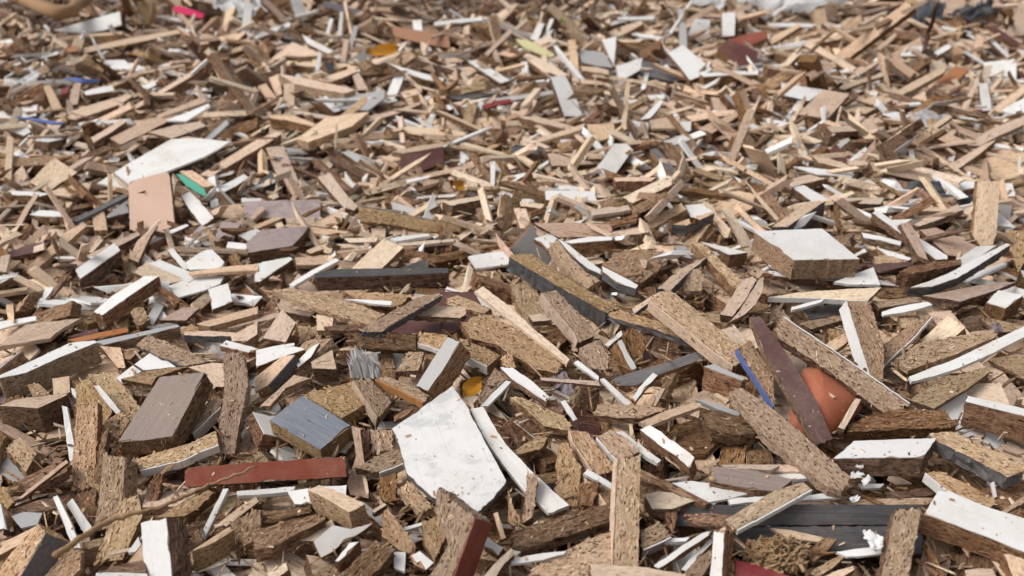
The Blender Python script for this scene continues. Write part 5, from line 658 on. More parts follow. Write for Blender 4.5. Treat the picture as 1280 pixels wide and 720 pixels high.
182,15,16,323,1636,72,80,6,-49,2,164,16,16,-251,1736,59,-62,-171,-2,0,82,12,17,-132,1962,64,-99,39,25,0,124,17,11,-732,1715,55,102,2,-4,0,188,19,21,-539,2613,62,-3,21,-112,1,131,31,16,-315,802,21,-15,-19,-147,7,
68,15,15,-346,1124,38,5,-24,56,0,135,31,13,-535,1704,68,-178,5,67,1,95,16,18,-60,859,67,-62,15,-89,9,100,32,17,135,632,59,72,-1,156,0,199,20,18,-646,2364,95,84,20,-155,1,238,33,18,-277,2612,97,-15,0,41,1,
69,31,24,1083,2861,102,-34,49,-132,9,60,24,13,-169,1383,55,-1,-2,81,9,131,19,18,-410,1849,76,24,2,49,1,83,14,19,114,2474,115,-177,42,9,1,164,8,7,118,898,71,-10,0,145,7,152,25,17,493,1731,76,-24,37,148,1,
190,20,13,390,1889,53,-5,21,-28,2,54,23,14,-416,857,43,-5,-165,22,0,70,24,20,-214,1951,76,-72,93,-7,1,155,17,15,811,2085,54,-168,60,-42,1,207,17,19,-122,2604,99,-3,10,-87,0,157,38,11,613,2218,93,-30,-19,-108,1,
89,15,6,559,1182,75,-3,-34,-53,1,88,39,11,-336,641,10,-3,179,-49,7,31,34,16,-397,1097,31,-33,-93,-70,1,118,24,17,263,1497,43,17,35,-135,0,128,10,16,-647,1632,53,-3,31,-33,0,209,19,13,1036,2351,74,-32,-19,64,0,
124,18,19,69,1906,75,-1,4,-88,0,153,12,18,896,2415,103,-106,-10,36,1,126,21,13,671,2044,93,38,-143,-75,0,176,15,14,-1086,2056,89,-3,172,43,1,119,6,5,-747,1477,79,88,-162,-7,0,138,13,18,810,2028,105,159,19,76,1,
67,16,14,-268,788,59,170,-8,-68,0,204,25,9,-572,2230,80,-28,152,83,0,203,17,18,475,2332,81,-10,1,-147,1,87,17,15,-745,1442,61,5,-16,167,1,128,26,20,391,927,53,47,-12,155,0,126,16,12,-736,1259,51,1,-6,-150,0,
59,32,17,-289,2422,81,-36,0,-79,0,169,22,17,-349,2562,95,-4,-23,121,1,136,30,20,1096,2603,95,10,2,118,1,77,18,14,-472,1179,37,-20,15,107,1,90,34,8,-122,1141,54,17,0,-172,1,174,20,17,-572,1985,127,-4,10,105,0,
137,15,15,692,2459,89,55,2,11,2,89,17,14,-363,1493,29,-44,16,76,2,132,20,17,705,1318,61,-1,-4,142,0,221,37,10,136,1522,38,8,-24,99,1,127,42,9,826,1936,79,-35,4,-151,1,110,35,12,4,528,63,-31,2,150,0,
60,18,13,105,817,57,77,-24,107,0,219,37,18,-1135,2764,98,-3,-18,-144,1,127,20,18,-620,2293,85,-58,-135,31,1,105,18,16,1186,2470,63,-94,65,-21,1,63,25,19,522,1538,91,20,-31,-90,1,50,27,22,471,1512,90,78,93,86,1,
131,12,16,-124,1371,53,-104,5,37,1,201,35,14,-74,2142,83,-3,-8,91,1,185,42,10,110,1000,68,-1,-7,-71,0,54,32,16,-361,1187,31,-1,-22,129,7,64,10,10,-397,1589,32,47,28,76,0,97,27,18,432,1177,82,12,-11,0,1,
101,22,16,-482,832,31,16,13,-128,1,170,24,18,241,894,87,-8,6,71,1,56,29,15,-382,1608,46,14,-169,-45,7,124,22,15,-160,870,56,2,17,-118,0,63,8,6,-153,675,61,-92,2,106,0,118,22,19,56,1422,54,-97,20,112,0,
94,17,18,316,791,78,0,-2,167,0,156,10,6,197,1897,63,-99,32,20,1,77,36,21,38,1334,65,61,-37,-129,1,98,13,17,-305,2346,73,16,-133,-40,0,57,32,22,431,966,57,73,4,51,1,89,13,13,-597,1083,26,0,-176,44,1,
177,46,12,-1132,2761,96,-18,-10,-49,1,160,15,18,764,1812,63,3,26,-47,1,98,19,11,-318,1134,28,-37,-25,56,7,42,34,19,-348,890,37,53,-78,-95,0,202,27,11,-248,1896,50,-14,-18,-70,1,91,34,23,444,2816,115,21,6,141,1,
147,12,13,96,2242,87,51,9,115,1,182,35,17,395,2394,89,13,1,-61,3,140,20,18,-732,2376,73,33,39,129,2,166,10,6,204,1775,73,-136,-26,-30,0,177,40,16,841,1824,29,172,46,24,1,57,22,21,1080,2289,61,98,-34,-130,0,
75,27,18,48,842,54,-44,16,-48,4,176,48,17,408,717,53,6,-174,18,1,160,17,20,-1495,2978,27,3,-4,97,6,215,36,10,-387,2934,59,8,16,-171,2,197,14,20,660,2516,78,-30,-152,37,3,46,45,22,254,1116,77,27,31,107,1,
77,18,16,-691,1541,63,9,8,29,1,116,29,14,1091,2470,79,-27,140,66,0,159,9,6,400,1422,95,172,3,22,1,87,43,19,87,1742,66,6,14,90,1,185,20,19,451,1993,75,-93,5,84,1,87,13,12,-174,1826,75,-14,41,87,2,
79,18,16,-888,1850,77,-9,-178,61,1,168,43,9,-148,2034,98,2,178,-10,1,139,18,17,-105,916,72,6,3,123,1,134,12,17,-150,2198,90,5,1,179,1,182,13,14,-624,2409,108,-17,-64,95,1,139,32,11,-943,1977,53,-3,8,21,2,
139,17,17,-371,2366,68,16,26,112,2,135,10,6,33,638,69,3,174,-66,1,140,21,19,524,940,58,14,11,35,1,74,34,19,-360,2217,58,30,49,4,1,104,17,12,-802,1907,71,88,-2,-85,1,158,12,19,431,2028,83,-9,-20,83,1,
160,11,16,-30,1785,84,-45,-171,47,0,125,26,19,506,1988,96,84,21,140,1,146,17,20,-946,2449,89,48,34,93,3,137,19,15,-680,2271,84,6,-11,155,3,150,21,19,-1130,2237,89,-20,-16,-39,1,125,39,18,951,2790,114,66,15,-121,3,
170,17,15,915,2320,112,-74,-5,116,7,159,19,17,317,2048,87,-30,-8,149,4,128,16,15,1098,2399,87,-4,8,-78,3,65,22,15,-135,649,27,86,-1,70,0,147,43,16,-77,1900,60,3,-2,1,2,147,33,16,54,1637,49,-162,-10,-25,0,
88,21,13,-134,1018,54,-11,7,-50,0,174,30,15,-381,1539,31,48,-8,98,9,189,18,19,87,2500,94,-15,9,-63,0,200,26,19,-864,1980,64,7,7,92,0,183,14,16,-518,2174,75,47,-11,-67,1,168,14,16,1190,2773,95,2,10,30,2,
179,19,16,268,2136,59,-162,36,-2,1,70,20,14,-453,1691,49,-13,26,19,3,201,20,21,1352,2779,121,72,-9,-100,1,185,19,13,-467,2212,94,-18,-11,87,0,193,16,17,398,1615,85,-125,-3,-41,3,135,13,7,199,1343,64,-83,14,1,2,
44,21,18,-657,1740,69,92,13,-126,3,77,11,10,-525,1231,33,167,-7,16,0,190,26,13,306,1990,59,179,14,-2,2,121,8,6,-14,1642,86,8,29,89,1,112,31,14,-512,2517,100,-82,-37,-119,8,84,21,14,-928,1905,80,-7,27,-164,2,
187,6,6,325,2370,86,-62,-10,143,2,146,16,21,-230,2863,48,-3,-33,37,1,85,20,12,-535,1070,32,-3,-17,-117,0,103,20,13,-1033,1926,67,6,-14,-161,1,123,18,16,-235,1647,51,-1,19,-117,3,106,23,14,468,1400,83,-7,-10,-55,0,
160,19,12,-257,1786,67,5,-7,46,1,30,32,18,-26,581,56,0,-149,59,3,184,17,19,-482,2135,81,167,-5,16,8,93,19,16,378,1366,68,43,-37,4,1,99,24,13,647,1911,73,8,126,28,3,177,30,15,966,2284,78,64,-10,125,2,
37,39,18,-341,774,37,171,22,-30,4,109,12,18,412,1910,64,-69,45,-72,1,183,18,16,-1109,2907,92,149,3,58,3,54,23,17,407,1675,99,-18,171,1,1,151,15,21,561,1390,90,-62,14,-38,0,202,13,16,-742,2094,50,9,-18,-81,6,
146,25,9,977,2196,58,-7,-12,26,1,132,16,14,-380,1443,33,-3,0,-50,3,65,13,13,-411,1428,38,-4,3,-92,7,107,27,8,-346,1216,35,107,-15,82,3,208,31,11,299,1616,65,-24,-18,137,0,53,36,18,179,1008,66,-20,66,-57,2,
78,17,14,-419,1601,25,95,35,105,0,223,27,19,44,2441,99,71,5,-172,0,100,15,13,-200,1449,36,24,-14,88,0,120,30,15,-767,1774,64,-19,3,-14,1,83,15,17,-17,1904,76,21,8,178,1,43,21,18,570,2241,95,-88,16,-41,1,
129,12,7,-354,2633,115,172,0,-97,1,82,19,20,-938,2544,77,98,-8,162,2,191,16,17,830,2178,83,-106,-12,-149,3,97,18,20,706,1583,69,52,-40,77,1,69,34,21,311,988,62,62,-3,-89,1,118,14,20,-538,2322,95,55,5,166,3,
94,18,16,-563,1329,47,-92,11,24,8,36,23,19,134,616,51,101,40,14,4,125,27,8,-328,1215,37,4,-167,85,1,56,36,18,540,1044,55,-18,-22,-36,3,203,15,21,-503,2781,90,89,26,149,7,87,28,11,-498,1704,61,-174,-8,45,1,
96,16,18,259,828,95,95,-2,-137,0,157,34,18,-205,2742,76,-2,175,78,1,83,35,12,-96,1482,31,79,41,110,4,94,38,14,-991,2518,106,-168,-8,2,2,154,20,20,593,1216,45,108,-34,-89,0,53,24,18,-702,2208,72,-71,0,142,0,
150,13,15,-271,2244,73,89,-19,22,4,91,17,18,-562,2043,89,-5,-33,-62,3,109,18,17,522,2392,112,-79,-10,99,4,194,12,7,-1108,2602,72,-3,149,11,0,159,41,20,296,1415,65,-34,7,23,1,64,28,19,105,1672,60,-60,-31,8,1,
140,32,18,377,1949,72,-136,-23,11,3,135,19,13,-85,721,69,-4,-41,-17,0,78,46,18,177,706,46,1,14,26,1,101,43,12,1,834,50,3,0,97,1,143,20,16,-241,563,45,9,-2,-160,1,222,39,17,1230,2227,67,83,-1,-53,3,
161,18,17,-591,1870,62,10,20,19,1,199,32,11,-95,2329,91,-9,-29,81,1,122,8,6,-858,1883,67,-5,27,71,2,153,38,9,-550,1272,28,3,-13,42,1,131,35,18,251,2128,75,32,17,70,1,168,46,15,1002,2799,112,-1,21,89,0,
190,14,15,-1273,2359,72,78,168,4,1,174,12,16,8,1537,42,9,-24,-66,0,72,9,6,300,814,93,175,-2,38,0,142,37,17,533,2560,109,-4,14,39,0,163,10,6,298,1684,89,-5,-1,-97,1,81,16,16,815,1964,102,175,-25,-27,2,
71,30,23,-397,2638,98,-45,-52,125,1,185,35,13,1030,2164,47,18,-14,85,1,83,21,14,173,2411,102,100,-32,114,2,173,12,6,-971,2735,80,146,24,-92,1,111,30,19,-654,2338,101,-106,-16,24,1,102,7,6,349,1855,79,-20,143,-32,3,
158,14,13,-123,2305,94,-150,6,-44,1,150,17,18,524,1327,66,67,-23,-27,1,106,11,11,-182,1688,51,-111,36,40,1,35,40,15,-304,602,22,20,5,18,1,93,20,12,-183,625,32,0,20,178,0,95,41,10,16,675,52,20,177,-29,1,
102,26,18,-39,1211,50,-4,-15,152,3,192,13,18,-231,2803,64,57,-8,112,1,166,11,6,-888,1991,77,164,-1,-89,1,191,19,19,-128,1834,65,3,5,129,0,132,12,20,481,2510,100,28,-17,-49,1,55,18,14,-669,1606,58,86,19,127,0,
198,36,14,197,1985,43,-5,-27,136,7,159,19,15,1090,2228,49,-32,-14,-49,7,110,15,15,-412,2726,90,56,35,-4,1,85,13,19,-253,2106,92,68,-133,-11,1,84,19,13,-764,2064,61,4,33,-110,0,150,16,16,-351,2496,73,38,146,-15,1,
169,14,13,-1009,2199,79,26,6,-14,1,173,44,13,-202,2250,59,55,152,48,1,155,17,15,677,2304,88,-7,20,-175,1,120,19,15,-859,2639,88,-11,-6,16,4,100,23,14,361,1205,71,68,149,-47,1,91,41,14,-648,1103,56,16,-5,-46,1,
57,18,17,-654,1657,68,96,3,-38,0,167,12,13,394,2654,106,102,7,118,3,140,18,12,320,1920,67,-179,6,-52,0,199,19,12,848,2129,73,-17,-8,-11,2,209,28,15,635,2006,83,-5,15,143,1,121,46,5,343,1268,54,11,24,-155,0,
196,14,18,264,2608,90,11,-14,91,3,167,10,16,-781,1654,57,81,1,113,0,130,11,16,-190,1811,62,-146,1,94,3,64,30,17,-73,1330,47,1,-22,-103,0,49,32,23,384,2612,95,0,-14,104,1,55,29,15,-434,1441,38,-22,-10,111,0,
208,16,18,-909,2513,148,-160,94,-6,1,183,13,13,499,2228,92,-104,-8,-29,1,88,11,17,25,1635,61,110,-5,-65,8,174,16,12,-110,1994,97,-86,1,-68,1,186,36,11,934,2263,93,15,-8,125,0,95,10,16,-650,1605,49,178,-18,-58,1,
70,31,22,-695,2146,46,88,10,-48,2,142,13,16,625,2466,100,76,26,-76,1,55,19,15,-551,1350,64,-80,5,95,1,86,36,20,1098,2679,71,-54,158,-9,3,109,25,12,227,2378,94,-28,8,57,2,66,21,19,147,1042,91,-97,-17,66,0,
110,17,13,-756,1546,64,12,-4,91,7,39,19,14,-420,1225,28,8,29,-7,3,130,12,6,-16,1131,48,1,30,112,2,131,33,12,-380,1255,28,-150,6,56,3,136,26,6,-1304,2566,36,169,-30,54,1,93,16,12,109,2031,47,-22,-64,57,1,
92,18,10,-236,896,46,46,24,-97,0,201,16,18,139,2011,65,5,-8,103,2,69,28,19,789,1976,78,1,-170,-46,7,177,9,6,-93,2857,52,-27,-23,167,0,145,16,21,134,1128,83,76,-12,103,5,177,16,17,-61,1644,46,-85,-23,-79,0,
83,20,16,-107,1118,47,171,4,21,0,83,11,13,-219,1575,32,4,38,-5,2,113,16,15,-349,1774,43,82,43,-77,0,154,17,18,718,2169,73,1,18,146,2,66,16,14,-282,936,40,31,9,-118,0,73,35,9,-28,1277,63,1,1,-161,1,
43,31,14,-276,1306,45,16,9,61,1,181,15,17,501,2056,86,67,-1,-121,1,61,40,8,-249,1105,43,8,30,40,0,37,34,20,213,1033,79,104,-53,58,0,115,21,20,553,2463,109,11,-155,-44,1,91,20,20,-139,2267,71,-70,-41,116,1,
166,9,7,788,2555,91,34,15,-66,3,119,28,19,-1173,2312,80,-18,-24,147,1,109,19,17,144,1875,76,-3,7,117,4,174,15,14,-615,1879,74,-11,1,165,1,162,13,11,-333,1616,18,-11,-32,48,0,94,25,21,250,2502,92,131,26,26,1,
70,36,16,826,2125,73,37,47,174,7,145,20,18,266,1515,67,-153,9,-86,1,112,36,11,376,1984,65,43,-5,27,3,103,41,11,1153,2378,82,-3,12,15,0,89,13,13,354,1696,96,52,0,-78,1,41,27,17,-66,1707,93,-158,64,12,1,
208,33,17,-390,2022,80,8,-20,-55,1,78,16,13,-512,1474,46,88,-5,-157,1,140,18,20,658,2426,53,-81,54,14,3,146,41,10,52,645,43,2,-6,29,1,205,13,15,1,2507,73,-97,-30,-38,0,103,35,16,-689,1649,46,-4,7,-134,1,
71,10,6,26,605,46,-22,-1,-171,0,184,15,16,169,1505,67,-1,-3,145,1,70,35,9,-43,931,65,9,-28,-101,1,204,18,21,452,1611,40,-97,-41,19,1,158,7,5,-422,1572,23,93,-45,110,1,84,41,18,-174,932,45,-50,-26,50,1,
209,29,12,-827,2244,66,-21,12,-25,3,144,17,20,408,1055,84,-75,173,-21,3,172,20,15,571,1173,67,-6,-6,23,1,137,25,11,514,2721,99,-82,26,-11,3,167,6,6,-126,2676,79,-7,-145,107,1,209,35,20,-640,2186,61,57,11,-42,3,
144,17,17,70,2365,92,-1,-14,-155,3,105,18,13,-465,1467,33,-79,-15,9,3,61,43,11,-308,726,54,-28,22,81,1,119,12,11,-137,1530,38,-16,1,-148,1,161,20,15,1316,2669,64,-6,-24,171,1,59,31,18,-658,2116,74,33,18,-37,2,
133,23,15,1367,2762,109,-108,-4,-99,1,179,25,9,-750,2243,90,14,12,-173,2,164,6,5,-334,2255,84,161,1,-56,1,137,6,5,1204,2413,94,10,35,28,0,112,33,20,-919,2690,71,-27,-45,-83,0,157,16,14,-95,1719,45,-26,40,-131,0,
185,13,19,-961,2408,89,-4,11,34,5,44,22,15,-270,1646,42,-2,41,-93,2,137,27,17,-498,2160,33,10,76,-156,1,48,35,22,-791,2316,31,-48,81,-53,2,128,15,10,-539,1558,39,-3,-4,-43,1,148,16,11,-356,1357,37,0,2,136,3,
93,40,15,490,1791,41,-74,-52,30,1,183,19,18,-789,2906,64,-179,-24,-24,1,141,21,16,-393,2057,65,-176,29,-56,0,72,33,16,79,1660,51,16,54,91,0,237,46,9,690,2643,88,-6,-19,-165,2,129,42,9,-232,566,44,-3,18,55,2,
114,17,16,-397,1749,51,-103,-5,-149,1,171,21,19,527,2515,91,7,170,-37,1,105,32,8,-141,1478,23,-81,-12,153,2,171,12,18,-169,2033,62,-88,3,172,1,134,20,13,409,2308,47,-116,46,80,2,138,16,19,-888,2450,86,-17,12,-59,1,
53,10,6,-167,604,49,109,2,156,0,101,13,13,-689,1623,69,-130,-11,83,5,103,16,16,433,2649,105,-94,-14,-128,1,68,15,14,-498,1242,40,10,11,176,1,111,9,5,-80,1518,37,115,27,-90,3,182,13,18,651,1685,73,132,-2,6,6,
152,29,14,423,1717,91,-10,13,-67,1,166,12,12,880,1701,61,-10,21,-74,1,200,15,13,-258,2139,51,3,42,151,0,155,6,6,288,2406,89,-7,-20,99,3,90,16,11,-309,1672,43,-173,-34,-61,1,59,25,17,-849,2462,89,0,1,-102,1,
85,14,20,744,2601,115,10,-2,68,7,49,27,16,-548,1323,23,-2,-1,-137,0,183,15,17,348,2312,41,-86,145,3,1,109,49,15,223,670,60,-2,9,-8,1,95,7,5,-614,1240,31,-83,13,-138,4,141,19,14,-308,2798,44,27,37,173,2,
99,27,16,-614,2246,68,10,-8,-111,1,54,20,15,-527,1190,26,1,-167,-62,1,57,18,15,-670,1332,27,1,2,4,1,107,15,14,-886,2397,69,150,45,23,0,31,38,20,-383,638,30,3,-19,-149,1,170,7,6,-55,1752,49,177,-6,41,2,
142,36,13,451,1805,62,-21,-3,-147,1,143,20,20,-1142,2683,79,119,-10,-27,2,84,40,6,621,1109,83,2,19,136,5,211,20,19,-494,2419,77,-54,11,-108,1,185,12,15,282,2415,81,-66,-10,25,1,191,36,14,551,1588,50,1,-25,43,0,
112,21,18,-650,2448,57,-14,-48,159,1,65,12,12,-252,1374,52,-30,-31,8,1,174,8,6,1035,2313,72,10,-1,-72,0,59,25,17,-289,879,48,83,-10,-130,1,118,19,15,362,2076,86,-26,176,1,5,170,12,15,-544,1783,73,84,-4,-160,3,
162,14,18,-331,2090,74,7,18,-84,1,126,15,16,-178,2311,75,-87,7,-42,1,121,13,15,425,2467,107,88,-7,38,0,101,17,13,4,1488,57,17,-13,-131,0,94,21,17,112,838,63,14,-28,-68,2,96,25,15,301,1248,74,-119,-27,-116,2,
77,29,17,372,2245,93,-10,-12,115,1,125,18,21,834,1635,85,110,24,82,1,122,14,17,-134,1404,16,65,57,53,2,102,18,14,-311,827,50,-12,-3,-74,1,148,19,18,998,2017,35,-82,12,-108,3,147,6,5,-461,2392,90,-29,30,-110,2,
61,15,12,-84,1110,50,-95,-5,-20,0,110,18,12,-483,1506,19,-12,29,-157,0,117,17,13,-411,1284,34,-166,4,18,2,125,40,10,-1017,2801,102,-163,23,40,3,105,16,15,64,2357,101,118,17,-76,1,87,21,18,748,2101,65,13,-41,126,1,
170,22,19,310,725,51,97,-8,16,0,123,15,17,-392,726,22,93,-11,101,3,140,13,12,-767,1587,44,7,173,58,0,125,38,16,-495,772,37,19,0,-133,1,96,19,16,-497,1347,45,81,-5,118,0,90,10,16,-648,1570,57,84,-172,-9,0,
154,13,13,-843,1739,47,-88,-14,80,0,220,42,10,-377,2238,72,19,14,55,1,104,23,15,-370,843,39,86,-4,114,1,201,6,7,-1057,2624,89,-8,39,169,4,206,42,16,-233,1829,44,-22,23,-63,3,111,7,6,84,577,65,120,13,-52,0,
154,9,6,-379,1960,73,-2,42,146,1,68,26,17,1153,2754,73,2,-129,55,4,69,14,15,-350,1541,23,-12,7,-68,3,125,39,13,-825,2149,65,22,33,-30,1,115,39,14,-828,2492,61,-5,37,59,2,205,36,12,-722,2283,56,1,7,41,2,
92,12,17,-227,1795,73,-7,-16,139,0,74,36,20,-887,2546,87,112,-14,135,1,89,10,13,-461,1508,37,-17,8,144,0,77,24,16,-299,1978,91,-175,25,30,3,57,32,17,849,2100,86,-3,36,-162,0,90,41,16,-1025,1985,76,3,3,127,1,
112,46,14,-424,784,21,7,-13,-20,3,134,21,15,467,2641,99,13,-8,-110,3,125,19,19,-552,2158,95,-50,13,-101,1,162,17,14,95,1756,66,58,8,94,1,103,21,19,-724,2649,73,96,-36,-44,1,109,14,14,1062,2792,93,24,-8,-92,1,
191,19,17,-1209,2497,16,-2,8,-74,2,159,15,17,1033,2090,37,135,22,23,1,117,42,13,-371,924,32,2,12,-85,1,172,18,15,-650,2034,87,-7,-3,-93,3,169,33,13,588,1710,60,148,38,11,1,156,37,9,-400,1504,22,5,-9,99,0,
144,11,12,-552,1351,36,2,15,24,3,87,14,13,-547,989,40,86,19,165,0,233,24,21,-992,2446,75,-18,-3,12,3,61,30,18,-818,1566,44,-89,0,61,3,147,20,19,-136,2759,70,-90,-14,-45,2,125,14,15,-739,1484,65,-13,-13,-146,1,
192,18,15,-318,2401,61,-5,9,33,1,163,13,17,1124,2317,37,13,156,-41,2,111,44,20,334,901,51,0,18,-139,1,141,13,17,417,2111,63,24,33,-72,2,154,18,12,-194,1932,59,-166,6,65,3,85,14,15,-192,1494,34,-95,-5,-96,0,
224,35,12,-138,2090,71,4,21,-29,1,187,14,19,791,2227,86,-14,5,-122,1,114,10,6,-25,974,70,122,-4,-133,3,88,17,18,91,1161,79,-1,-38,45,0,72,19,14,-126,1026,59,179,11,5,0,148,15,19,640,2481,76,-30,-24,59,1,
212,33,12,879,2100,85,27,11,-83,1,116,14,16,121,800,72,103,10,-82,0,173,21,19,-672,2875,86,78,-6,18,0,204,17,16,-753,2528,80,-13,7,145,1,72,27,21,-142,2528,85,73,53,75,3,157,17,21,563,1246,87,-65,8,-129,0,
192,25,19,132,2179,75,7,-22,11,2,46,28,16,-902,1693,53,-6,-14,-68,3,120,13,14,-547,1583,56,-78,17,-94,9,99,12,14,-594,1601,55,-12,-3,-150,2,156,14,15,-708,2825,126,4,-22,-80,2,68,27,20,-427,2833,116,20,12,92,5,
89,16,13,609,2181,81,57,11,-160,6,122,9,7,-818,2695,109,-168,-35,1,1,77,10,6,246,1543,69,171,-18,-9,0,170,30,16,1137,2866,136,-3,-15,113,6,170,20,20,-866,2291,56,-168,23,67,2,100,19,13,-486,2564,94,-38,-2,-46,1,
147,32,12,914,1717,91,0,169,44,9,170,19,18,959,2876,100,51,-174,33,9,117,18,11,-343,1353,23,1,7,111,1,194,13,19,-1133,2423,23,-36,-10,104,1,145,23,20,607,1034,51,1,8,-36,1,205,26,12,-845,1877,50,9,170,-45,1,
129,28,10,-88,1605,7,-58,-119,-15,1,87,13,16,-375,1607,22,8,172,-66,3,131,15,15,-734,1926,48,-39,20,30,0,131,13,15,-1074,2438,49,-4,-20,-85,1,103,17,15,-295,1493,24,3,-2,129,2,87,26,22,366,2421,83,-97,155,0,3,
156,29,13,1100,2233,41,152,20,3,6,178,39,17,-805,2451,38,-7,140,-108,5,163,18,19,394,1320,68,-79,-6,166,0,210,30,11,-172,1905,42,-1,0,-64,1,116,15,15,-47,864,67,21,-23,-17,0,208,21,20,122,2563,91,16,7,-4,1,
139,27,15,656,2615,94,-172,-26,-3,1,72,30,14,-681,1445,52,145,16,-27,1,170,15,12,408,2100,41,-151,-44,-48,2,54,35,21,502,825,50,-179,-43,-38,1,206,20,16,-280,2494,72,-83,-28,122,1,152,17,15,5,2367,87,-92,39,-86,1,
174,18,13,-515,2750,95,2,7,-130,1,80,20,19,327,1837,71,-84,-26,-13,1,125,29,17,621,2212,67,7,-29,139,3,45,31,18,-260,2345,72,42,125,16,1,79,26,22,227,2540,94,161,36,1,1,113,29,17,123,1483,77,-76,10,119,4,
193,17,17,-1151,2800,101,83,-16,-138,1,150,19,16,259,2049,22,-84,-48,-75,2,129,16,17,-292,2512,99,42,149,66,1,48,20,16,-104,995,71,-6,-11,-144,2,85,13,11,-444,1478,38,-3,2,-34,1,122,21,14,440,2504,104,2,-168,-35,1,
172,35,17,328,2584,92,-16,4,-88,1,110,22,18,-93,507,76,6,-15,166,9,52,34,18,1136,2696,74,109,112,-19,5,164,21,17,1200,2642,38,-16,-41,161,1,113,14,14,-713,1860,64,5,4,-16,1,184,37,16,-3,2603,88,152,-28,28,3,
121,15,13,-256,1168,41,68,-2,135,6,149,12,14,-862,2341,70,-98,-12,157,1,115,20,12,634,2024,95,16,-142,20,1,114,17,15,950,2850,111,33,-125,52,0,116,29,19,-668,2741,96,-6,9,-82,3,132,13,15,-829,2073,78,0,176,47,1,
47,36,20,-300,594,20,-53,143,26,1,208,14,21,-615,2749,112,119,13,74,3,193,20,18,167,1653,51,22,32,159,1,103,18,14,713,1764,80,9,9,-44,7,154,8,6,-314,2155,83,51,36,84,0,121,16,20,-803,2840,104,-118,12,38,1,
173,8,7,747,2696,132,-178,9,38,1,118,25,11,-1117,2861,90,-29,-13,31,1,91,10,6,437,1712,77,4,10,-142,0,142,12,12,703,1668,58,-8,17,-171,0,41,18,21,312,1604,75,-162,-27,35,1,172,13,16,605,2554,119,-76,-13,76,2,
188,22,18,-119,2506,64,5,-40,-4,3,147,26,20,647,2365,75,-35,-162,-45,7,119,47,17,722,1339,42,0,-1,-151,1,68,43,21,396,982,50,-2,-1,-119,1,81,29,20,-837,1944,42,169,11,-13,1,127,19,15,304,2413,77,11,12,-32,1,
117,38,16,-390,1386,20,-3,5,-69,9,149,12,20,-1055,2423,53,-88,-19,-85,1,168,18,15,-1035,2011,81,-4,24,-6,1,72,34,9,-222,964,52,2,17,177,1,156,29,10,-41,2333,75,-8,46,-43,1,118,33,9,-802,1708,44,0,4,-87,2,
206,28,12,-6,2052,40,3,24,133,1,121,52,18,719,1427,83,27,-21,96,1,213,30,19,-937,2355,71,176,-18,-69,1,94,42,15,-202,765,42,2,-1,28,1,167,38,12,-217,1808,47,30,-10,92,7,211,40,17,7,1764,56,13,-21,-137,1,
214,21,17,482,2761,96,-5,17,-110,1,76,33,17,939,2229,81,-179,0,2,1,158,36,15,-1413,2676,73,-179,-7,-25,1,95,22,15,1029,2423,50,155,-73,32,2,75,33,15,-17,1647,50,-163,4,-55,1,150,15,18,275,2121,53,3,11,163,1,
163,29,17,-68,2380,103,-17,-10,158,3,95,13,19,593,2396,94,11,11,136,3,101,13,19,-908,2367,62,150,15,-68,4,89,19,11,-311,1271,39,24,-19,-8,3,130,31,9,-340,839,43,-3,-168,24,2,172,11,14,-482,1639,27,-109,-18,-35,0,
142,48,5,940,2538,82,21,21,-83,2,170,46,10,802,2798,98,12,-24,-25,1,133,5,6,-843,1963,67,-13,-27,-89,9,157,21,14,-784,2677,85,1,36,-60,6,77,47,11,-186,762,59,-26,-9,109,1,89,19,18,-261,845,50,25,-2,84,0,
81,17,10,-394,1038,30,-1,-170,-56,1,150,19,14,-476,2875,97,-18,1,-41,7,163,12,19,63,2015,58,-91,-11,163,1,89,21,15,-63,1320,68,-17,-15,-50,3,196,19,15,-92,2122,83,21,0,40,1,87,18,15,-444,1869,61,165,-53,-46,0,
154,26,8,-810,1701,37,166,-25,20,1,103,36,14,746,2619,97,-8,14,-104,1,64,18,14,-176,1473,13,16,128,92,3,171,16,18,644,2125,87,-63,-174,-29,1,55,33,18,-81,2070,75,-25,-85,-127,1,58,29,14,-454,1434,19,-22,-42,112,1,
92,20,20,-797,2079,60,88,-1,94,0,100,18,19,-159,2313,88,30,-49,-70,1,132,20,19,700,1712,67,5,-43,-10,4,103,20,15,821,1687,58,85,147,-24,1,181,13,18,-634,2139,82,-49,8,129,1,80,20,15,-473,1114,29,21,144,4,0,
39,18,15,-543,1265,24,90,-1,137,1,107,8,6,439,1984,91,-113,1,81,2,159,41,18,-720,1907,55,178,11,49,2,139,19,18,-1159,2898,100,24,-13,70,3,174,17,14,-511,2828,112,31,17,-108,1,94,25,12,-292,1703,62,-30,15,-53,0,
244,43,19,-1270,3096,21,17,4,-17,1,167,34,10,-225,1716,20,-1,-161,8,2,113,25,8,-782,1484,42,2,7,20,1,163,16,16,-571,1781,40,92,0,140,9,64,17,14,-127,759,32,-1,14,-130,0,152,36,12,-747,1552,50,-12,-4,-124,3,
194,16,18,239,1331,56,-92,163,-3,0,120,15,14,-640,1562,39,1,11,-94,1,117,28,19,609,1071,59,-60,165,-38,2,93,42,19,-274,1930,59,19,11,-5,3,128,13,12,-588,1521,45,-90,6,-11,0,73,13,12,-465,1123,22,111,-1,-20,1,
186,15,14,154,2369,58,-5,-24,-124,1,133,37,15,-1014,2402,62,-15,-57,163,1,183,7,6,199,1934,25,-7,23,71,2,130,41,15,-907,2226,74,6,11,-33,1,172,30,18,381,2057,42,29,58,126,1,108,21,15,-1290,2580,66,27,-26,-23,0,
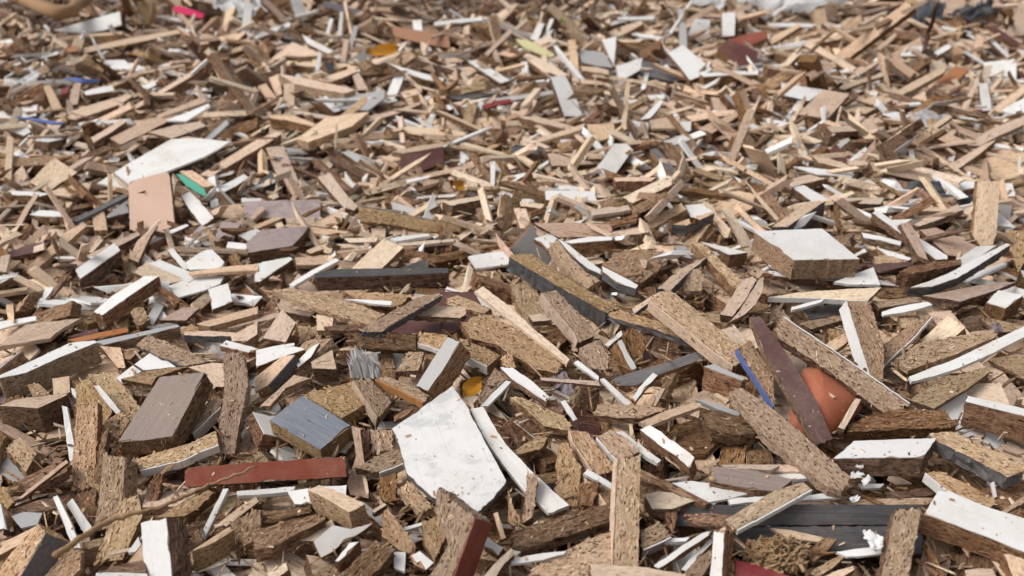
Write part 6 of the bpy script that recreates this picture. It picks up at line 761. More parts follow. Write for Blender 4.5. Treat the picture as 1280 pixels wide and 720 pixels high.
123,11,16,-254,1746,49,147,-9,-36,3,181,31,17,-452,1985,81,-81,-13,-98,3,122,37,17,717,2434,58,-45,53,124,1,76,28,19,-1119,2639,76,3,6,-17,1,104,11,14,-262,1281,39,-88,6,-126,1,153,19,15,975,2640,89,-85,-39,-30,4,
209,18,15,728,2388,68,85,-13,-163,4,138,25,13,-561,1383,58,-5,2,132,3,184,20,16,914,2615,67,-5,-33,2,3,97,20,13,-43,2374,116,9,18,-54,2,215,12,16,1037,2650,115,-6,-154,-108,1,178,38,9,243,2286,54,2,36,-53,1,
207,18,17,10,2296,90,17,4,9,1,130,21,21,1051,2890,93,-1,13,-166,2,149,9,6,784,2565,82,33,-18,-19,1,70,22,13,73,1235,53,60,-6,-113,5,194,16,13,1156,2099,45,-9,-170,-53,4,187,16,18,281,2201,79,-170,9,-20,1,
86,10,6,97,1349,78,-1,177,-14,0,125,15,17,-976,1935,84,-110,2,39,2,172,11,18,-122,1913,77,88,8,-173,4,94,14,15,308,527,67,176,13,57,9,81,17,16,-658,1948,79,168,-4,-44,1,103,39,11,-54,2311,123,-8,3,-75,1,
170,17,14,522,1196,83,-76,-6,-100,1,192,15,18,-429,1847,76,-13,17,-129,1,183,6,6,-754,2697,86,-96,-147,-16,0,152,40,14,-661,1392,40,28,16,39,1,175,10,6,883,2693,102,13,41,-106,7,63,37,17,422,2569,107,150,4,86,3,
91,18,17,674,1239,55,-9,47,82,9,126,19,15,-160,2265,73,-74,17,135,3,77,36,20,788,2505,70,-71,144,-48,1,167,11,17,-558,1589,49,-73,3,-149,0,203,22,16,1123,2830,112,3,9,-116,1,128,5,6,512,1931,71,74,-164,0,3,
105,16,14,-749,1697,31,1,-1,167,3,125,15,14,-64,3054,22,2,-2,-67,3,62,21,16,225,580,37,90,0,163,0,198,17,21,663,1371,44,-1,-1,-105,0,107,11,16,-808,1768,37,0,-7,142,0,67,20,10,-495,936,29,-99,-20,41,9,
85,16,18,563,999,36,-3,-5,-169,0,97,46,9,-186,824,31,4,11,-66,1,131,32,18,68,2495,80,-117,9,-104,1,167,23,18,217,724,66,75,1,156,0,89,37,9,-551,973,32,8,22,177,4,28,34,17,-270,1183,20,4,0,176,1,
203,18,19,-1037,2566,52,74,-23,-57,1,120,52,14,206,1428,68,-24,10,142,1,125,12,15,-480,1384,24,-90,-3,-79,0,114,48,10,513,1223,53,10,8,-123,1,211,39,13,233,2022,62,7,-10,147,2,97,21,18,189,1000,67,5,16,100,1,
127,39,12,151,2151,76,108,17,-91,1,146,14,7,300,765,82,4,-5,-68,7,184,23,11,-533,1935,52,1,-17,112,1,142,47,10,-1177,2909,78,-26,17,-127,1,102,16,14,46,868,71,23,-19,140,1,112,11,16,-335,1701,31,169,-20,37,0,
165,8,6,176,840,59,19,-30,37,0,176,30,13,836,2306,77,14,15,-177,3,206,26,18,-1226,2323,49,5,16,-113,1,117,25,9,-517,1817,44,2,-11,-111,0,147,19,18,1096,2315,33,-13,-25,-40,7,62,34,21,1123,2379,62,-7,9,-56,1,
164,17,18,339,1982,62,66,8,132,9,115,42,13,-158,1192,35,3,40,-165,7,172,6,6,-260,1811,33,-96,21,129,9,119,42,12,-815,2650,77,-180,-7,-31,9,115,14,14,-348,2613,96,0,-30,-147,1,85,23,18,726,1468,92,5,-23,40,0,
168,40,15,-101,2038,81,1,4,-120,1,184,14,18,967,2690,96,6,-12,-49,0,144,15,18,641,2388,83,60,21,-116,1,114,20,14,76,532,65,-161,8,-55,4,45,27,18,-819,2589,76,79,135,3,2,172,23,13,521,1276,75,35,-5,22,0,
177,12,12,1019,2018,30,-130,33,67,2,109,22,16,-220,872,45,-9,-21,60,0,114,13,17,2,2460,93,11,-74,-89,0,150,31,12,72,907,70,15,-11,69,1,152,17,20,770,1609,69,-180,2,57,0,132,43,10,1000,2353,75,11,171,66,5,
207,28,17,-806,2814,123,23,-136,56,1,84,27,11,-550,1742,78,5,-3,171,1,103,18,19,485,1922,70,98,-161,-9,1,55,13,12,-381,1304,31,20,9,45,1,50,24,17,298,1576,63,20,15,-49,3,105,6,6,418,2447,99,-105,2,37,1,
184,21,17,693,2182,86,-54,-8,100,1,156,18,17,-234,2300,102,-132,-6,81,3,184,15,13,-578,2307,91,1,-10,-25,1,125,8,5,-397,2792,125,9,38,97,1,126,14,6,449,1261,75,-5,-14,145,1,91,6,5,-558,1212,30,89,-5,16,0,
129,13,3,23,1105,60,166,20,4,3,109,47,14,-943,2807,77,-30,-57,76,1,45,31,22,762,2555,81,-30,138,14,1,129,10,14,-831,1587,56,-159,4,49,7,93,49,3,-771,2286,91,160,6,6,3,174,11,5,-168,2064,111,-2,2,87,1,
205,10,3,1207,2383,84,10,-5,97,2,123,6,5,338,2374,75,-62,-18,145,3,207,24,17,782,2079,71,-111,-17,-14,3,121,51,4,-210,2312,72,-135,36,58,1,103,16,10,-318,1344,51,-12,179,7,1,166,20,20,455,2265,64,-101,-30,-63,0,
83,16,12,-593,1369,26,91,2,-7,3,73,20,13,-543,1175,25,-1,-9,118,0,61,33,16,173,644,43,90,-1,98,1,94,51,4,-515,1034,22,1,7,-15,0,110,18,21,479,970,59,65,11,-132,3,133,34,18,-376,2460,46,160,-40,-23,1,
76,10,4,-38,605,42,-7,4,152,1,113,22,11,28,636,52,3,-5,-7,1,212,7,5,406,2753,84,-119,31,-88,1,176,35,8,-726,1478,48,-2,-18,175,1,101,9,5,232,1102,69,4,-34,138,2,119,21,17,41,587,48,-51,-10,22,0,
55,15,17,-135,1073,47,20,-22,-130,1,56,28,19,-823,1984,34,-9,-160,-98,1,208,21,18,759,2367,60,2,15,11,1,220,32,16,504,2084,71,14,-23,-54,1,153,12,16,943,2093,24,-88,-26,22,0,133,20,12,-789,2164,43,-74,8,-173,2,
50,16,13,-622,1081,26,67,14,-143,0,93,9,3,-320,1589,13,170,14,3,2,132,8,5,-134,2904,46,2,-33,-135,4,116,37,20,397,3103,53,3,2,163,4,130,15,11,-349,594,46,5,5,127,7,181,13,15,150,1926,37,24,6,174,3,
130,16,12,-242,1431,28,2,12,15,5,56,19,11,-721,1339,34,-3,18,5,2,217,15,19,-372,2772,78,12,7,-76,4,86,12,18,368,2197,48,-60,-57,132,0,50,23,19,355,2106,44,33,-19,-117,2,215,32,10,87,1934,56,6,-3,70,1,
210,44,19,815,2530,71,-36,-175,-59,7,133,19,15,545,2219,76,6,16,-45,1,66,34,21,-1001,2140,66,-34,-4,12,1,105,5,5,-447,1394,15,-87,1,56,2,206,21,15,-521,2236,62,5,6,-51,3,192,9,3,-1276,2425,59,-34,162,53,4,
161,16,13,350,2200,45,-141,2,76,1,102,29,16,224,639,60,-20,-3,-21,3,103,49,5,44,1894,63,2,4,-40,2,168,20,19,708,2105,66,-2,-12,-49,2,167,16,20,846,2405,73,-32,-167,-8,1,204,45,16,1160,2793,96,5,-10,89,3,
134,18,14,-434,2153,64,29,-8,-128,2,169,33,15,1265,2691,78,8,40,-47,1,101,21,13,-967,2494,35,17,14,-61,2,154,31,16,-268,2090,84,-112,4,124,1,44,20,15,-282,1212,27,-95,16,-145,4,143,48,16,480,1483,71,-1,-3,-72,4,
59,24,19,-181,2063,69,43,-58,-108,3,150,9,3,233,1377,79,-163,-11,27,1,180,16,13,-175,2204,79,70,11,20,1,151,13,18,-718,2298,74,87,23,13,1,84,17,14,105,2517,94,112,5,-64,8,148,13,16,1046,2022,42,-8,168,30,9,
87,15,19,-1052,2307,49,6,-38,-57,1,120,21,21,530,2795,127,57,-26,56,7,154,14,12,41,1538,63,-8,173,7,7,112,9,3,256,636,74,67,174,-18,1,144,12,14,-518,1924,64,74,9,-152,1,88,20,13,-701,1833,68,-16,-6,-13,1,
129,17,17,-60,966,61,31,-173,38,0,137,10,6,-409,2685,61,41,-44,45,3,108,20,16,-905,2335,97,18,-4,-161,3,102,13,16,-526,2855,65,-12,-16,46,0,64,21,13,-524,1548,72,8,-180,-75,1,187,5,4,191,1680,63,12,8,-25,2,
151,12,4,-433,2810,97,3,-8,138,3,59,20,21,-372,2875,100,-4,-15,-160,9,170,12,18,862,1784,68,16,-7,130,1,133,32,5,-488,2296,78,73,-9,168,3,147,28,14,673,2728,111,-6,-11,127,0,108,8,6,294,2099,54,-56,155,-17,3,
176,26,13,-365,1680,46,6,-7,78,6,139,19,14,232,1816,64,6,5,-131,3,168,26,21,-761,2760,65,3,-18,127,9,156,42,18,-416,2160,76,-15,2,-13,2,75,20,19,292,1270,51,-14,-9,30,5,165,15,17,-731,2962,84,35,13,54,7,
169,16,16,915,2383,76,25,-16,-121,2,174,9,6,930,1813,74,-8,176,-46,0,150,12,18,114,1795,36,6,-26,-87,1,131,33,13,-1176,2944,90,-15,5,-127,1,90,19,17,-436,2922,83,-56,-174,29,1,66,28,15,-676,1502,51,9,-4,84,9,
168,20,13,-776,2131,63,18,-166,4,4,65,37,24,640,1596,82,23,141,-21,1,125,39,10,827,2655,87,8,-2,166,1,169,11,5,427,2540,99,-4,22,99,0,158,13,14,-109,1666,38,-116,4,65,1,139,18,15,-985,2546,98,-12,-10,105,3,
182,17,17,138,1707,45,-68,149,13,3,84,31,22,-831,2377,74,5,163,-12,1,156,35,4,-346,2527,108,160,4,97,3,111,23,5,155,2073,80,-167,-15,12,3,91,9,6,-811,2052,53,-88,-1,-68,1,58,23,19,-820,1994,67,10,-18,63,2,
112,6,4,876,2048,79,-26,12,141,3,73,6,7,1003,2084,57,7,176,-7,1,65,10,13,-797,1543,57,49,1,56,0,160,20,18,549,2917,104,-18,-1,-76,2,83,19,15,-709,2101,50,-4,36,-24,2,63,21,13,85,849,64,-107,35,-62,1,
104,15,12,403,634,70,-10,-176,64,1,177,7,6,-736,2396,71,49,-31,-39,3,77,10,15,-885,1720,33,61,-2,-3,0,156,21,17,551,2295,77,60,-18,132,5,167,8,7,-901,2690,86,-20,25,127,1,125,15,10,-484,1260,18,0,-1,-124,0,
128,21,20,-1305,2499,82,-13,0,-28,2,79,12,18,-304,2189,68,34,-28,-88,1,99,16,14,-982,2775,83,-26,-17,-166,3,67,21,16,-722,2545,79,11,75,5,3,68,13,10,-511,1599,65,-89,-17,-19,2,97,15,14,-15,563,55,166,-22,-79,0,
151,13,17,545,2127,83,-99,12,-13,0,101,19,18,192,1809,60,-2,160,-35,0,133,17,14,1016,2790,124,151,-16,-62,1,118,25,16,764,1460,94,-44,21,-23,2,129,5,2,-442,1500,43,-22,-7,126,2,189,8,6,-116,1903,87,172,-20,-40,1,
88,13,14,867,2342,89,-16,-3,61,4,86,14,7,51,1150,54,16,30,-140,7,145,40,17,237,1858,47,-179,-2,-28,4,133,40,20,412,582,50,37,-166,33,0,125,12,3,-270,785,58,14,-13,-124,3,76,30,19,129,2215,75,-166,6,28,1,
85,47,3,130,2005,46,95,-2,104,2,130,27,10,-833,1665,32,-1,2,10,1,112,16,13,-504,1292,22,-88,0,74,3,72,10,6,-802,1892,46,-6,7,153,1,121,21,17,-907,1876,38,-15,10,19,5,30,17,16,-669,1313,26,1,1,3,0,
102,55,16,136,854,48,3,9,-30,2,145,39,19,-759,1882,39,-5,8,163,1,93,11,6,75,1987,29,3,143,-120,1,34,25,16,-272,1143,31,31,11,-103,3,104,21,16,-263,796,24,91,-4,31,0,119,14,6,688,1317,66,-5,-32,164,0,
51,17,12,-479,1010,27,-88,-7,146,3,71,26,12,1,1084,49,169,-2,-51,0,177,36,8,-299,1664,22,-4,-4,88,5,211,44,18,284,1385,45,-9,-1,139,5,100,12,17,265,2728,74,72,-10,39,3,89,15,14,-468,1250,22,75,1,61,1,
144,9,4,342,1322,56,14,-179,-20,3,128,16,13,291,1957,30,46,19,39,3,144,56,12,555,1216,53,-13,7,116,2,184,19,19,406,2634,71,-86,10,-64,2,130,40,5,-1035,2180,57,13,-25,65,1,105,13,15,-664,1280,33,-83,10,29,0,
61,10,15,-396,1457,25,83,-7,176,1,42,46,23,235,988,70,-3,-13,56,1,180,34,14,-148,1343,35,1,5,131,1,50,37,17,1207,2942,44,87,-72,71,2,129,41,10,253,2434,73,0,25,-107,1,144,13,12,-58,992,49,-19,-7,143,1,
36,30,17,-165,985,42,50,2,163,0,53,31,17,-152,1176,44,-2,-25,75,1,202,17,19,-478,2095,54,-59,172,27,0,101,36,10,-88,1411,39,-5,15,51,3,187,7,7,204,2821,50,29,-5,92,0,123,21,16,-866,2126,57,4,-49,-147,1,
148,20,20,-1108,2662,47,-5,-3,15,9,123,12,16,-342,1715,33,10,17,-143,0,187,17,13,-642,1830,61,-7,176,20,3,165,21,14,-387,2429,68,-10,45,160,1,112,50,3,1144,2625,79,-16,10,-56,4,57,13,15,360,593,50,6,0,-15,1,
76,21,18,-738,2280,32,-66,-6,-38,1,140,22,20,-76,2757,71,0,4,135,2,47,21,20,-334,1807,67,78,16,-93,4,195,43,11,672,1870,62,-9,12,122,0,147,31,3,-630,1778,50,7,13,-26,1,185,45,20,1078,2624,74,13,-176,-43,3,
114,20,17,-802,2762,65,96,-114,-31,1,120,15,14,320,614,59,-15,-15,172,5,112,20,18,-431,2962,79,-126,28,23,8,160,17,18,1054,2005,41,-8,16,-150,0,118,16,17,1030,2451,38,-19,-95,-140,1,101,45,18,1269,2759,76,10,-10,141,2,
103,22,14,498,1121,71,-2,174,-38,0,197,7,7,386,2769,106,5,-30,74,0,126,6,6,692,2718,34,41,150,-20,1,185,28,13,-513,2712,74,1,-1,13,0,172,15,15,-285,2454,83,-76,15,5,7,148,29,4,-399,1837,53,-173,-7,53,1,
219,34,16,-917,2911,134,-50,-52,-83,2,122,9,6,647,1255,52,-64,-10,117,0,124,48,3,-394,2318,66,-159,1,-87,1,112,23,4,409,1954,64,-8,-20,-6,1,232,39,20,-506,2596,66,7,172,67,2,69,43,6,515,1230,63,-3,-8,17,1,
109,42,15,-25,1846,57,-3,-16,75,1,111,35,17,656,1081,74,27,-16,-163,1,102,22,15,1304,2797,77,-20,-22,-104,2,195,20,17,-85,2735,75,-90,5,135,7,136,6,5,940,1861,64,14,16,25,1,116,18,11,-471,1452,38,-4,-6,-144,1,
70,32,20,812,2362,80,-42,0,-138,1,187,7,4,-444,1829,59,117,-4,129,1,139,23,16,-546,2867,71,-18,-26,45,3,101,40,15,-330,1190,20,-21,-12,-163,1,121,20,16,431,573,70,-31,169,1,1,113,13,19,898,2636,96,-15,-21,94,1,
87,10,5,-84,1414,49,79,-11,-67,0,158,16,16,365,2755,94,-94,17,-102,1,171,12,17,1259,2476,80,95,37,-111,1,129,15,17,-895,2590,86,12,-8,137,1,122,6,5,-278,994,37,-84,14,-103,2,130,10,4,434,2560,92,-180,0,1,3,
165,16,18,-427,2644,96,26,-7,-96,3,150,9,3,578,2323,63,-32,49,-170,1,132,17,12,547,1942,65,11,-16,96,1,130,42,10,-549,2333,68,7,-15,130,7,174,22,20,-872,2860,88,-61,7,-93,1,157,15,13,-588,2496,74,131,-34,49,1,
136,18,20,-797,2302,69,-2,-18,-166,3,82,9,3,-391,1763,21,-177,23,63,1,88,17,13,686,2491,58,-10,6,-116,1,208,45,10,-734,2750,90,10,177,-82,6,115,19,16,-216,2077,75,-27,27,92,1,197,16,17,1377,2620,74,5,-174,9,1,
147,14,21,677,1524,100,-9,10,94,0,138,39,14,-361,1405,12,-26,-10,59,1,122,21,16,230,1009,87,-95,-5,79,0,68,19,12,-99,1080,52,-83,-4,-115,0,136,20,14,8,1861,81,13,-12,53,0,190,16,18,266,1686,57,74,-28,-110,0,
118,17,15,-857,2580,82,-91,-7,137,1,157,21,17,1193,2800,106,22,2,179,2,157,18,16,499,1181,67,11,-26,-101,4,102,14,16,1242,2578,70,90,-14,-127,1,161,11,3,-893,1917,68,11,-2,103,3,210,30,19,562,1696,32,19,-45,-149,1,
122,13,19,1174,2238,71,-69,-43,-11,2,141,37,9,845,2487,80,-36,-3,121,3,158,22,15,1337,2712,99,6,-5,128,1,116,10,6,458,2077,59,14,-63,-123,3,79,29,5,-494,2644,82,179,-2,40,1,177,7,6,-1076,2766,98,-19,-2,-77,1,
163,17,15,1115,2871,86,-44,-23,-109,1,37,31,14,-54,1038,53,12,172,-56,7,60,35,19,-561,2495,105,59,-8,170,5,90,22,13,-545,2673,97,14,27,-17,0,201,35,20,-1204,2889,122,20,-15,87,0,62,7,5,-407,1702,42,-6,-1,-110,1,
94,8,6,1012,2306,74,38,3,-94,3,119,8,4,-104,1525,35,-148,4,55,3,145,8,3,-654,1886,83,0,-18,-96,3,90,10,6,19,1170,49,55,11,-137,0,100,13,17,-352,2110,62,-38,31,-39,2,89,7,6,630,1747,57,-33,-18,52,1,
162,26,10,-109,1355,44,139,-13,39,0,101,14,16,18,1177,58,34,-2,49,1,108,33,18,-1460,2511,65,66,1,99,3,144,19,19,1457,2984,81,6,27,88,2,98,18,13,1342,2592,76,-82,-148,13,4,39,32,16,-526,842,11,4,-1,-22,2,
172,43,18,-491,3238,99,-34,-15,104,1,107,18,20,298,2985,31,2,0,148,1,87,14,17,202,487,38,0,0,-38,0,184,8,5,473,2935,99,88,22,-65,1,125,16,18,831,3046,106,-32,-25,29,3,220,7,6,600,3281,130,3,170,-18,1,
143,20,17,-1164,2081,72,105,-20,54,2,80,33,22,1528,2629,48,-38,6,-45,1,155,16,19,-822,3066,68,-86,33,-11,1,155,19,17,701,3259,109,98,10,-139,3,185,17,13,452,2896,117,30,175,-41,1,113,50,3,477,906,32,3,-4,105,3,
112,38,21,-859,3265,118,0,12,-69,2,96,27,20,1013,3250,115,10,1,-164,1,120,24,13,-718,1063,48,9,-8,47,0,182,9,4,-675,2919,111,-11,32,-168,3,122,17,15,601,2817,110,-55,-6,116,2,201,10,6,834,3361,119,23,21,-136,9,
137,15,15,-737,2994,99,-4,-6,36,1,61,13,14,-612,947,12,87,178,0,0,226,23,19,-1359,3332,156,35,-164,-62,1,216,22,22,-1060,3234,126,-25,-16,-146,2,175,19,18,1184,2143,76,-9,141,8,3,205,15,17,696,3256,133,92,20,120,3,
101,14,12,216,463,72,-13,179,8,7,215,17,16,1635,3074,78,31,-25,-178,1,196,6,3,570,2653,132,-88,35,-75,3,168,11,6,-1282,2109,75,2,137,57,1,179,16,21,-1238,3010,91,151,12,-1,1,174,11,4,-735,2868,116,14,-4,2,2,
235,45,17,1324,2977,123,18,9,122,1,70,27,7,-658,991,28,-2,-1,99,1,171,42,20,650,1120,61,-21,4,-70,3,94,20,15,152,667,34,-1,-1,98,0,156,21,20,1272,2230,105,-8,-2,-41,3,170,18,16,-1054,2924,99,-93,-31,45,1,
84,12,16,426,1884,80,-70,6,61,7,217,32,15,910,3101,129,10,-9,157,1,83,8,4,681,1054,61,-32,-142,-9,1,198,46,16,-745,3128,129,-92,8,-137,3,113,26,15,201,849,46,92,-3,63,3,172,21,19,457,3469,54,-44,31,109,1,
163,40,13,1014,2910,122,32,-138,28,1,131,20,18,376,2163,79,-65,4,-107,7,223,31,15,570,2954,170,-4,138,-65,4,95,19,19,538,3063,116,88,154,6,0,126,18,20,1426,2571,52,12,144,110,3,33,21,16,-25,490,68,-89,-84,62,2,
143,43,13,-1130,3015,104,-26,-166,-14,3,110,32,5,398,3039,109,6,25,3,1,173,14,16,1216,2818,120,-100,-13,-45,5,126,9,6,524,769,75,-81,0,171,0,67,28,17,-569,2790,115,15,-40,128,3,181,15,14,-1224,2214,123,3,-155,-82,1,
119,9,5,554,800,60,5,23,-27,3,186,24,15,600,3498,80,-7,28,63,1,186,15,20,-1171,2601,4,89,2,-49,1,164,23,15,-953,3344,122,-171,-3,13,1,156,40,19,1306,3277,105,-2,17,-38,1,238,32,21,1346,3171,116,24,179,-37,1,
181,21,13,399,2833,129,56,-10,-137,1,159,17,18,1245,3370,114,-90,-14,115,1,149,13,15,1468,2588,55,-50,-1,-24,2,178,49,15,-1000,3235,144,-20,51,-51,1,205,19,21,-1273,3142,114,-23,167,28,5,89,6,3,-528,668,42,162,-16,24,3,
194,40,13,-540,2897,114,-2,13,-96,2,159,56,5,1065,3007,99,-1,13,174,1,160,14,15,-1317,3439,111,-96,-8,74,1,209,19,16,500,2879,146,150,7,-51,1,102,21,15,520,675,85,168,-17,39,0,133,13,5,439,681,93,178,1,73,1,
106,16,13,-876,1404,53,-61,20,-152,0,57,20,16,441,653,46,-31,26,39,3,133,9,3,-605,793,28,-105,7,-145,0,151,16,16,-808,1509,45,-1,-9,-145,1,125,22,17,-464,3363,111,84,-155,1,1,217,47,12,850,1316,96,-133,18,14,1,
180,7,7,835,2725,148,174,14,67,4,130,39,3,1334,2512,73,14,-160,-35,1,126,17,16,729,1170,25,89,-3,-162,5,140,24,20,1591,3193,100,-10,-11,159,3,199,19,20,1209,3072,108,8,1,-76,1,216,16,21,511,3233,119,-63,3,96,1,
57,39,15,181,482,87,-178,2,-65,1,96,12,17,-1378,2197,64,-100,-9,-7,2,198,26,13,870,2931,119,-31,19,-104,2,60,33,19,399,3183,100,160,7,-19,1,139,38,15,1118,3456,86,-6,165,43,1,145,58,6,1795,2846,27,-20,0,-91,1,
159,27,15,435,3072,109,11,-175,-82,1,131,21,15,1269,3101,125,19,142,7,9,63,33,20,681,2878,111,-39,147,-42,1,139,10,6,306,922,58,3,-1,-5,0,153,19,14,1403,2814,92,-84,-23,-94,3,199,12,7,1600,2988,76,-47,-162,-46,1,
133,21,17,813,1366,83,-178,13,-45,2,124,15,15,-761,1172,48,-56,3,31,0,158,16,17,-332,1805,65,-14,17,164,1,202,47,19,-565,3088,126,4,12,19,1,112,7,3,-421,1214,42,8,-11,-76,1,94,59,6,599,3170,131,179,-1,-2,1,
150,11,5,-721,2920,115,-25,16,26,2,123,31,16,88,425,92,0,-180,14,0,42,29,18,570,973,40,85,-2,-138,2,138,22,18,627,1064,32,-178,5,14,0,203,40,11,-409,3093,16,27,2,-178,1,118,22,17,188,538,38,-21,-1,15,0,
111,20,12,-42,629,30,-93,1,126,3,123,16,15,-156,1192,30,-3,-7,-5,0,111,12,13,-680,1159,55,10,24,-71,0,146,36,10,194,457,47,0,13,-144,0,55,9,6,134,572,30,-91,0,63,0,225,28,11,-50,2924,40,-3,10,29,1,
124,18,14,-203,528,40,-98,18,80,7,224,27,20,784,1478,73,6,30,115,5,141,12,4,235,938,52,0,1,-139,3,157,15,19,131,2971,32,-1,1,50,1,122,24,12,96,631,42,-21,9,-152,4,58,23,15,-360,748,14,3,2,-87,0,
31,37,18,-631,813,9,-4,0,7,0,43,24,16,-689,1190,28,12,-12,65,2,62,23,18,-169,535,45,115,86,-1,0,51,21,14,-479,1302,25,20,-174,69,1,89,27,14,202,962,53,1,-12,-52,1,186,22,15,-351,2977,31,1,-1,-143,1,
140,20,18,655,1000,61,0,8,-41,0,157,47,15,-545,786,17,-7,-9,99,1,77,44,4,-187,1227,32,1,19,156,1,108,23,20,754,1119,65,-16,-2,-36,0,232,24,20,-431,3324,24,107,1,81,1,90,19,13,-728,1255,37,-11,1,-36,2,
146,19,21,437,1040,62,0,-13,-128,1,38,25,13,-322,1166,28,90,8,74,4,134,37,10,397,795,60,16,-5,-33,0,155,42,16,16,521,40,2,-6,-136,0,81,46,16,-305,666,34,9,-14,-44,1,132,25,13,-987,1856,45,-19,-18,68,0,
124,32,15,-446,914,24,-21,15,-138,1,127,11,14,-200,1686,36,-29,-166,-1,3,131,20,17,314,1046,67,2,-1,-37,0,144,39,12,-41,903,64,24,14,139,3,110,49,17,877,1547,50,-7,-1,-96,2,135,22,17,-234,493,48,-2,17,98,0,
71,16,17,159,551,48,0,24,105,5,130,14,11,-273,547,28,11,-171,40,0,82,11,5,-262,942,37,16,-3,-94,0,207,20,17,827,1485,76,79,-36,-98,1,116,21,17,-261,479,32,5,0,-86,0,183,45,19,1201,3148,103,85,24,-23,1,
118,11,11,-784,1321,37,-73,4,-81,9,95,17,13,-800,1309,46,11,-5,-79,4,112,21,14,-481,697,25,-123,13,-7,1,91,19,14,377,1003,67,10,0,-126,9,101,26,10,-492,1609,32,3,5,70,0,226,44,17,1183,2156,43,-160,-14,-26,1,
141,19,13,-480,779,24,19,-176,58,1,31,39,18,300,518,42,-30,1,-40,1,86,14,15,191,564,57,28,0,163,0,89,13,17,544,691,23,89,4,-35,0,121,48,8,-432,677,30,14,-3,42,5,121,23,15,-296,451,38,-10,16,-110,0,
249,44,11,-1107,3141,110,-15,39,133,1,132,48,5,-982,1817,64,-18,-39,113,3,103,12,11,-477,1579,38,-3,5,70,3,75,16,16,-71,561,44,-18,-24,-102,2,59,23,14,-500,816,27,-23,-32,170,0,170,16,18,-1201,2099,47,-2,28,84,1,
97,20,16,-219,1267,34,88,1,15,0,127,18,15,-136,998,49,-7,9,-38,0,118,20,11,-591,703,40,15,-29,-33,0,154,7,7,524,755,36,-173,8,-39,0,58,15,14,-683,1107,27,-64,-13,-12,0,163,41,10,-1315,2325,49,18,7,10,5,
161,24,18,592,650,59,-11,9,151,0,87,23,13,-622,845,13,-4,12,-173,3,110,11,7,254,1463,48,-21,-149,-78,1,150,21,14,-638,3331,102,2,-48,17,1,75,9,4,-348,1314,32,25,-15,-45,1,139,14,16,-554,716,46,-23,-13,66,0,
128,19,13,14,1092,62,105,17,88,0,172,37,16,826,1588,58,24,-9,-104,3,173,27,11,-558,1998,55,7,-11,168,1,136,15,14,-158,443,59,173,10,-55,3,80,37,20,570,1609,58,42,46,-118,8,251,34,15,1582,3299,101,-11,7,109,2,
130,19,13,-294,520,41,104,-14,69,0,116,22,16,-232,514,53,176,-8,-53,0,129,17,14,783,1377,70,9,-162,-70,2,201,19,17,1069,3352,84,17,39,135,1,233,39,18,612,2972,101,-18,22,48,1,182,21,14,-1012,2071,65,6,-5,-132,4,
70,47,17,-134,818,50,-19,2,160,7,53,41,21,652,1187,61,169,10,86,1,77,17,17,1119,1867,77,-87,-31,-56,0,87,21,16,-600,888,24,-76,-8,-138,0,110,45,21,629,859,63,9,-5,135,1,178,12,5,745,1297,70,-9,-14,-110,0,
102,12,14,-416,1149,34,6,5,25,0,90,66,6,471,1110,75,4,-4,-63,1,162,42,17,1337,2262,44,0,6,157,1,68,19,13,-315,1418,30,-128,15,55,0,106,33,10,-846,1501,62,-4,25,96,1,63,32,22,506,762,57,-18,-8,-83,0,
121,8,4,221,496,57,-5,-13,55,4,36,25,17,167,480,47,-35,-170,43,0,143,15,14,-150,500,65,-83,-151,2,0,113,12,16,-531,1698,45,-76,6,-35,1,166,16,16,1068,1971,48,-6,178,25,1,89,34,3,-85,688,32,46,2,170,2,
229,47,21,-644,3251,69,7,19,-64,2,129,29,5,234,1367,56,25,8,-26,3,148,16,18,315,1190,70,68,-18,-79,1,182,17,18,736,3227,84,31,20,32,1,224,20,21,722,2968,106,-88,127,45,2,140,18,17,527,660,29,1,-174,-34,8,
120,52,5,363,670,59,-1,-28,107,1,130,19,17,-1147,2021,45,-74,25,-105,1,105,37,5,1210,2202,46,-20,110,36,3,139,20,10,-266,1738,41,146,-8,-34,3,63,15,16,-415,1266,36,-58,-31,8,0,64,39,4,491,668,41,4,-40,61,3,
237,43,19,-1210,3003,77,-31,-7,-16,2,164,20,20,-578,2946,77,80,35,-42,1,96,13,15,-937,1730,57,89,-11,167,4,202,37,21,1346,2977,101,175,31,53,1,146,41,14,949,1576,65,-45,-24,154,0,101,17,13,-658,946,22,-4,14,179,1,
249,35,19,459,3372,81,38,-30,123,0,118,13,11,-789,1433,48,-149,20,-52,0,50,33,21,1759,2791,18,0,-4,-4,1,177,16,19,101,2086,47,-3,13,99,1,200,21,21,726,2818,111,-13,136,65,4,192,15,16,962,2619,58,-123,-25,32,5,
120,16,18,1430,2793,65,-103,17,127,2,130,44,15,-533,645,43,-99,19,31,1,51,36,4,-69,819,62,-86,-11,-96,2,211,18,20,1174,3491,106,-78,35,-32,6,196,21,12,640,1971,79,-25,-12,133,0,103,23,13,-589,702,14,-176,-18,-16,1,
32,36,18,-102,974,65,-54,-79,-1,1,138,18,16,-1433,2728,65,-29,30,155,0,151,33,19,1430,3276,107,-73,-12,140,1,180,14,21,551,1572,63,-18,-14,105,1,100,12,18,833,1880,53,70,-149,-29,9,60,21,15,-44,782,59,101,155,-3,0,
63,18,13,-729,1222,44,-138,-35,94,0,193,17,14,526,3186,109,14,31,-133,2,148,35,10,-79,406,69,-81,1,-111,1,91,39,16,-626,825,31,0,-6,18,0,39,24,13,-555,924,33,-1,-168,45,1,217,42,22,1448,3303,93,-18,-24,-29,0,
197,11,7,-1355,2639,85,19,-8,145,2,70,26,18,1045,1865,66,2,-39,82,1,186,44,12,876,2181,73,7,7,0,0,138,24,5,-678,2279,72,-61,-14,41,2,223,19,20,1207,3212,107,-15,26,-4,1,241,35,17,1399,3427,61,95,-17,111,1,
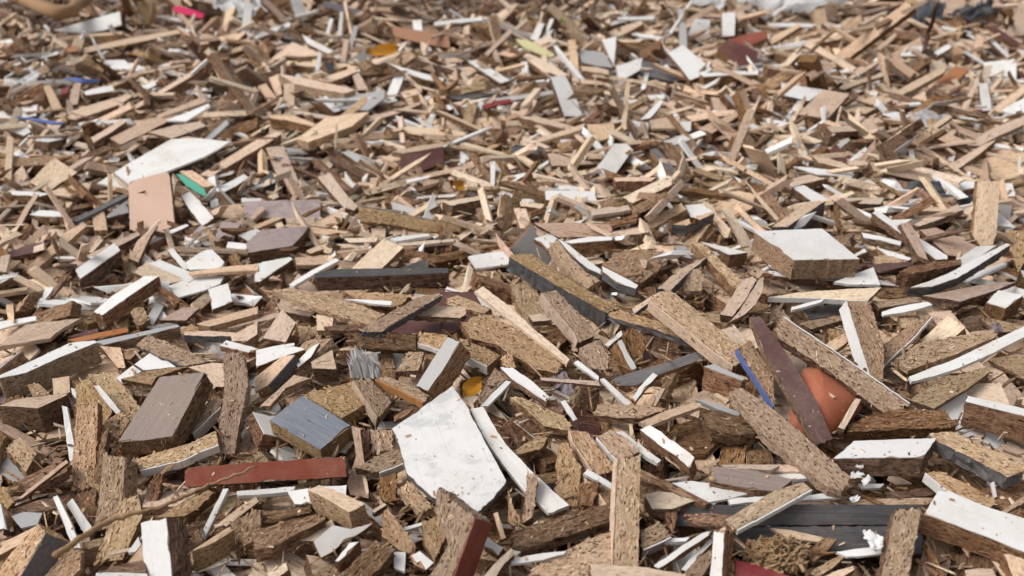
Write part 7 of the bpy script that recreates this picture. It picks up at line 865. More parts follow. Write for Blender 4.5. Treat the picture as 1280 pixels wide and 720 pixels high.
153,17,21,1379,2752,79,84,147,25,1,84,36,4,-863,1442,41,21,7,22,2,132,15,5,622,993,59,14,2,139,1,162,40,20,-587,2931,91,-11,-29,74,0,156,31,14,-153,407,70,-12,4,-87,1,90,8,5,-571,775,23,11,-5,-7,1,
202,22,19,-482,2963,78,40,30,-172,1,192,14,20,1450,2669,47,100,24,23,1,178,14,22,407,3154,77,33,2,151,7,100,14,16,430,622,47,95,14,27,1,103,27,12,-690,972,11,-3,178,12,1,138,8,5,-753,1488,81,23,-4,5,2,
151,18,15,33,1400,48,-77,15,149,0,152,41,15,17,410,61,-17,3,-114,1,140,16,18,356,2233,67,-1,170,25,0,91,14,12,-982,1782,47,-92,31,-108,0,219,20,19,714,2957,119,-15,-28,-83,0,97,8,6,133,512,50,-25,-155,-24,0,
204,19,20,1642,2616,22,-3,-8,89,1,175,8,5,-1061,2056,68,-36,-16,20,3,199,37,18,-1139,3320,90,26,14,47,1,63,13,12,-708,1099,31,-66,-17,-4,0,160,17,11,-888,1599,59,0,-15,120,1,63,12,5,-263,469,55,-15,173,65,1,
194,16,16,-1685,2796,59,15,161,-11,1,200,19,13,1568,2568,22,3,12,-38,1,191,15,19,649,2860,118,-101,-4,146,1,135,16,18,-1315,2517,91,-41,55,-122,1,88,38,19,1475,3379,87,63,-68,99,1,177,21,20,824,1248,86,20,-9,166,9,
105,62,4,624,931,76,-4,-168,75,2,111,20,20,600,2853,113,55,25,-65,4,159,43,10,219,1878,44,-9,29,23,0,90,27,14,367,1146,72,-77,-143,-39,1,61,54,4,305,802,89,-1,-6,-21,2,203,19,18,-1525,2474,36,-2,-10,53,7,
192,19,17,782,1525,97,4,155,-24,1,105,21,14,-389,2873,82,-3,-8,-163,1,130,11,3,470,672,49,-156,-6,-8,1,203,38,17,960,2082,49,3,176,81,0,132,18,17,1368,2494,44,15,-24,176,1,101,30,8,-753,1213,64,-7,2,-82,1,
91,20,16,127,483,59,-12,-11,60,1,167,43,13,-563,2098,58,-32,-3,5,4,140,20,14,917,2571,72,17,27,-155,3,75,19,16,-514,684,35,-29,53,-123,7,58,29,22,302,1438,71,1,4,66,1,237,33,21,876,3388,91,86,9,-80,1,
84,27,21,-1158,2166,98,-96,27,-31,6,153,42,9,-562,2054,66,-10,32,91,1,108,22,20,1361,2943,105,5,-11,-160,0,203,18,21,1233,2960,94,15,28,170,1,143,46,4,930,1661,70,-37,-8,84,0,80,29,24,1566,3140,89,-82,154,-8,1,
95,15,19,1344,2217,42,10,-10,155,4,111,22,14,632,2936,128,96,12,-139,1,149,26,9,495,642,50,-4,22,-87,0,182,38,17,-1068,1827,64,-12,-4,99,3,133,15,15,1361,3384,108,85,164,13,1,173,14,15,1174,2026,80,-117,18,-23,0,
141,42,14,-852,2809,111,-32,47,-55,1,58,35,9,-675,1072,31,0,-1,11,1,182,16,14,539,3250,100,-14,23,59,3,225,22,16,-1261,3153,121,-27,2,158,1,141,18,19,1191,2038,60,-114,5,-25,0,180,18,13,-498,1898,59,-18,-170,55,2,
139,37,17,703,2748,135,-4,-47,-80,1,167,13,18,-1177,2022,70,0,-13,-118,3,93,20,15,284,776,83,-141,-8,-16,0,202,8,5,582,3233,129,85,13,-8,3,106,18,13,-1000,1798,73,4,0,67,1,104,39,22,-583,3042,98,31,-57,-86,2,
164,14,13,-1136,2924,89,152,-16,-37,0,224,21,16,1723,3219,84,-29,8,-71,7,90,8,4,23,1029,81,-3,8,-105,4,133,40,14,775,2953,105,14,16,80,3,109,16,12,-15,511,63,29,-10,-17,0,138,9,5,756,1274,63,-137,47,-78,3,
133,18,12,-304,470,62,2,-20,77,0,181,22,21,-1367,2472,72,-16,-13,-110,0,98,19,17,91,436,73,-78,0,-105,4,184,16,22,-1318,3478,88,-78,-15,-85,3,92,32,3,330,555,50,6,-12,-134,3,217,14,18,933,3116,102,-92,25,-136,1,
61,46,23,501,717,95,135,-2,6,1,141,37,21,1126,3247,105,-7,0,166,1,201,23,18,1228,3177,106,3,165,-90,2,187,12,20,-1129,1831,57,98,149,-7,0,225,15,22,-1220,3039,120,61,-24,7,9,147,21,19,-1224,2227,66,2,18,69,1,
118,49,20,941,3207,116,-8,5,61,0,243,49,19,-558,3362,126,10,-21,73,1,92,13,12,-949,1669,57,-93,-6,-159,1,206,42,16,-1111,1749,87,-4,-32,38,2,203,19,17,-845,2977,112,-70,28,-129,2,245,37,22,868,3289,111,20,-17,-16,3,
126,18,15,-1205,2218,77,-110,26,67,0,139,19,18,919,1719,93,4,170,69,1,163,21,20,1414,2695,76,27,0,-25,0,48,11,3,-724,1163,32,147,-3,-90,1,64,18,12,-557,775,33,-8,172,11,5,172,16,13,1251,2320,74,6,1,-80,1,
170,40,15,614,3341,100,58,-36,23,1,159,17,22,852,3162,103,46,-28,11,2,121,17,22,-610,2860,104,111,-1,27,1,199,17,21,-427,3210,88,160,-36,64,3,103,30,5,1054,1861,71,-10,-22,114,0,64,19,17,-443,622,23,-73,25,-132,9,
146,39,16,-850,1318,57,-21,12,-154,1,88,25,16,-854,1527,77,-25,19,0,3,184,16,13,-1466,2634,87,-74,-18,14,0,161,15,15,-1096,3509,98,-60,8,-1,7,129,36,14,-129,431,77,138,-8,-101,1,69,19,17,565,910,72,-27,3,-118,0,
50,21,14,-599,965,32,-1,1,103,3,124,14,12,95,546,41,-128,27,-9,1,165,17,14,1264,2475,57,8,-6,-21,2,246,44,11,785,2999,114,-5,10,-34,1,184,17,17,-1338,2298,84,-15,-16,-166,7,129,19,18,-1106,2180,90,-14,-23,-89,1,
211,32,10,1207,2915,118,170,5,1,2,116,14,19,-580,2098,70,60,-15,-5,0,133,39,11,-96,951,65,4,6,86,3,232,33,14,-1619,2660,57,-139,-12,42,2,97,19,15,887,1565,73,-80,0,-63,0,131,46,18,-655,3067,115,75,-10,-175,1,
198,13,13,547,1865,81,6,17,63,0,214,15,15,-1037,2864,131,18,52,180,2,118,9,4,165,458,60,-169,19,-57,3,207,19,14,1636,2706,44,23,-157,29,1,126,19,16,-1137,1944,75,-75,145,18,1,170,19,21,1041,2828,126,87,18,90,0,
109,49,19,879,1472,85,-49,26,148,1,230,27,12,-413,2906,110,-7,-12,-32,1,115,48,20,674,1139,82,-19,-21,25,1,75,36,19,417,3099,96,12,18,5,1,127,9,4,162,2410,93,77,14,-66,1,57,36,21,887,3233,112,106,127,-26,3,
99,8,6,264,1224,92,-17,10,-13,1,197,40,16,1489,3022,99,-157,6,-71,7,114,38,19,583,846,90,54,-22,23,1,59,33,18,71,483,82,16,-9,-97,1,207,35,20,476,3067,111,-173,-6,-84,1,161,35,14,724,3106,145,32,74,-83,1,
222,35,20,-1342,3253,91,-29,44,120,1,195,23,19,896,3078,110,58,11,105,9,101,10,7,100,1200,82,85,8,55,3,114,19,14,311,2228,96,-9,4,-112,2,69,18,14,-582,749,33,24,165,14,0,205,46,19,-811,3524,88,1,-52,-3,2,
30,34,16,-618,978,47,-1,-1,37,3,132,23,19,1827,2984,40,1,-21,164,1,153,38,20,-1167,3252,145,-27,27,-128,1,119,34,14,-8,526,62,13,-2,-146,1,186,13,17,1284,3169,91,28,-35,152,1,189,14,16,-665,2801,120,11,37,18,1,
74,33,10,-562,867,38,16,33,140,3,105,14,6,717,1101,63,-110,-122,-15,0,123,16,13,118,458,76,-170,0,-96,0,101,22,20,-1379,2600,88,-95,7,117,1,137,36,5,1039,1832,68,-6,15,-132,3,136,19,16,811,2305,93,92,12,-134,2,
210,14,14,941,2907,103,-27,30,-93,1,191,22,18,1280,2273,89,3,-5,149,1,168,58,18,560,750,97,-136,30,-66,1,101,47,16,830,2856,91,0,42,-1,1,169,22,20,1142,3012,99,-3,-1,-83,3,166,19,14,525,3196,119,175,-27,-54,3,
102,21,17,497,1519,91,-71,-3,-90,1,148,30,5,1082,1795,63,-10,-162,-61,3,60,26,16,-946,1652,72,1,7,-81,0,169,44,5,-988,3117,124,10,-34,151,1,145,16,22,978,2941,123,-99,2,-119,1,212,23,16,900,3374,101,16,32,41,1,
114,7,6,286,510,37,-10,28,-103,1,128,20,15,1475,2537,51,-89,38,-96,2,242,37,15,728,3393,109,28,45,158,1,55,26,14,-820,1425,47,-33,155,4,3,176,49,12,-411,3162,88,28,170,61,1,74,9,4,694,1123,49,87,-4,-139,2,
110,18,17,108,532,67,-31,9,6,0,157,16,21,-674,3480,97,20,129,-113,9,132,15,15,36,495,49,-71,-22,25,3,150,37,14,-926,3316,96,12,-11,-22,3,84,38,20,831,3136,111,-34,-3,131,2,241,37,15,846,2803,106,-8,-12,64,3,
96,40,5,-463,3141,82,-101,12,-106,3,62,12,11,-770,1313,39,157,2,97,1,124,6,6,-227,462,81,-1,-21,22,7,178,21,15,1270,2443,70,-2,-8,68,1,187,35,12,87,1044,68,13,-7,-113,1,55,26,3,-635,1022,36,11,-13,-72,2,
117,16,18,871,2036,86,-64,21,-22,7,70,13,3,530,871,79,16,8,71,1,172,31,22,-464,3234,89,-23,-30,75,1,140,37,11,1158,3143,88,-38,-123,-72,1,203,9,6,588,2724,105,-1,-157,-62,1,135,13,19,618,2855,131,-63,-48,148,0,
175,15,16,902,1501,65,22,-175,-55,3,130,56,3,1695,2741,35,-3,-30,-176,3,89,42,3,-164,1407,38,-1,7,72,4,103,18,17,-330,2173,61,19,-145,-82,0,151,22,18,1347,2568,68,18,10,-158,1,70,11,13,-769,1359,44,-110,-3,124,2,
34,20,13,-654,909,33,-22,40,-14,0,157,18,16,884,2510,97,95,-21,-49,2,207,20,20,854,1610,82,-24,-10,34,1,195,22,14,1410,3093,144,-6,51,-164,1,122,23,14,-6,438,88,33,-15,68,4,195,18,18,495,3308,93,168,14,70,1,
171,21,17,-754,3092,103,65,2,60,0,137,26,3,-1244,2023,47,-13,28,150,3,98,12,16,-608,905,34,-78,-10,39,0,252,50,12,1199,3252,119,-21,14,-24,1,236,48,16,723,1642,63,-15,-1,-9,0,91,49,4,-645,2911,87,157,-46,-40,3,
166,19,19,1261,3289,88,-148,34,-55,1,106,16,12,-412,1358,20,98,147,23,2,132,9,5,227,485,68,-170,-8,44,3,119,12,14,1148,1918,77,-94,-19,-113,3,56,27,23,-792,2892,97,131,26,-95,2,218,45,14,-1086,3054,104,29,-8,26,1,
110,42,5,-1061,1937,65,23,-168,43,1,192,8,7,965,3111,108,-131,-32,8,1,68,28,22,-515,3005,93,80,4,40,1,211,19,13,-1349,2201,70,0,15,24,2,195,17,16,-678,2842,117,-5,17,113,7,191,50,21,1675,3374,83,-40,3,-42,1,
74,11,5,361,972,84,2,-2,-146,0,193,15,18,-862,3434,107,9,-25,-68,1,192,43,11,-604,3372,111,-18,13,109,1,89,17,17,-464,2879,116,-15,-24,-77,2,95,11,5,538,655,59,-8,-11,53,4,215,23,22,-954,3254,138,-45,56,-51,1,
137,18,15,-986,1612,56,-90,169,10,1,193,18,13,458,1597,80,-163,3,-17,1,85,17,16,-29,448,85,93,-35,121,0,163,22,13,-1262,2203,87,2,26,69,3,180,39,17,-971,3382,127,-10,-21,169,3,166,17,13,858,2654,98,-5,4,13,1,
149,16,17,1014,1890,90,-8,160,75,3,157,41,18,669,2932,134,73,-20,51,2,87,23,14,-90,448,71,-6,-15,-109,0,203,23,18,-729,2953,125,10,8,-167,1,57,23,17,-558,798,34,8,-8,15,6,79,50,2,-660,1013,24,-1,-2,75,3,
116,15,20,393,2891,86,171,-31,-4,2,156,46,5,1563,2706,45,-28,-26,107,3,207,40,12,-837,3175,110,54,22,151,1,55,38,21,542,691,74,9,-18,-29,3,158,22,21,-1590,2571,50,-174,-19,10,1,132,40,11,575,780,74,37,4,-23,1,
194,17,14,-1721,2715,47,-4,10,-165,7,84,13,15,-751,1156,52,-93,1,30,1,162,31,12,1689,2647,28,-179,-2,-74,1,71,7,3,-775,1400,49,17,0,21,2,138,43,12,1113,1943,81,6,3,2,1,156,15,19,1009,3086,98,63,36,-45,0,
197,20,18,1564,3264,122,-99,-3,130,3,180,19,19,-1329,3336,105,-13,-2,103,7,136,26,14,-688,1036,34,7,9,-166,1,110,41,19,-985,2923,100,110,-4,-13,0,188,33,20,1102,3371,97,-14,22,153,7,210,13,19,1317,3408,134,-87,-30,2,5,
130,54,6,1035,3007,131,-25,148,-33,7,216,23,20,-558,3204,106,-138,8,73,2,
]
SURFACE = [80,80,80,80,80,80,80,80,80,80,80,80,80,80,5,20,23,32,52,49,62,62,51,45,39,34,29,80,80,80,80,80,80,80,80,80,80,80,80,80,80,80,80,80,80,80,80,80,80,80,80,80,80,80,-4,7,23,29,38,55,57,65,75,72,58,49,36,27,31,80,80,80,80,80,80,80,80,80,80,80,80,80,80,80,80,80,80,80,80,80,80,80,80,80,80,-2,7,25,40,61,72,75,80,84,79,73,62,41,36,45,80,80,80,80,80,80,80,80,80,80,80,80,80,80,80,80,80,80,80,80,80,80,80,80,80,80,17,23,27,49,74,76,84,90,85,78,76,72,54,46,51,15,9,80,80,80,80,80,80,80,80,80,80,80,80,80,80,80,80,80,80,80,80,80,80,7,11,19,36,38,59,67,72,86,87,96,94,88,86,60,61,52,27,28,80,80,80,80,80,80,80,80,80,80,80,80,80,80,80,80,80,80,80,80,80,80,8,12,19,35,54,65,75,84,85,96,102,106,103,96,89,70,54,40,34,10,80,80,80,80,80,80,80,80,80,80,80,80,80,80,80,80,80,80,80,80,80,11,18,23,38,62,69,80,92,93,101,108,119,113,104,90,84,72,50,22,15,80,80,80,80,80,80,80,80,80,80,80,80,80,80,80,80,80,80,80,80,80,13,20,29,38,54,60,66,88,100,99,105,108,106,98,82,82,84,53,29,24,80,80,80,80,80,80,80,80,80,80,80,80,80,80,80,80,80,80,80,80,80,31,30,40,49,58,61,56,74,88,95,108,121,111,107,97,81,66,56,40,30,40,80,80,80,80,80,80,80,80,80,80,80,80,80,80,80,80,80,80,80,24,35,45,55,59,51,60,63,69,74,85,117,115,108,115,107,94,84,66,46,37,37,80,80,80,80,80,80,80,80,80,80,80,80,80,80,80,80,80,80,80,31,37,51,59,57,48,58,69,72,81,88,114,116,105,105,111,100,87,75,52,44,38,80,80,80,80,80,80,80,80,80,80,80,80,80,80,80,80,80,42,40,43,58,59,67,64,60,54,64,70,79,91,98,115,101,105,111,100,91,91,73,50,43,80,80,80,80,80,80,80,80,80,80,80,80,80,80,80,80,80,42,43,47,58,64,79,77,62,63,56,65,76,88,100,110,106,113,118,113,110,101,78,57,53,42,80,80,80,80,80,80,80,80,80,80,80,80,80,80,80,80,39,37,51,67,73,77,72,69,57,50,64,61,91,97,97,82,97,114,122,115,110,88,59,47,42,80,80,80,80,80,80,80,80,80,80,80,80,80,80,16,22,32,37,54,65,78,84,78,77,74,72,68,77,89,96,108,95,105,110,107,116,104,84,67,50,50,80,80,80,80,80,80,80,80,80,80,80,80,80,17,17,22,42,54,67,72,85,82,84,99,84,74,68,92,96,98,105,101,99,113,98,100,93,91,71,56,53,35,80,80,80,80,80,80,80,80,80,80,80,80,24,37,45,41,70,75,79,77,81,97,103,94,98,91,93,98,89,86,85,89,106,102,102,99,88,69,61,43,33,23,80,80,80,80,80,80,80,80,80,80,6,13,26,34,49,67,89,91,95,85,94,102,106,104,91,96,94,85,75,81,96,106,103,108,108,99,83,73,50,30,24,80,80,80,80,80,80,80,80,80,80,6,9,24,42,61,77,95,90,84,85,106,89,105,118,117,107,85,87,100,94,118,107,106,112,123,105,77,66,57,34,24,23,80,80,80,80,80,80,80,80,80,4,20,34,58,69,91,111,104,85,72,95,100,98,106,103,100,93,95,105,103,103,102,101,104,112,100,78,62,55,42,25,23,80,80,80,80,80,80,80,80,80,11,27,54,67,89,93,98,96,98,95,106,100,94,93,95,103,102,98,106,103,101,97,102,100,97,108,81,64,69,71,50,21,19,80,80,80,80,80,80,80,23,13,24,58,68,85,95,106,106,96,100,118,112,100,98,115,128,118,110,114,101,110,108,106,108,102,100,82,72,77,68,35,23,18,80,80,80,80,80,80,80,22,26,37,61,71,84,108,112,118,86,85,110,105,113,120,118,118,128,104,114,100,108,123,119,97,93,93,89,84,92,59,34,23,15,11,80,80,80,80,38,38,34,39,50,68,86,97,105,116,128,94,84,95,102,96,106,97,96,121,115,113,115,114,122,116,98,96,97,85,92,90,77,46,31,19,22,23,80,80,80,38,38,40,49,67,80,85,92,94,98,108,103,88,93,96,103,114,106,97,121,126,119,119,116,110,110,126,118,105,101,98,97,88,66,51,30,27,25,80,80,80,37,41,48,68,81,89,103,110,105,96,110,102,92,107,105,101,113,107,110,117,120,113,117,111,116,113,133,117,108,114,109,99,106,72,61,44,30,20,23,80,80,40,43,62,101,99,94,94,101,94,110,118,107,108,102,105,109,111,105,102,116,106,116,119,114,117,116,114,104,109,117,108,105,104,90,76,66,52,30,22,80,80,45,49,71,100,97,91,95,105,93,110,119,104,99,109,107,104,108,113,114,116,126,117,118,109,116,148,126,107,110,116,116,105,106,96,88,73,58,34,27,24,39,49,60,82,94,104,120,102,106,98,96,99,95,98,113,95,102,115,108,102,120,131,135,120,103,107,117,116,113,115,112,110,95,99,92,83,75,59,48,36,33,33,45,61,79,85,105,102,99,94,111,110,94,101,113,104,88,95,108,116,118,112,104,122,109,103,101,120,121,116,113,110,103,98,104,111,106,84,61,55,46,36,34,36,57,75,100,95,96,116,113,111,117,97,103,102,87,86,99,117,126,113,101,104,93,95,97,111,118,110,108,116,108,107,102,95,94,99,95,78,58,43,28,26,33,58,68,91,91,96,100,110,107,129,104,96,87,101,102,107,105,110,98,85,103,110,103,88,91,87,94,100,100,93,105,104,98,92,93,82,71,63,39,30,15,34,49,49,75,94,97,83,89,95,97,97,81,83,103,96,86,80,63,77,78,97,105,88,80,76,82,80,91,83,76,86,97,90,88,73,72,65,53,38,31,16,29,49,55,54,55,54,77,75,77,63,65,78,75,69,70,57,53,54,44,47,75,74,61,54,46,62,52,60,59,55,76,72,67,59,49,53,50,32,29,19,8,9,18,24,21,26,34,62,45,46,42,37,46,55,56,58,40,36,40,21,18,43,44,36,21,20,34,40,52,44,48,44,40,41,41,41,41,41,31,18,17]      # heap height in mm on a 10 cm grid
SPOTS = {'twig':[[-316,543,102],[-308,554,102],[-302,571,100],[-292,587,98],[-275,596,98],[-262,603,97],[-255,608,98],[-244,617,99],[-230,628,100],[-213,634,104],[-199,644,105]],
'darktwig':[[812,1974,148],[827,2007,178],[818,1973,207],[799,1928,234],[789,1894,256]],
'branch':[[-1291,2649,157],[-1189,2523,157],[-1060,2329,170],[-1012,2310,168],[-1021,2414,170],[-1028,2499,175]],
'tuft':[-136,806,98],
'paper':[[255,561,98],[271,643,108],[273,632,99],[255,605,102],[267,637,100]],
'clump':[188,559,93],
'leaves':[[-35,748,114],[-260,2009,143],[-74,1313,101]],
'green':[120,2316,152],
'bags':[[-740,2714,111],[734,2565,132],[549,2644,127],[-948,1920,100]],
'dark':[[566,1237,104],[1005,2547,100],[1166,2576,110]],
'grey':[[669,1553,118]],
'lilacfilm':[[46,768,106],[497,912,87]],
'brush':[[[-1380,2651,85],[-1025,2446,110],[-924,2672,106],[-1209,2863,104]],[[-355,2656,104],[0,2455,124],[324,2572,119],[0,2781,117]]]}

sc = bpy.context.scene
C = sc.collection
rng = np.random.default_rng(7)
random.seed(7)

# ------------------------------------------------------------------ surface of the heap
HM = np.array(SURFACE).reshape(-1, 41) * .001
def surf(x, y):
    fx = min(max((x + 2) / .1, 0), HM.shape[1] - 1.001); fy = min(max((y - .2) / .1, 0), HM.shape[0] - 1.001)
    i, j = int(fx), int(fy); u, v = fx - i, fy - j
    return float(HM[j, i]*(1-u)*(1-v) + HM[j, i+1]*u*(1-v) + HM[j+1, i]*(1-u)*v + HM[j+1, i+1]*u*v)
def bed(x, y):
    return .022*math.sin(x*3.1+1.0)*math.sin(y*2.7+.4)+.035*math.exp(-((x-.38)**2/.10+(y-1.15)**2/.12))+.02*math.exp(-((x+.1)**2/.2+(y-1.0)**2/.05))

# ------------------------------------------------------------------ materials
class Nodes:
    def __init__(s, name):
        s.m = bpy.data.materials.new(name); s.m.use_nodes = True; s.t = s.m.node_tree
        s.b = s.t.nodes['Principled BSDF']; s.n = s.t.nodes; s.l = s.t.links
        s.pc = s.n.new('ShaderNodeAttribute'); s.pc.attribute_name = 'pc'
        s.ti = s.n.new('ShaderNodeAttribute'); s.ti.attribute_name = 'tint'
    def link(s, a, b): s.l.new(a, b)
    def scaled(s, v):
        n = s.n.new('ShaderNodeVectorMath'); n.operation = 'MULTIPLY'; n.inputs[1].default_value = v
        s.link(s.pc.outputs['Vector'], n.inputs[0]); return n.outputs[0]
    def warped(s, v, amt, sca):
        a = s.scaled(v); nz = s.n.new('ShaderNodeTexNoise'); nz.inputs['Scale'].default_value = sca; s.link(a, nz.inputs['Vector'])
        k = s.n.new('ShaderNodeVectorMath'); k.operation = 'SCALE'; k.inputs['Scale'].default_value = amt; s.link(nz.outputs['Color'], k.inputs[0])
        r = s.n.new('ShaderNodeVectorMath'); r.operation = 'ADD'; s.link(a, r.inputs[0]); s.link(k.outputs[0], r.inputs[1]); return r.outputs[0]
    def voro(s, vec, feature='F1'):
        n = s.n.new('ShaderNodeTexVoronoi'); n.feature = feature; n.inputs['Scale'].default_value = 1; s.link(vec, n.inputs['Vector'])
        return n
    def red(s, col):
        n = s.n.new('ShaderNodeSeparateColor'); s.link(col, n.inputs[0]); return n.outputs[0]
    def noise(s, vec, scale, detail=4, rough=.6):
        n = s.n.new('ShaderNodeTexNoise'); n.inputs['Scale'].default_value = scale; n.inputs['Detail'].default_value = detail
        n.inputs['Roughness'].default_value = rough; s.link(vec, n.inputs['Vector']); return n.outputs['Fac']
    def ramp(s, fac, stops, mode='LINEAR'):
        n = s.n.new('ShaderNodeValToRGB'); n.color_ramp.interpolation = mode; e = n.color_ramp.elements
        while len(e) < len(stops): e.new(.5)
        for k, (p, c) in enumerate(stops): e[k].position = p; e[k].color = (*c, 1) if len(c) == 3 else c
        s.link(fac, n.inputs[0]); return n.outputs[0]
    def mix(s, fac, a, b, mode='MIX'):
        n = s.n.new('ShaderNodeMix'); n.data_type = 'RGBA'; n.blend_type = mode
        for sock, v in ((n.inputs[0], fac), (n.inputs[6], a), (n.inputs[7], b)):
            if isinstance(v, bpy.types.NodeSocket): s.link(v, sock)
            else: sock.default_value = v if isinstance(v, float) else (*v, 1)
        return n.outputs[2]
    def math(s, op, a, b=0.0):
        n = s.n.new('ShaderNodeMath'); n.operation = op
        for sock, v in ((n.inputs[0], a), (n.inputs[1], b)):
            if isinstance(v, bpy.types.NodeSocket): s.link(v, sock)
            else: sock.default_value = v
        return n.outputs[0]
    def map(s, v, a, b, c, d):
        n = s.n.new('ShaderNodeMapRange'); s.link(v, n.inputs[0])
        for k, x in enumerate((a, b, c, d)): n.inputs[k+1].default_value = x
        return n.outputs[0]
    def tinted(s, col, lo, hi, warm=.0):
        h = s.n.new('ShaderNodeHueSaturation'); s.link(col, h.inputs['Color'])
        s.link(s.map(s.ti.outputs['Fac'], 0, 1, lo, hi), h.inputs['Value'])
        fr = s.math('FRACT', s.math('MULTIPLY', s.ti.outputs['Fac'], 7.31))
        s.link(s.map(fr, 0, 1, .4935-warm*.7, .4935+warm*.55), h.inputs['Hue'])
        fr2 = s.math('FRACT', s.math('MULTIPLY', s.ti.outputs['Fac'], 3.77))
        s.link(s.map(fr2, 0, 1, .93, 1.2), h.inputs['Saturation'])
        return h.outputs[0]
    def bump(s, h, dist, strength=1.0):
        n = s.n.new('ShaderNodeBump'); n.inputs['Distance'].default_value = dist; n.inputs['Strength'].default_value = strength
        s.link(h, n.inputs['Height']); s.link(n.outputs[0], s.b.inputs['Normal'])
    def out(s, col, rough=.85, spec=.25):
        s.link(col, s.b.inputs['Base Color'])
        if isinstance(rough, float): s.b.inputs['Roughness'].default_value = rough
        else: s.link(rough, s.b.inputs['Roughness'])
        s.b.inputs['Specular IOR Level'].default_value = spec
        return s.m

def chip_material(name, flake, ramp, pit_level, pit_col, lo, hi, bumpd, fine=(.55, 1.3, 1.3)):
    N = Nodes(name)
    v = N.voro(N.warped(flake, .9, .8)); r = N.red(v.outputs['Color'])
    col = N.ramp(r, ramp)
    v2 = N.voro(N.warped(fine, .8, .7)); r2 = N.red(v2.outputs['Color'])
    col = N.mix(.42, col, N.ramp(r2, ramp))
    vp = N.voro(N.warped((flake[0]*1.15, flake[1]*1.3, flake[2]*1.3), 1.0, .9)); rp = N.red(vp.outputs['Color'])
    pit = N.map(N.math('SUBTRACT', rp, N.math('MULTIPLY', vp.outputs['Distance'], .22)), 1-pit_level-.05, 1-pit_level+.03, 0, 1)
    col = N.mix(pit, col, pit_col)
    big = N.noise(N.scaled((.012, .03, .03)), 1.0, 3)
    col = N.mix(.55, col, N.ramp(big, [(.3, (.62, .6, .58)), (.7, (1, 1, 1))]), 'MULTIPLY')
    col = N.tinted(col, lo, hi, .012)
    hgt = N.math('ADD', N.math('MULTIPLY', r, .6), N.math('ADD', N.math('MULTIPLY', r2, .35), N.math('MULTIPLY', pit, -1.1)))
    hgt = N.math('ADD', hgt, N.math('MULTIPLY', N.noise(N.scaled((.5, 1.6, 1.6)), 1.0, 3), .9))
    N.bump(hgt, bumpd)
    return N.out(col, .9, .15)

M = {}
M['c'] = chip_material('chipboard_cut', (.36, .86, .86),
    [(0, (.26, .145, .075)), (.12, (.41, .26, .145)), (.30, (.54, .375, .225)), (.7, (.63, .47, .30)), (1, (.74, .60, .43))], .15, (.085, .042, .022), .68, 1.1, .0010, (.95, 2.1, 2.1))
M['b'] = chip_material('chipboard_broken', (.15, .7, .7),
    [(0, (.14, .075, .040)), (.3, (.29, .168, .095)), (.65, (.44, .28, .165)), (1, (.60, .43, .28))], .14, (.05, .026, .015), .56, 1.08, .0018, (.55, 1.8, 1.8))
def face_material(name, base, lo, hi, pitcol, warm=.01):
    N = Nodes(name)
    v = N.voro(N.scaled((.35, 1.0, 1.0))); r = N.red(v.outputs['Color'])
    d = tuple(c*.80 for c in base); li = tuple(min(.8, c*1.12) for c in base)
    col = N.ramp(r, [(0, d), (.5, base), (1, li)])
    vp = N.voro(N.warped((.22, .6, .6), 1.0, .9)); rp = N.red(vp.outputs['Color'])
    pit = N.map(rp, .90, .97, 0, .55)
    col = N.mix(pit, col, pitcol)
    st = N.noise(N.scaled((.01, .06, .06)), 1.0, 5)
    col = N.mix(.6, col, N.ramp(st, [(.3, (.78, .74, .70)), (.62, (1, 1, 1))]), 'MULTIPLY')
    col = N.tinted(col, lo, hi, warm)
    N.bump(N.math('ADD', N.math('MULTIPLY', r, .3), N.noise(N.scaled((.4, 1.4, 1.4)), 1.0, 4)), .0003)
    return N.out(col, .8, .2)
M['f'] = face_material('raw_board_face', (.66, .505, .365), .74, 1.12, (.22, .13, .07))
M['y'] = face_material('pale_raw_board_face', (.69, .56, .415), .76, 1.1, (.34, .22, .11))
M['p'] = face_material('pinkish_board_face', (.58, .435, .325), .75, 1.12, (.25, .16, .11))
def laminate(name, base, lo=.86, hi=1.06, rough=.42, dirt=.35, grain=None, dirtcol=(.40, .31, .22), scuff=.0):
    N = Nodes(name)
    n1 = N.noise(N.scaled((.02, .02, .02)), 1.0, 6, .65)
    n2 = N.noise(N.scaled((.25, .25, .25)), 1.0, 4, .7)
    col = N.ramp(n2, [(.25, tuple(c*.90 for c in base)), (.65, base)])
    if grain:
        g = N.noise(N.scaled((.035, .9, .9)), 1.0, 6, .7)
        col = N.mix(N.map(g, .38, .62, 0, .85), col, grain)
    dm = N.math('MULTIPLY', N.map(n1, .44, .72, 0, 1), N.map(n2, .3, .7, .25, 1))
    col = N.mix(N.math('MULTIPLY', dm, dirt), col, dirtcol)
    sc1 = N.noise(N.warped((.012, .75, .75), .5, .05), 1.0, 3, .8); sc2 = N.noise(N.warped((.8, .016, .3), .5, .05), 1.0, 3, .8)
    col = N.mix(N.map(N.math('MAXIMUM', sc1, N.math('SUBTRACT', sc2, .04)), .63, .72, 0, .45), col, dirtcol)
    sp = N.voro(N.scaled((.09, .09, .09))); 
    spk = N.math('MULTIPLY', N.map(sp.outputs['Distance'], .10, .05, 0, 1), N.map(N.red(sp.outputs['Color']), .72, .76, 0, .7))
    col = N.mix(spk, col, dirtcol)
    if scuff:
        s2 = N.noise(N.warped((.045, .03, .03), 1.4, 1.0), 1.0, 8, .75)
        m = N.map(s2, .50, .60, 0, scuff)
        col = N.mix(m, col, tuple(c*.62 for c in base))
    col = N.tinted(col, lo, hi, .006)
    N.bump(n2, .00025)
    return N.out(col, N.map(n1, .3, .7, rough-.05, rough+.25), .25)
M['w'] = laminate('white_laminate', (.755, .74, .715), dirt=.6, lo=.88)
M['E'] = laminate('peach_laminate', (.72, .53, .41), dirt=.25, rough=.6)
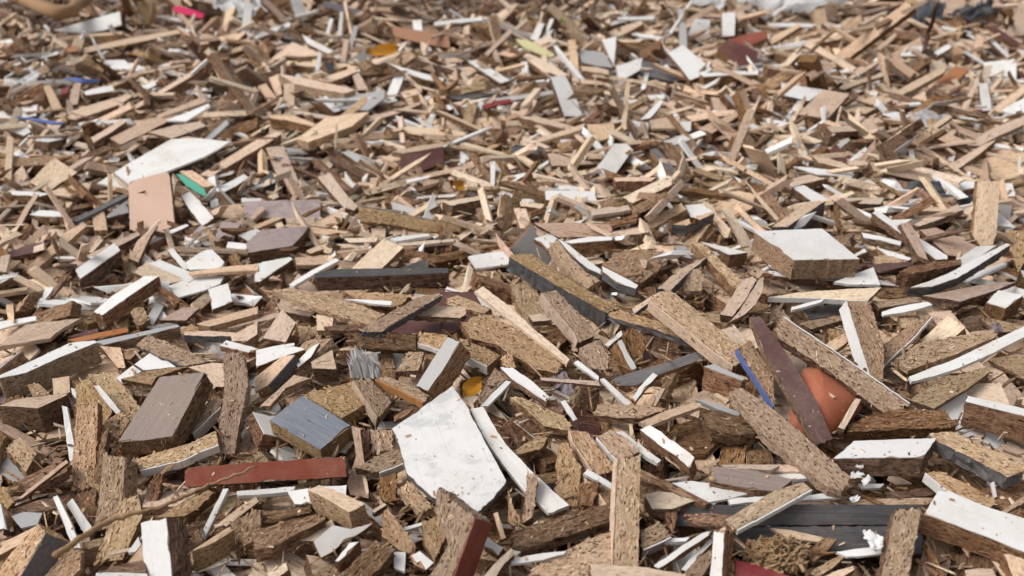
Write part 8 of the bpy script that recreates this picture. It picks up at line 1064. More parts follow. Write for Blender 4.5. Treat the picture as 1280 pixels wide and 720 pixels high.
M['W'] = laminate('worn_white_laminate', (.74, .725, .70), dirt=.5, scuff=.6, rough=.6)
M['g'] = laminate('grey_laminate', (.34, .335, .33), .8, 1.2)
M['u'] = laminate('blue_grey_laminate', (.155, .165, .195), .95, 1.05, grain=(.235, .25, .285))
M['k'] = laminate('black_laminate', (.060, .056, .055), .7, 1.5, dirt=.25, grain=(.11, .11, .12))
M['n'] = laminate('walnut_laminate', (.22, .168, .14), .9, 1.1, grain=(.28, .23, .205), rough=.5)
M['q'] = laminate('lilac_brown_laminate', (.30, .225, .215), .85, 1.15, grain=(.42, .35, .34), scuff=.5)
M['m'] = laminate('maroon_laminate', (.105, .050, .045), .85, 1.2)
M['r'] = laminate('brick_red_laminate', (.22, .055, .026), .9, 1.1)
M['o'] = laminate('orange_brown_laminate', (.42, .20, .10), .8, 1.1)
M['G'] = laminate('turquoise_plastic', (.12, .42, .32), dirt=.1)
M['R'] = laminate('red_plastic', (.20, .030, .034), dirt=.3)
M['B'] = laminate('blue_plastic', (.13, .17, .42), dirt=.1)
M['Y'] = laminate('yellow_green_plastic', (.62, .58, .32), dirt=.2)
M['H'] = laminate('pink_plastic', (.60, .11, .17), dirt=.1)
M['A'] = laminate('amber_edge', (.50, .24, .06), dirt=.3)
M['O'] = laminate('terracotta_plastic', (.35, .130, .068), .95, 1.05, dirt=.22, rough=.5)
M['l'] = laminate('dried_leaf', (.50, .29, .09), .8, 1.2, dirt=.5, grain=(.36, .17, .05), rough=.6)
M['L'] = laminate('green_leaf', (.16, .32, .04), dirt=.1)
M['P'] = laminate('white_paper', (.74, .73, .72), dirt=.35, rough=.8)
M['F'] = laminate('grey_film', (.33, .32, .33), dirt=.4, rough=.35)
M['D'] = laminate('dark_film', (.06, .065, .075), dirt=.3, rough=.3)
M['V'] = laminate('lilac_film', (.20, .165, .175), dirt=.4, rough=.4)
def film(name, col):
    N = Nodes(name); N.out(N.mix(.5, N.ramp(N.noise(N.scaled((.03, .03, .03)), 1.0, 3), [(.3, tuple(c*.85 for c in col)), (.7, col)]), col), .3, .4)
    tr = N.n.new('ShaderNodeBsdfTranslucent'); tr.inputs[0].default_value = (*col, 1); mx = N.n.new('ShaderNodeMixShader'); mx.inputs[0].default_value = .45
    o = N.n['Material Output']; N.link(N.b.outputs[0], mx.inputs[1]); N.link(tr.outputs[0], mx.inputs[2]); N.link(mx.outputs[0], o.inputs[0]); return N.m
M['K'] = film('white_film', (.86, .86, .85))
M['t'] = laminate('twig_bark', (.34, .235, .145), .85, 1.1, grain=(.24, .155, .09), rough=.8)
M['d'] = laminate('dark_bark', (.07, .04, .03), .8, 1.2, rough=.8)
M['s'] = laminate('dry_stems', (.26, .185, .13), .55, 1.4, rough=.9)
def ground_material():
    N = Nodes('broken_chip_bed')
    g = N.n.new('ShaderNodeNewGeometry'); N.pc = g
    class _P: pass
    p = N.n.new('ShaderNodeVectorMath'); p.operation = 'SCALE'; p.inputs['Scale'].default_value = 1000; N.link(g.outputs['Position'], p.inputs[0])
    h = _P(); h.outputs = {'Vector': p.outputs[0]}; N.pc = h
    v = N.voro(N.warped((.05, .09, .09), 1.2, .6)); r = N.red(v.outputs['Color'])
    col = N.ramp(r, [(0, (.03, .018, .011)), (.5, (.10, .062, .038)), (1, (.24, .165, .11))])
    n = N.noise(N.scaled((.02, .02, .02)), 1.0, 5)
    col = N.mix(.7, col, N.ramp(n, [(.3, (.4, .37, .35)), (.7, (1, 1, 1))]), 'MULTIPLY')
    N.bump(N.math('ADD', r, n), .006)
    return N.out(col, .95, .1)
M['z'] = ground_material()

# ------------------------------------------------------------------ mesh helpers
def mesh(name, V, F, mats, mi=None, pc=None, tint=.5, smooth=False):
    V = np.asarray(V, float)
    me = bpy.data.meshes.new(name)
    tot = np.array([len(f) for f in F]); flat = np.concatenate([np.asarray(f) for f in F]) if len(F) else np.zeros(0, int)
    me.vertices.add(len(V)); me.vertices.foreach_set('co', V.ravel())
    me.loops.add(len(flat)); me.loops.foreach_set('vertex_index', flat.astype(np.int32))
    me.polygons.add(len(F)); st = np.zeros(len(F), np.int32); st[1:] = np.cumsum(tot)[:-1]
    me.polygons.foreach_set('loop_start', st)
    for m in mats: me.materials.append(M[m])
    if mi is not None: me.polygons.foreach_set('material_index', np.asarray(mi, np.int32))
    me.polygons.foreach_set('use_smooth', np.full(len(F), smooth))
    me.update(calc_edges=True)
    if pc is None: pc = V*1000 + rng.uniform(0, 900, 3)
    a = me.attributes.new('pc', 'FLOAT_VECTOR', 'POINT'); a.data.foreach_set('vector', np.asarray(pc, np.float32).ravel())
    t = me.attributes.new('tint', 'FLOAT', 'POINT'); t.data.foreach_set('value', np.broadcast_to(np.asarray(tint, np.float32), (len(V),)).copy())
    return me
def link(name, me, parent=None, mat=None):
    o = bpy.data.objects.new(name, me); C.objects.link(o)
    if parent is not None: o.parent = parent
    if mat is not None: o.matrix_world = mat
    return o
def tag(o, label=None, cat=None, group=None, kind=None):
    for k, v in (('label', label), ('category', cat), ('group', group), ('kind', kind)):
        if v: o[k] = v
    return o

def refine(out, res, rough, end_rough, ends=None):
    """The outline with each edge broken into short, uneven steps; the short end edges are torn deeper."""
    n = len(out); P = []; eid = []
    L = np.linalg.norm(np.roll(out, -1, 0)-out, axis=1)
    long_ = L.max()
    for i in range(n):
        a, b = out[i], out[(i+1) % n]; e = b-a; l = L[i]
        is_end = ends[i] if ends is not None else (l < .42*long_ and abs(e[0]) < abs(e[1]))
        amp = end_rough if is_end else rough
        k = max(1, int(l/(res*(.4 if is_end else 1))))
        nrm = np.array([-e[1], e[0]])/max(l, 1e-9)
        t = np.arange(k)/k + (np.r_[0, rng.uniform(-.3, .3, k-1)/k] if k > 1 else 0)
        d = rng.normal(0, 1, k)*amp*.6
        if is_end and k > 3: d += np.sin(t*rng.uniform(9, 22)+rng.uniform(0, 6))*amp*.35
        d[0] *= .3
        P.append(a+t[:, None]*e+d[:, None]*nrm); eid += [i]*k
    return np.vstack(P), np.array(eid)

def slab(out, T, res=.006, rough=.0004, end_rough=.0015, body=None, ztop=0.0, bend=0.0, ends=None):
    """A board from an outline: flat faces above and below, torn side walls between. Face material 0 top, 1 sides, 2 bottom."""
    P, eid = refine(out, res, rough, end_rough, ends)
    n = len(P); body = rough*1.2 if body is None else body
    zs = [0, -T] if T < .005 else ([0, -.35*T, -.72*T, -T] if T > .009 else [0, -.5*T, -T])
    V = []
    for k, z in enumerate(zs):
        q = P if k == 0 else P+rng.normal(0, body, P.shape)
        zz = np.full(n, ztop+z) + (rng.normal(0, min(.0003, .05*T), n))
        if 0 < k < len(zs)-1: zz += rng.normal(0, .08*T, n)
        V.append(np.c_[q, zz])
    V = np.vstack(V); m = len(zs)
    if bend: V[:, 2] += bend*(V[:, 0]**2)
    i = np.arange(n); j = (i+1) % n
    F = [np.arange(n)]; mi = [0]
    for k in range(m-1):
        F += list(np.c_[k*n+i, (k+1)*n+i, (k+1)*n+j, k*n+j]); mi += [1]*n
    F.append(np.arange(n)[::-1]+(m-1)*n); mi.append(2)
    return V, F, mi, P, eid

def inside(x, y, P):
    c = np.zeros(len(x), bool); Q = np.roll(P, -1, 0)
    for (x1, y1), (x2, y2) in zip(P, Q):
        if y1 == y2: continue
        c ^= ((y1 > y) != (y2 > y)) & (x < (x2-x1)*(y-y1)/(y2-y1)+x1)
    return c
def fray(V, F, mi, P, T, top, per=16e-6):
    """Loose flakes standing off the cut face and splinters at the torn ends of a chipboard piece."""
    lo, hi = P.min(0), P.max(0); A = np.prod(hi-lo); n = int(min(500, A/per)) if top else 0
    add = []; am = []; pcs = []
    if n:
        q = rng.uniform(lo, hi, (n, 2)); q = q[inside(q[:, 0], q[:, 1], P)]
        for x, y in q:
            a = rng.normal(0, .5); l, w = rng.uniform(.0010, .0032), rng.uniform(.0004, .0011); ca, sa = math.cos(a), math.sin(a)
            u = np.array((ca, sa, rng.normal(0, .16)))*l; v = np.array((-sa, ca, rng.normal(0, .3)))*w; c = np.array((x, y, rng.uniform(.0000, .0004)))
            add.append(np.array((c-u-v*.6, c+u*.9-v, c+u+v*.5, c-u*.8+v))); am.append(0)
    N = len(P); d = np.roll(P, -1, 0)-np.roll(P, 1, 0); nr = np.c_[d[:, 1], -d[:, 0]]; nr /= np.linalg.norm(nr, axis=1)[:, None]+1e-9
    end = np.abs(nr[:, 0]) > .75
    for k in range(N):
        for _ in range(3 if end[k] else 1):
            l = rng.exponential(.0017 if end[k] else .0007); w = rng.uniform(.0003, .0009); z = -rng.uniform(0, 1)*T
            t = np.array((-nr[k, 1], nr[k, 0])); c = P[k]+t*rng.normal(0, .0012)
            dirn = nr[k]+t*rng.normal(0, .5)
            b1 = np.r_[c-nr[k]*.001+t*w, z]; b2 = np.r_[c-nr[k]*.001-t*w, z+rng.normal(0, .0004)]; b3 = np.r_[c-nr[k]*.001, z-w*1.3]
            tip = np.r_[c+dirn*l, z+rng.normal(0, .35)*l]
            add.append(np.array((b1, b2, tip))); am.append(1); add.append(np.array((b2, b3, tip))); am.append(1)
    base = len(V); VV = [V]
    for a, m in zip(add, am):
        VV.append(a); F.append(np.arange(len(a))+base); mi.append(m); base += len(a)
    V = np.vstack(VV); pc = V*1000; k = len(VV[0])
    for a in add: pc[k:k+len(a)] = a.mean(0)*1000+rng.uniform(-30, 30, 3); k += len(a)
    return V, F, mi, pc
COATED = set('wWgkunqmroE')
def board(kind, mat, side, T, out, M4, label, group, edges=None, near=True, ends=None, bend=0.0, tint=None):
    """One offcut as an object of its own; laminate on its face or edges are child parts."""
    tint = rng.uniform() if tint is None else tint
    thin = T < .0046
    coated = mat in COATED and not thin
    core_face = 'c' if coated else mat
    if thin: side_m, bottom = (mat if mat in 'GRBYHOgkfyw' else 'b'), ('b' if mat in 'wWkgumnqroE' else mat)
    else:
        side_m = side or ('c' if mat in 'f' and rng.uniform() < .35 else 'b')
        if mat == 'c' and not side: side_m = 'c' if rng.uniform() < .45 else 'b'
        bottom = 'f' if mat in 'fyp' else 'b'
    res = .0045 if near else .009
    if mat == 'O':
        P, eid = refine(out, .004, .0003, .0006); c = P.mean(0); n = len(P); V = []
        for s in (1, .85, .7, .52, .35, .18, .05): V += [np.r_[c+(p-c)*s, .017*(1-s*s)] for p in P]
        V += [np.r_[p, -T] for p in P]; V = np.array(V); i = np.arange(n); j = (i+1) % n; F = []
        for r in range(6): F += list(np.c_[r*n+i, r*n+j, (r+1)*n+j, (r+1)*n+i])
        F += [np.arange(n)+6*n]+list(np.c_[i, 7*n+i, 7*n+j, j])
        return tag(link(kind, mesh(kind, V, F, ('O',), None, None, tint, True), None, M4), label, kind.replace('_', ' '), group)
    rough = {'b': .0008, 'c': .0004}.get(mat, .00025); er = {'b': .0022, 'c': .0013}.get(mat, .0008)
    if coated: rough, er = .0003, .0006
    if thin: rough, er = .00022, .0005
    V, F, mi, P, eid = slab(out, T, res, rough, er, body=(.0008 if mat in 'cb' else .0005) if T > .005 else .0001, bend=bend, ends=ends)
    off = rng.uniform(0, 900, 3); pc = V*1000
    if near and T > .0046 and (mat in 'cb' or side_m in 'cb'): V, F, mi, pc = fray(V, F, mi, P, T, core_face in 'cb' and not coated)
    if coated or edges:
        o = link(kind, None, None, M4); o.empty_display_size = .01
        core = link('core', mesh('core', V, F, (core_face, side_m, bottom), mi, pc+off, tint), o)
    else:
        o = link(kind, mesh(kind, V, F, (core_face, side_m, bottom), mi, pc+off, tint), None, M4)
    tag(o, label, kind.replace('_', ' '), group)
    if coated:
        q = P - P.mean(0); ql = np.linalg.norm(q, axis=1)[:, None]
        Q = P + q/np.maximum(ql, 1e-6)*rng.uniform(-.0004, .0003, (len(P), 1))
        if near:      # chips broken out of the coating along the rim
            for c0 in rng.integers(0, len(P), max(2, len(P)//16)):
                for c1 in range(c0, c0+int(rng.integers(1, 4))):
                    c1 %= len(P); Q[c1] -= q[c1]/max(ql[c1, 0], 1e-6)*rng.uniform(.0005, .0022)
        tl = .0009; n = len(Q)
        V2 = np.vstack([np.c_[Q, np.full(n, tl)], np.c_[Q, np.full(n, .00025)]])
        if bend: V2[:, 2] += bend*(V2[:, 0]**2)
        i = np.arange(n); j = (i+1) % n
        F2 = [np.arange(n)]+list(np.c_[i, n+i, n+j, j])+[np.arange(n)[::-1]+n]
        link('laminate', mesh('laminate', V2, F2, (mat,), None, V2*1000+off, tint), o)
    for e, em in (edges or {}).items():
        sel = np.where(eid == e)[0]
        if not len(sel): continue
        idx = np.r_[sel, (sel[-1]+1) % len(P)]
        A = P[idx]; d = A[-1]-A[0]; nr = np.array([d[1], -d[0]]); nr = nr/np.linalg.norm(nr)
        inn = A + nr*.0006; outp = A + nr*.0016; k = len(A)
        zt, zb = .0004, -T*.97
        V3 = np.vstack([np.c_[inn, np.full(k, zt)], np.c_[outp, np.full(k, zt)], np.c_[outp, np.full(k, zb)], np.c_[inn, np.full(k, zb)]])
        a = np.arange(k-1); F3 = []
        for r in range(4):
            s = (r+1) % 4; F3 += list(np.c_[r*k+a, r*k+a+1, s*k+a+1, s*k+a][:, ::-1])
        F3 += [np.array([0, k, 2*k, 3*k]), np.array([k-1, 4*k-1, 3*k-1, 2*k-1])]
        link('edge_band', mesh('edge_band', V3, F3, (em,), None, V3*1000+off, tint), o)
    return o

KINDS = ['chipboard_offcut', 'board_offcut', 'laminated_offcut', 'laminate_strip', 'laminate_sheet', 'plastic_strip', 'plastic_shard']
GROUPS = ['chipboard offcuts in the heap', 'raw board offcuts in the heap', 'laminated offcuts in the heap', 'loose laminate strips in the heap', 'loose laminate sheets in the heap', 'plastic strips in the heap', None]
CAM_POS = np.array((0, 0, .56)); PITCH = math.radians(25.1)
VIEW = [np.array((1., 0, 0)), np.array((0, math.sin(PITCH), math.cos(PITCH))), np.array((0, math.cos(PITCH), -math.sin(PITCH)))]
def seen_at(p):
    """Where a point of the heap appears in the photograph (pixels of 1280 x 720), to word the labels."""
    v = np.asarray(p)-CAM_POS; z = v @ VIEW[2]; f = 35/36*1280
    return np.array((640+f*(v @ VIEW[0])/z, 360-f*(v @ VIEW[1])/z))
turn = lambda e, u: Euler([math.radians(a*u) for a in e], 'XYZ').to_matrix().to_4x4()
COLOUR = dict(c='speckled chipboard', b='dark fibrous brown chipboard', f='beige raw board', y='pale yellowish', p='pinkish brown', w='white', g='grey', k='black', m='dark maroon',
              q='lilac brown', W='white', u='blue grey', n='brown wood grain', r='brick red', o='orange brown', G='green', R='red', B='blue', Y='yellowish green', H='pink', E='peach', O='terracotta')
def describe(kind, L, W, T, m, m4):
    k = KINDS[kind]
    if k == 'laminate_strip': noun = 'sliver' if W < .009 else 'strip'
    elif k == 'laminate_sheet': noun = 'sheet'
    elif k == 'plastic_strip': noun = 'plastic strip'
    else: noun = 'block' if W > .55*L and T > .010 else 'square piece' if W > .6*L else 'stick' if W < .24*L else 'plank' if W > .03 else 'offcut'
    size = ('long ' if L > .13 else 'short ' if L < .07 else '') if noun in ('sliver', 'strip', 'stick', 'plank', 'offcut') else ''
    x = np.array(m4)[:3, 0]; o = np.array(m4)[:3, 3]
    d = seen_at(o+x*L/2)-seen_at(o-x*L/2); d = d if d[0] > 0 else -d
    a = math.degrees(math.atan2(-d[1], d[0]))
    way = 'lying level' if abs(a) < 11 else 'standing steeply' if abs(a) > 70 else 'slanting up right' if a > 0 else 'slanting down right'
    return size+COLOUR[m]+(' faced ' if k == 'laminated_offcut' else ' ')+noun+' '+way
marks = [(seen_at(np.array(b[4:7])*.0005), b[13]) for b in BOARDS if b[13]]
marks += [(np.array((195., 640.)), 'curved twig'), (np.array((1030., 505.)), 'orange shard'), (np.array((1178., 252.)), 'dark plastic bag'), (np.array((457., 448.)), 'torn white tuft')]
taken = set(b[12] for b in BOARDS if b[12])
WAYS = ['right of', 'above right of', 'above', 'above left of', 'left of', 'below left of', 'below', 'below right of']
def relation(c, m):
    d = c-m[0]; d = d*np.array((1, 1.25)); a = math.degrees(math.atan2(-d[1], d[0])) % 360
    return ('just ' if np.linalg.norm(d) < 60 else '')+WAYS[int((a+22.5)//45) % 8]+' the '+m[1]
def single_out(c, what, own=''):
    near = sorted([m for m in marks if m[1] != own], key=lambda m: (m[0][0]-c[0])**2+1.5*(m[0][1]-c[1])**2)[:7]
    tries = [what+', '+relation(c, near[j]) for j in (0, 1, 2)]
    tries += [what+', '+relation(c, near[0])+' toward the '+near[j][1] for j in (1, 2, 3)]
    tries += [what+', '+relation(c, near[j]) for j in (3, 4, 5, 6)]
    tries += [q+' '+what+', '+relation(c, near[j]) for q in ('worn', 'dusty') for j in range(6)]
    for s in tries:
        if len(s.split()) <= 16 and s not in taken:
            taken.add(s); return s
    return tries[0]

CLEAR = set()
for k, mat, side, T, ox, oy, oz, ex, ey, ez, l2, edges, label, short in BOARDS:
    out = np.array(l2, float).reshape(-1, 2)*.0005; o = np.array((ox, oy, oz))*.0005
    m4 = turn((ex, ey, ez), .1); m4.translation = Vector(o)
    if not label: label = single_out(seen_at(o), describe(k, np.ptp(out[:, 0]), np.ptp(out[:, 1]), T*1e-4, mat, m4))
    CLEAR.add(label)
    board(KINDS[k], mat, side or None, T*1e-4, out, m4, label, GROUPS[k], edges, near=o[1] < 1.35)

# ------------------------------------------------------------------ the rest of the heap
MS = 'cfywgkmpqb'
KIND_OF = dict(c=0, b=0, f=1, y=1, p=1, w=2, g=2, k=2, m=2, q=2)
pool = {}
for num, r in enumerate(np.array(FILL, float).reshape(-1, 10)):
    L, W, T = r[:3]*.001; loc = r[3:6]*.001; mat = MS[int(r[9])]
    k = (3 if W < .35*L else 4) if T < .0052 else KIND_OF[mat]
    near = loc[1] < 1.25
    sk = rng.normal(0, .12, 2)*W; tp = rng.uniform(.86, 1.0)
    out = np.array([(-L/2+sk[0], -W/2), (L/2+sk[1], -W/2*tp), (L/2-sk[1], W/2*tp), (-L/2-sk[0], W/2)])
    if rng.uniform() < .06 and W > .02: out = np.vstack([out[:2], [(L*.18, W/2*rng.uniform(-.2, .5))], out[3:]])   # torn to a point
    m4 = turn(r[6:9], 1); m4.translation = Vector(loc) + m4.to_3x3() @ Vector((0, 0, T/2))
    bend = rng.uniform(-1.5, 1.5) if T < .005 else 0.0
    if num < SINGLE:
        board(KINDS[k], mat, None, T, out, m4, single_out(seen_at(loc), describe(k, L, W, T, mat, m4)), GROUPS[k], near=near, bend=bend)
        continue
    V, F, mi, P, eid = slab(out, T, .008 if near else .02, .0005, .0022 if T > .005 else .001, body=.0004, bend=bend)
    if mat in 'c': sl = (0, 0 if rng.uniform() < .5 else 9, 9)
    elif mat == 'b': sl = (9, 9, 9)
    elif T < .0046: sl = (MS.index(mat), MS.index(mat), 9 if mat == 'w' else MS.index(mat))
    else: sl = (MS.index(mat), 9 if rng.uniform() < .7 else 0, 1 if mat in 'fyp' else 9)
    p = pool.setdefault(k, dict(V=[], F=[], mi=[], pc=[], t=[], n=0))
    R = np.array(m4)[:3, :3]; tr = np.array(m4.translation)
    p['V'].append(V @ R.T + tr); p['F'] += [f+p['n'] for f in F]; p['mi'] += [sl[a] for a in mi]
    p['pc'].append(V*1000+rng.uniform(0, 900, 3)); p['t'].append(np.full(len(V), rng.uniform())); p['n'] += len(V)
SN = {0: ('chipboard_rubble', 'smaller chipboard offcuts filling the heap between the larger pieces'), 1: ('board_rubble', 'smaller beige raw board offcuts filling the heap between the larger pieces'),
      2: ('laminate_rubble', 'smaller laminated offcuts filling the heap between the larger pieces'), 3: ('strip_rubble', 'smaller loose strips and slivers filling the heap'), 4: ('sheet_rubble', 'smaller thin sheet scraps filling the heap')}
for k, p in pool.items():
    o = link(SN[k][0], mesh(SN[k][0], np.vstack(p['V']), p['F'], list(MS), p['mi'], np.vstack(p['pc']), np.concatenate(p['t'])))
    tag(o, SN[k][1], 'rubble', None, 'stuff')

# crumbs and splinters lying on and in the heap
V, F, mi, pc, tt = [], [], [], [], []; n = 0
BF = np.array([(0, 1, 3, 2), (4, 6, 7, 5), (0, 4, 5, 1), (2, 3, 7, 6), (0, 2, 6, 4), (1, 5, 7, 3)])
box = np.array([(a, b, c) for a in (-.5, .5) for b in (-.5, .5) for c in (-.5, .5)])
for num in range(20000):
    far = num >= 11000
    y = rng.uniform(1.15, 3.2) if far else .42+1.3*rng.uniform()**1.2
    x = rng.uniform(-1, 1)*(.2+.48*y)
    z = surf(x, y)+(rng.uniform(-.036, .009) if far else rng.uniform(-.034, .001))
    d = np.array([rng.uniform(.02, .07), rng.uniform(.003, .011), rng.uniform(.001, .006)]) if far else np.array([rng.uniform(.006, .028), rng.uniform(.0008, .003), rng.uniform(.0005, .0016)])
    b = (box+rng.normal(0, .1, box.shape))*d
    R = np.array(Matrix.Rotation(rng.uniform(0, 6.28), 3, 'Z') @ Matrix.Rotation(rng.normal(0, .5), 3, 'X') @ Matrix.Rotation(rng.normal(0, .4), 3, 'Y'))
    V.append(b @ R.T+(x, y, z)); F += list(BF+n); mi += [int(rng.choice([1, 1, 1, 0, 2, 3] if far else [0, 0, 2, 2, 2, 1]))]*6
    pc.append(b*1000+rng.uniform(0, 900, 3)); tt.append(np.full(8, rng.uniform())); n += 8
tag(link('wood_crumbs', mesh('wood_crumbs', np.vstack(V), F, ('c', 'y', 'b', 'w'), mi, np.vstack(pc), np.concatenate(tt))), 'crumbs and splinters of board strewn through the heap', 'crumbs', None, 'stuff')

# fines that settled on the upper faces: each dropped straight down onto whatever lies there
bpy.context.view_layer.update()
dg = bpy.context.evaluated_depsgraph_get()
V, F, mi, pc, tt = [], [], [], [], []; n = 0
for _ in range(11000):
    y = .45+1.35*rng.uniform()**1.3; x = rng.uniform(-1, 1)*(.17+.47*y)
    if noise.noise(Vector((x*7, y*7, 3.1))) < rng.uniform(-.45, .25): continue
    hit, p, nr, *_r = sc.ray_cast(dg, Vector((x, y, .5)), Vector((0, 0, -1)))
    if not hit or nr.z < .45: continue
    l = min(.0007+rng.exponential(.0007), .004)
    d = np.array([l, l*rng.uniform(.2, .6), l*rng.uniform(.12, .4)])
    R = np.array((nr.to_track_quat('Z', 'Y').to_matrix() @ Matrix.Rotation(rng.uniform(0, 6.28), 3, 'Z') @ Matrix.Rotation(rng.normal(0, .2), 3, 'Y')))
    V.append(((box+rng.normal(0, .16, box.shape))*d) @ R.T+np.array(p)+np.array(nr)*d[2]*.45); F += list(BF+n); mi += [int(rng.choice([0, 0, 1, 2]))]*6
    pc.append(np.full((8, 3), rng.uniform(0, 900, 3))); tt.append(np.full(8, rng.uniform())); n += 8
kept = set()
for o in C.objects:      # the larger boards stay clear of the loose slivers below
    if o.type == 'MESH' and (o.parent or o).get('label') in CLEAR: kept.add(o.name)
S = dict(V=[], F=[], mi=[], pc=[], t=[]); k = 0
for _ in range(2900):
    y = rng.uniform(1.0, 3.1); x = rng.uniform(-1, 1)*(.2+.48*y)
    hit, p, nr, _i, ob, _m = sc.ray_cast(dg, Vector((x, y, .6)), Vector((0, 0, -1)))
    if not hit or ob.name in kept: continue
    d = np.array([rng.uniform(.045, .14), rng.uniform(.005, .013), rng.uniform(.003, .009)])
    R = np.array(Matrix.Rotation(rng.uniform(0, 6.28), 3, 'Z') @ Matrix.Rotation(rng.normal(0, .32), 3, 'Y') @ Matrix.Rotation(rng.normal(0, .5), 3, 'X'))
    b = (box+rng.normal(0, .09, box.shape))*d
    S['V'].append(b @ R.T+np.array(p)+(0, 0, rng.uniform(-.004, .005))); S['F'] += list(BF+k); S['mi'] += [int(rng.choice([0, 0, 1, 1, 2, 2, 3, 4], p=None))]*6
    S['pc'].append(b*1000+rng.uniform(0, 900, 3)); S['t'].append(np.full(8, rng.uniform())); k += 8
tag(link('wood_slivers', mesh('wood_slivers', np.vstack(S['V']), S['F'], ('f', 'y', 'b', 'p', 'w'), S['mi'], np.vstack(S['pc']), np.concatenate(S['t']))), 'thin loose slivers lying over the far part of the heap', 'slivers', None, 'stuff')
tag(link('wood_dust', mesh('wood_dust', np.vstack(V), F, ('c', 'y', 'b'), mi, np.vstack(pc), np.concatenate(tt))), 'fine crumbs of board settled on the upper faces of the pieces', 'dust', None, 'stuff')

# ------------------------------------------------------------------ ground
nx, ny = 90, 90; V = []; F = []
xs = np.r_[-200, -60, -20, -8, -4, np.linspace(-2.6, 2.6, nx), 4, 8, 20, 60, 200]; ys = np.r_[-200, -60, -20, -6, -2, np.linspace(-.4, 4.0, ny), 6, 12, 30, 80, 200]
for y in ys:
    for x in xs:
        inside = max(0, 1-max(0, abs(x)-2.2)/.4)*max(0, 1-max(0, abs(y-1.8)-1.9)/.3)
        V.append((x, y, (bed(x, y)+.012*noise.noise(Vector((x*14, y*14, 0)))-.006)*inside-.004))
w = len(xs)
for j in range(len(ys)-1):
    for i in range(w-1): F.append(np.array((j*w+i, j*w+i+1, (j+1)*w+i+1, (j+1)*w+i)))
tag(link('ground', mesh('ground', V, F, ('z',), smooth=True)), 'dark brown bed of fine broken chips under the heap', None, None, 'structure')

# ------------------------------------------------------------------ things that are not boards
def tube(pts, radii, seg=8, wob=.0):
    pts = np.array(pts, float); n = len(pts); V = []; F = []
    for k in range(n):
        t = pts[min(k+1, n-1)]-pts[max(k-1, 0)]; t /= np.linalg.norm(t)
        a = np.cross(t, (0, 0, 1.0)); a = a/np.linalg.norm(a) if np.linalg.norm(a) > 1e-4 else np.array([1., 0, 0]); b = np.cross(t, a)
        for s in range(seg):
            g = 2*math.pi*s/seg; r = radii[k]*(1+rng.normal(0, wob)); V.append(pts[k]+r*(a*math.cos(g)+b*math.sin(g)))
    for k in range(n-1):
        for s in range(seg): F.append(np.array((k*seg+s, k*seg+(s+1) % seg, (k+1)*seg+(s+1) % seg, (k+1)*seg+s)))
    F += [np.arange(seg)[::-1], np.arange(seg)+(n-1)*seg]
    return np.array(V), F
def spline(pts, k=6):
    pts = np.array(pts, float); P = np.vstack([2*pts[0]-pts[1], pts, 2*pts[-1]-pts[-2]]); o = []
    for i in range(1, len(P)-2):
        for t in np.arange(k)/k:
            a, b, c, d = P[i-1:i+3]; o.append(.5*(2*b+(c-a)*t+(2*a-5*b+4*c-d)*t*t+(3*b-a-3*c+d)*t**3))
    o.append(pts[-1]); return np.array(o)
mm = lambda p: np.array(p)*.001
def place(name, V, F, mat, label, cat, smooth=False, group=None, at=None):
    V = np.asarray(V); c = np.array(at) if at is not None else V.mean(0)
    o = link(name, mesh(name, V-c, F, (mat,) if isinstance(mat, str) else mat, smooth=smooth), None, Matrix.Translation(Vector(c)))
    return tag(o, label, cat, group)

P = spline(mm(SPOTS['twig'])); n = len(P)
P = P+rng.normal(0, .0004, P.shape)
V, F = tube(P, np.linspace(.0024, .0009, n)*(1+rng.normal(0, .08, n)), 8, .05)
place('twig', V, F, 't', 'long thin curved brown twig lying across the chipboard at the lower left', 'twig', True)
P = spline(mm(SPOTS['darktwig'])); V, F = tube(P, np.linspace(.005, .003, len(P)), 7, .08)
place('twig', V, F, 'd', 'dark bent twig standing up among the boards in the upper right', 'twig', True)
P = spline(mm(SPOTS['branch'])); V, F = tube(P, np.linspace(.020, .012, len(P)), 9, .08)
place('branch', V, F, 't', 'thick pale branch lying in the brush at the top left corner', 'branch', True)

def sheet(c, size, mat, name, label, cat, crumple=.3, lift=.0, tilt=0, aspect=1.0, res=26, seed=0, group=None):
    """A crumpled sheet of paper, film or a bag: a fine grid folded by ridged noise, resting on the heap."""
    V = []; F = []; idx = {}
    rot = Matrix.Rotation(random.uniform(0, 6.28), 3, 'Z'); off = Vector((seed*3.7, seed*1.3, seed))
    for j in range(res+1):
        for i in range(res+1):
            u, v = i/res*2-1, j/res*2-1
            rad = 1+.28*noise.noise(Vector((math.atan2(v, u)*1.3, seed, 0)))
            if math.hypot(u, v) > rad: continue
            x, y = u*size, v*size*aspect
            h = 0
            for o_, a_ in ((1.3, 1), (2.9, .55), (6.5, .28)): h += a_*(1-2*abs(noise.noise(Vector((u, v, 0))*o_+off)))
            dx = noise.noise(Vector((u*2, v*2, 5))+off)*size*.25*crumple*2; dy = noise.noise(Vector((u*2, v*2, 9))+off)*size*.25*crumple*2
            d = rot @ Vector((x+dx, y+dy, h*size*crumple*.8)); d.rotate(Matrix.Rotation(tilt, 3, 'X').to_euler())
            idx[i, j] = len(V); V.append((c[0]+d.x, c[1]+d.y, c[2]+d.z+lift))
    for j in range(res):
        for i in range(res):
            q = [(i, j), (i+1, j), (i+1, j+1), (i, j+1)]
            if all(k in idx for k in q): F.append(np.array([idx[k] for k in q]))
    return place(name, V, F, mat, label, cat, True, group)
pp = [mm(p) for p in SPOTS['paper']]
sheet(pp[0], .009, 'P', 'paper_scrap', 'crumpled white paper scrap lying on the dark grey panel', 'paper scrap', .26, .002, .25, .7, 14, 1)
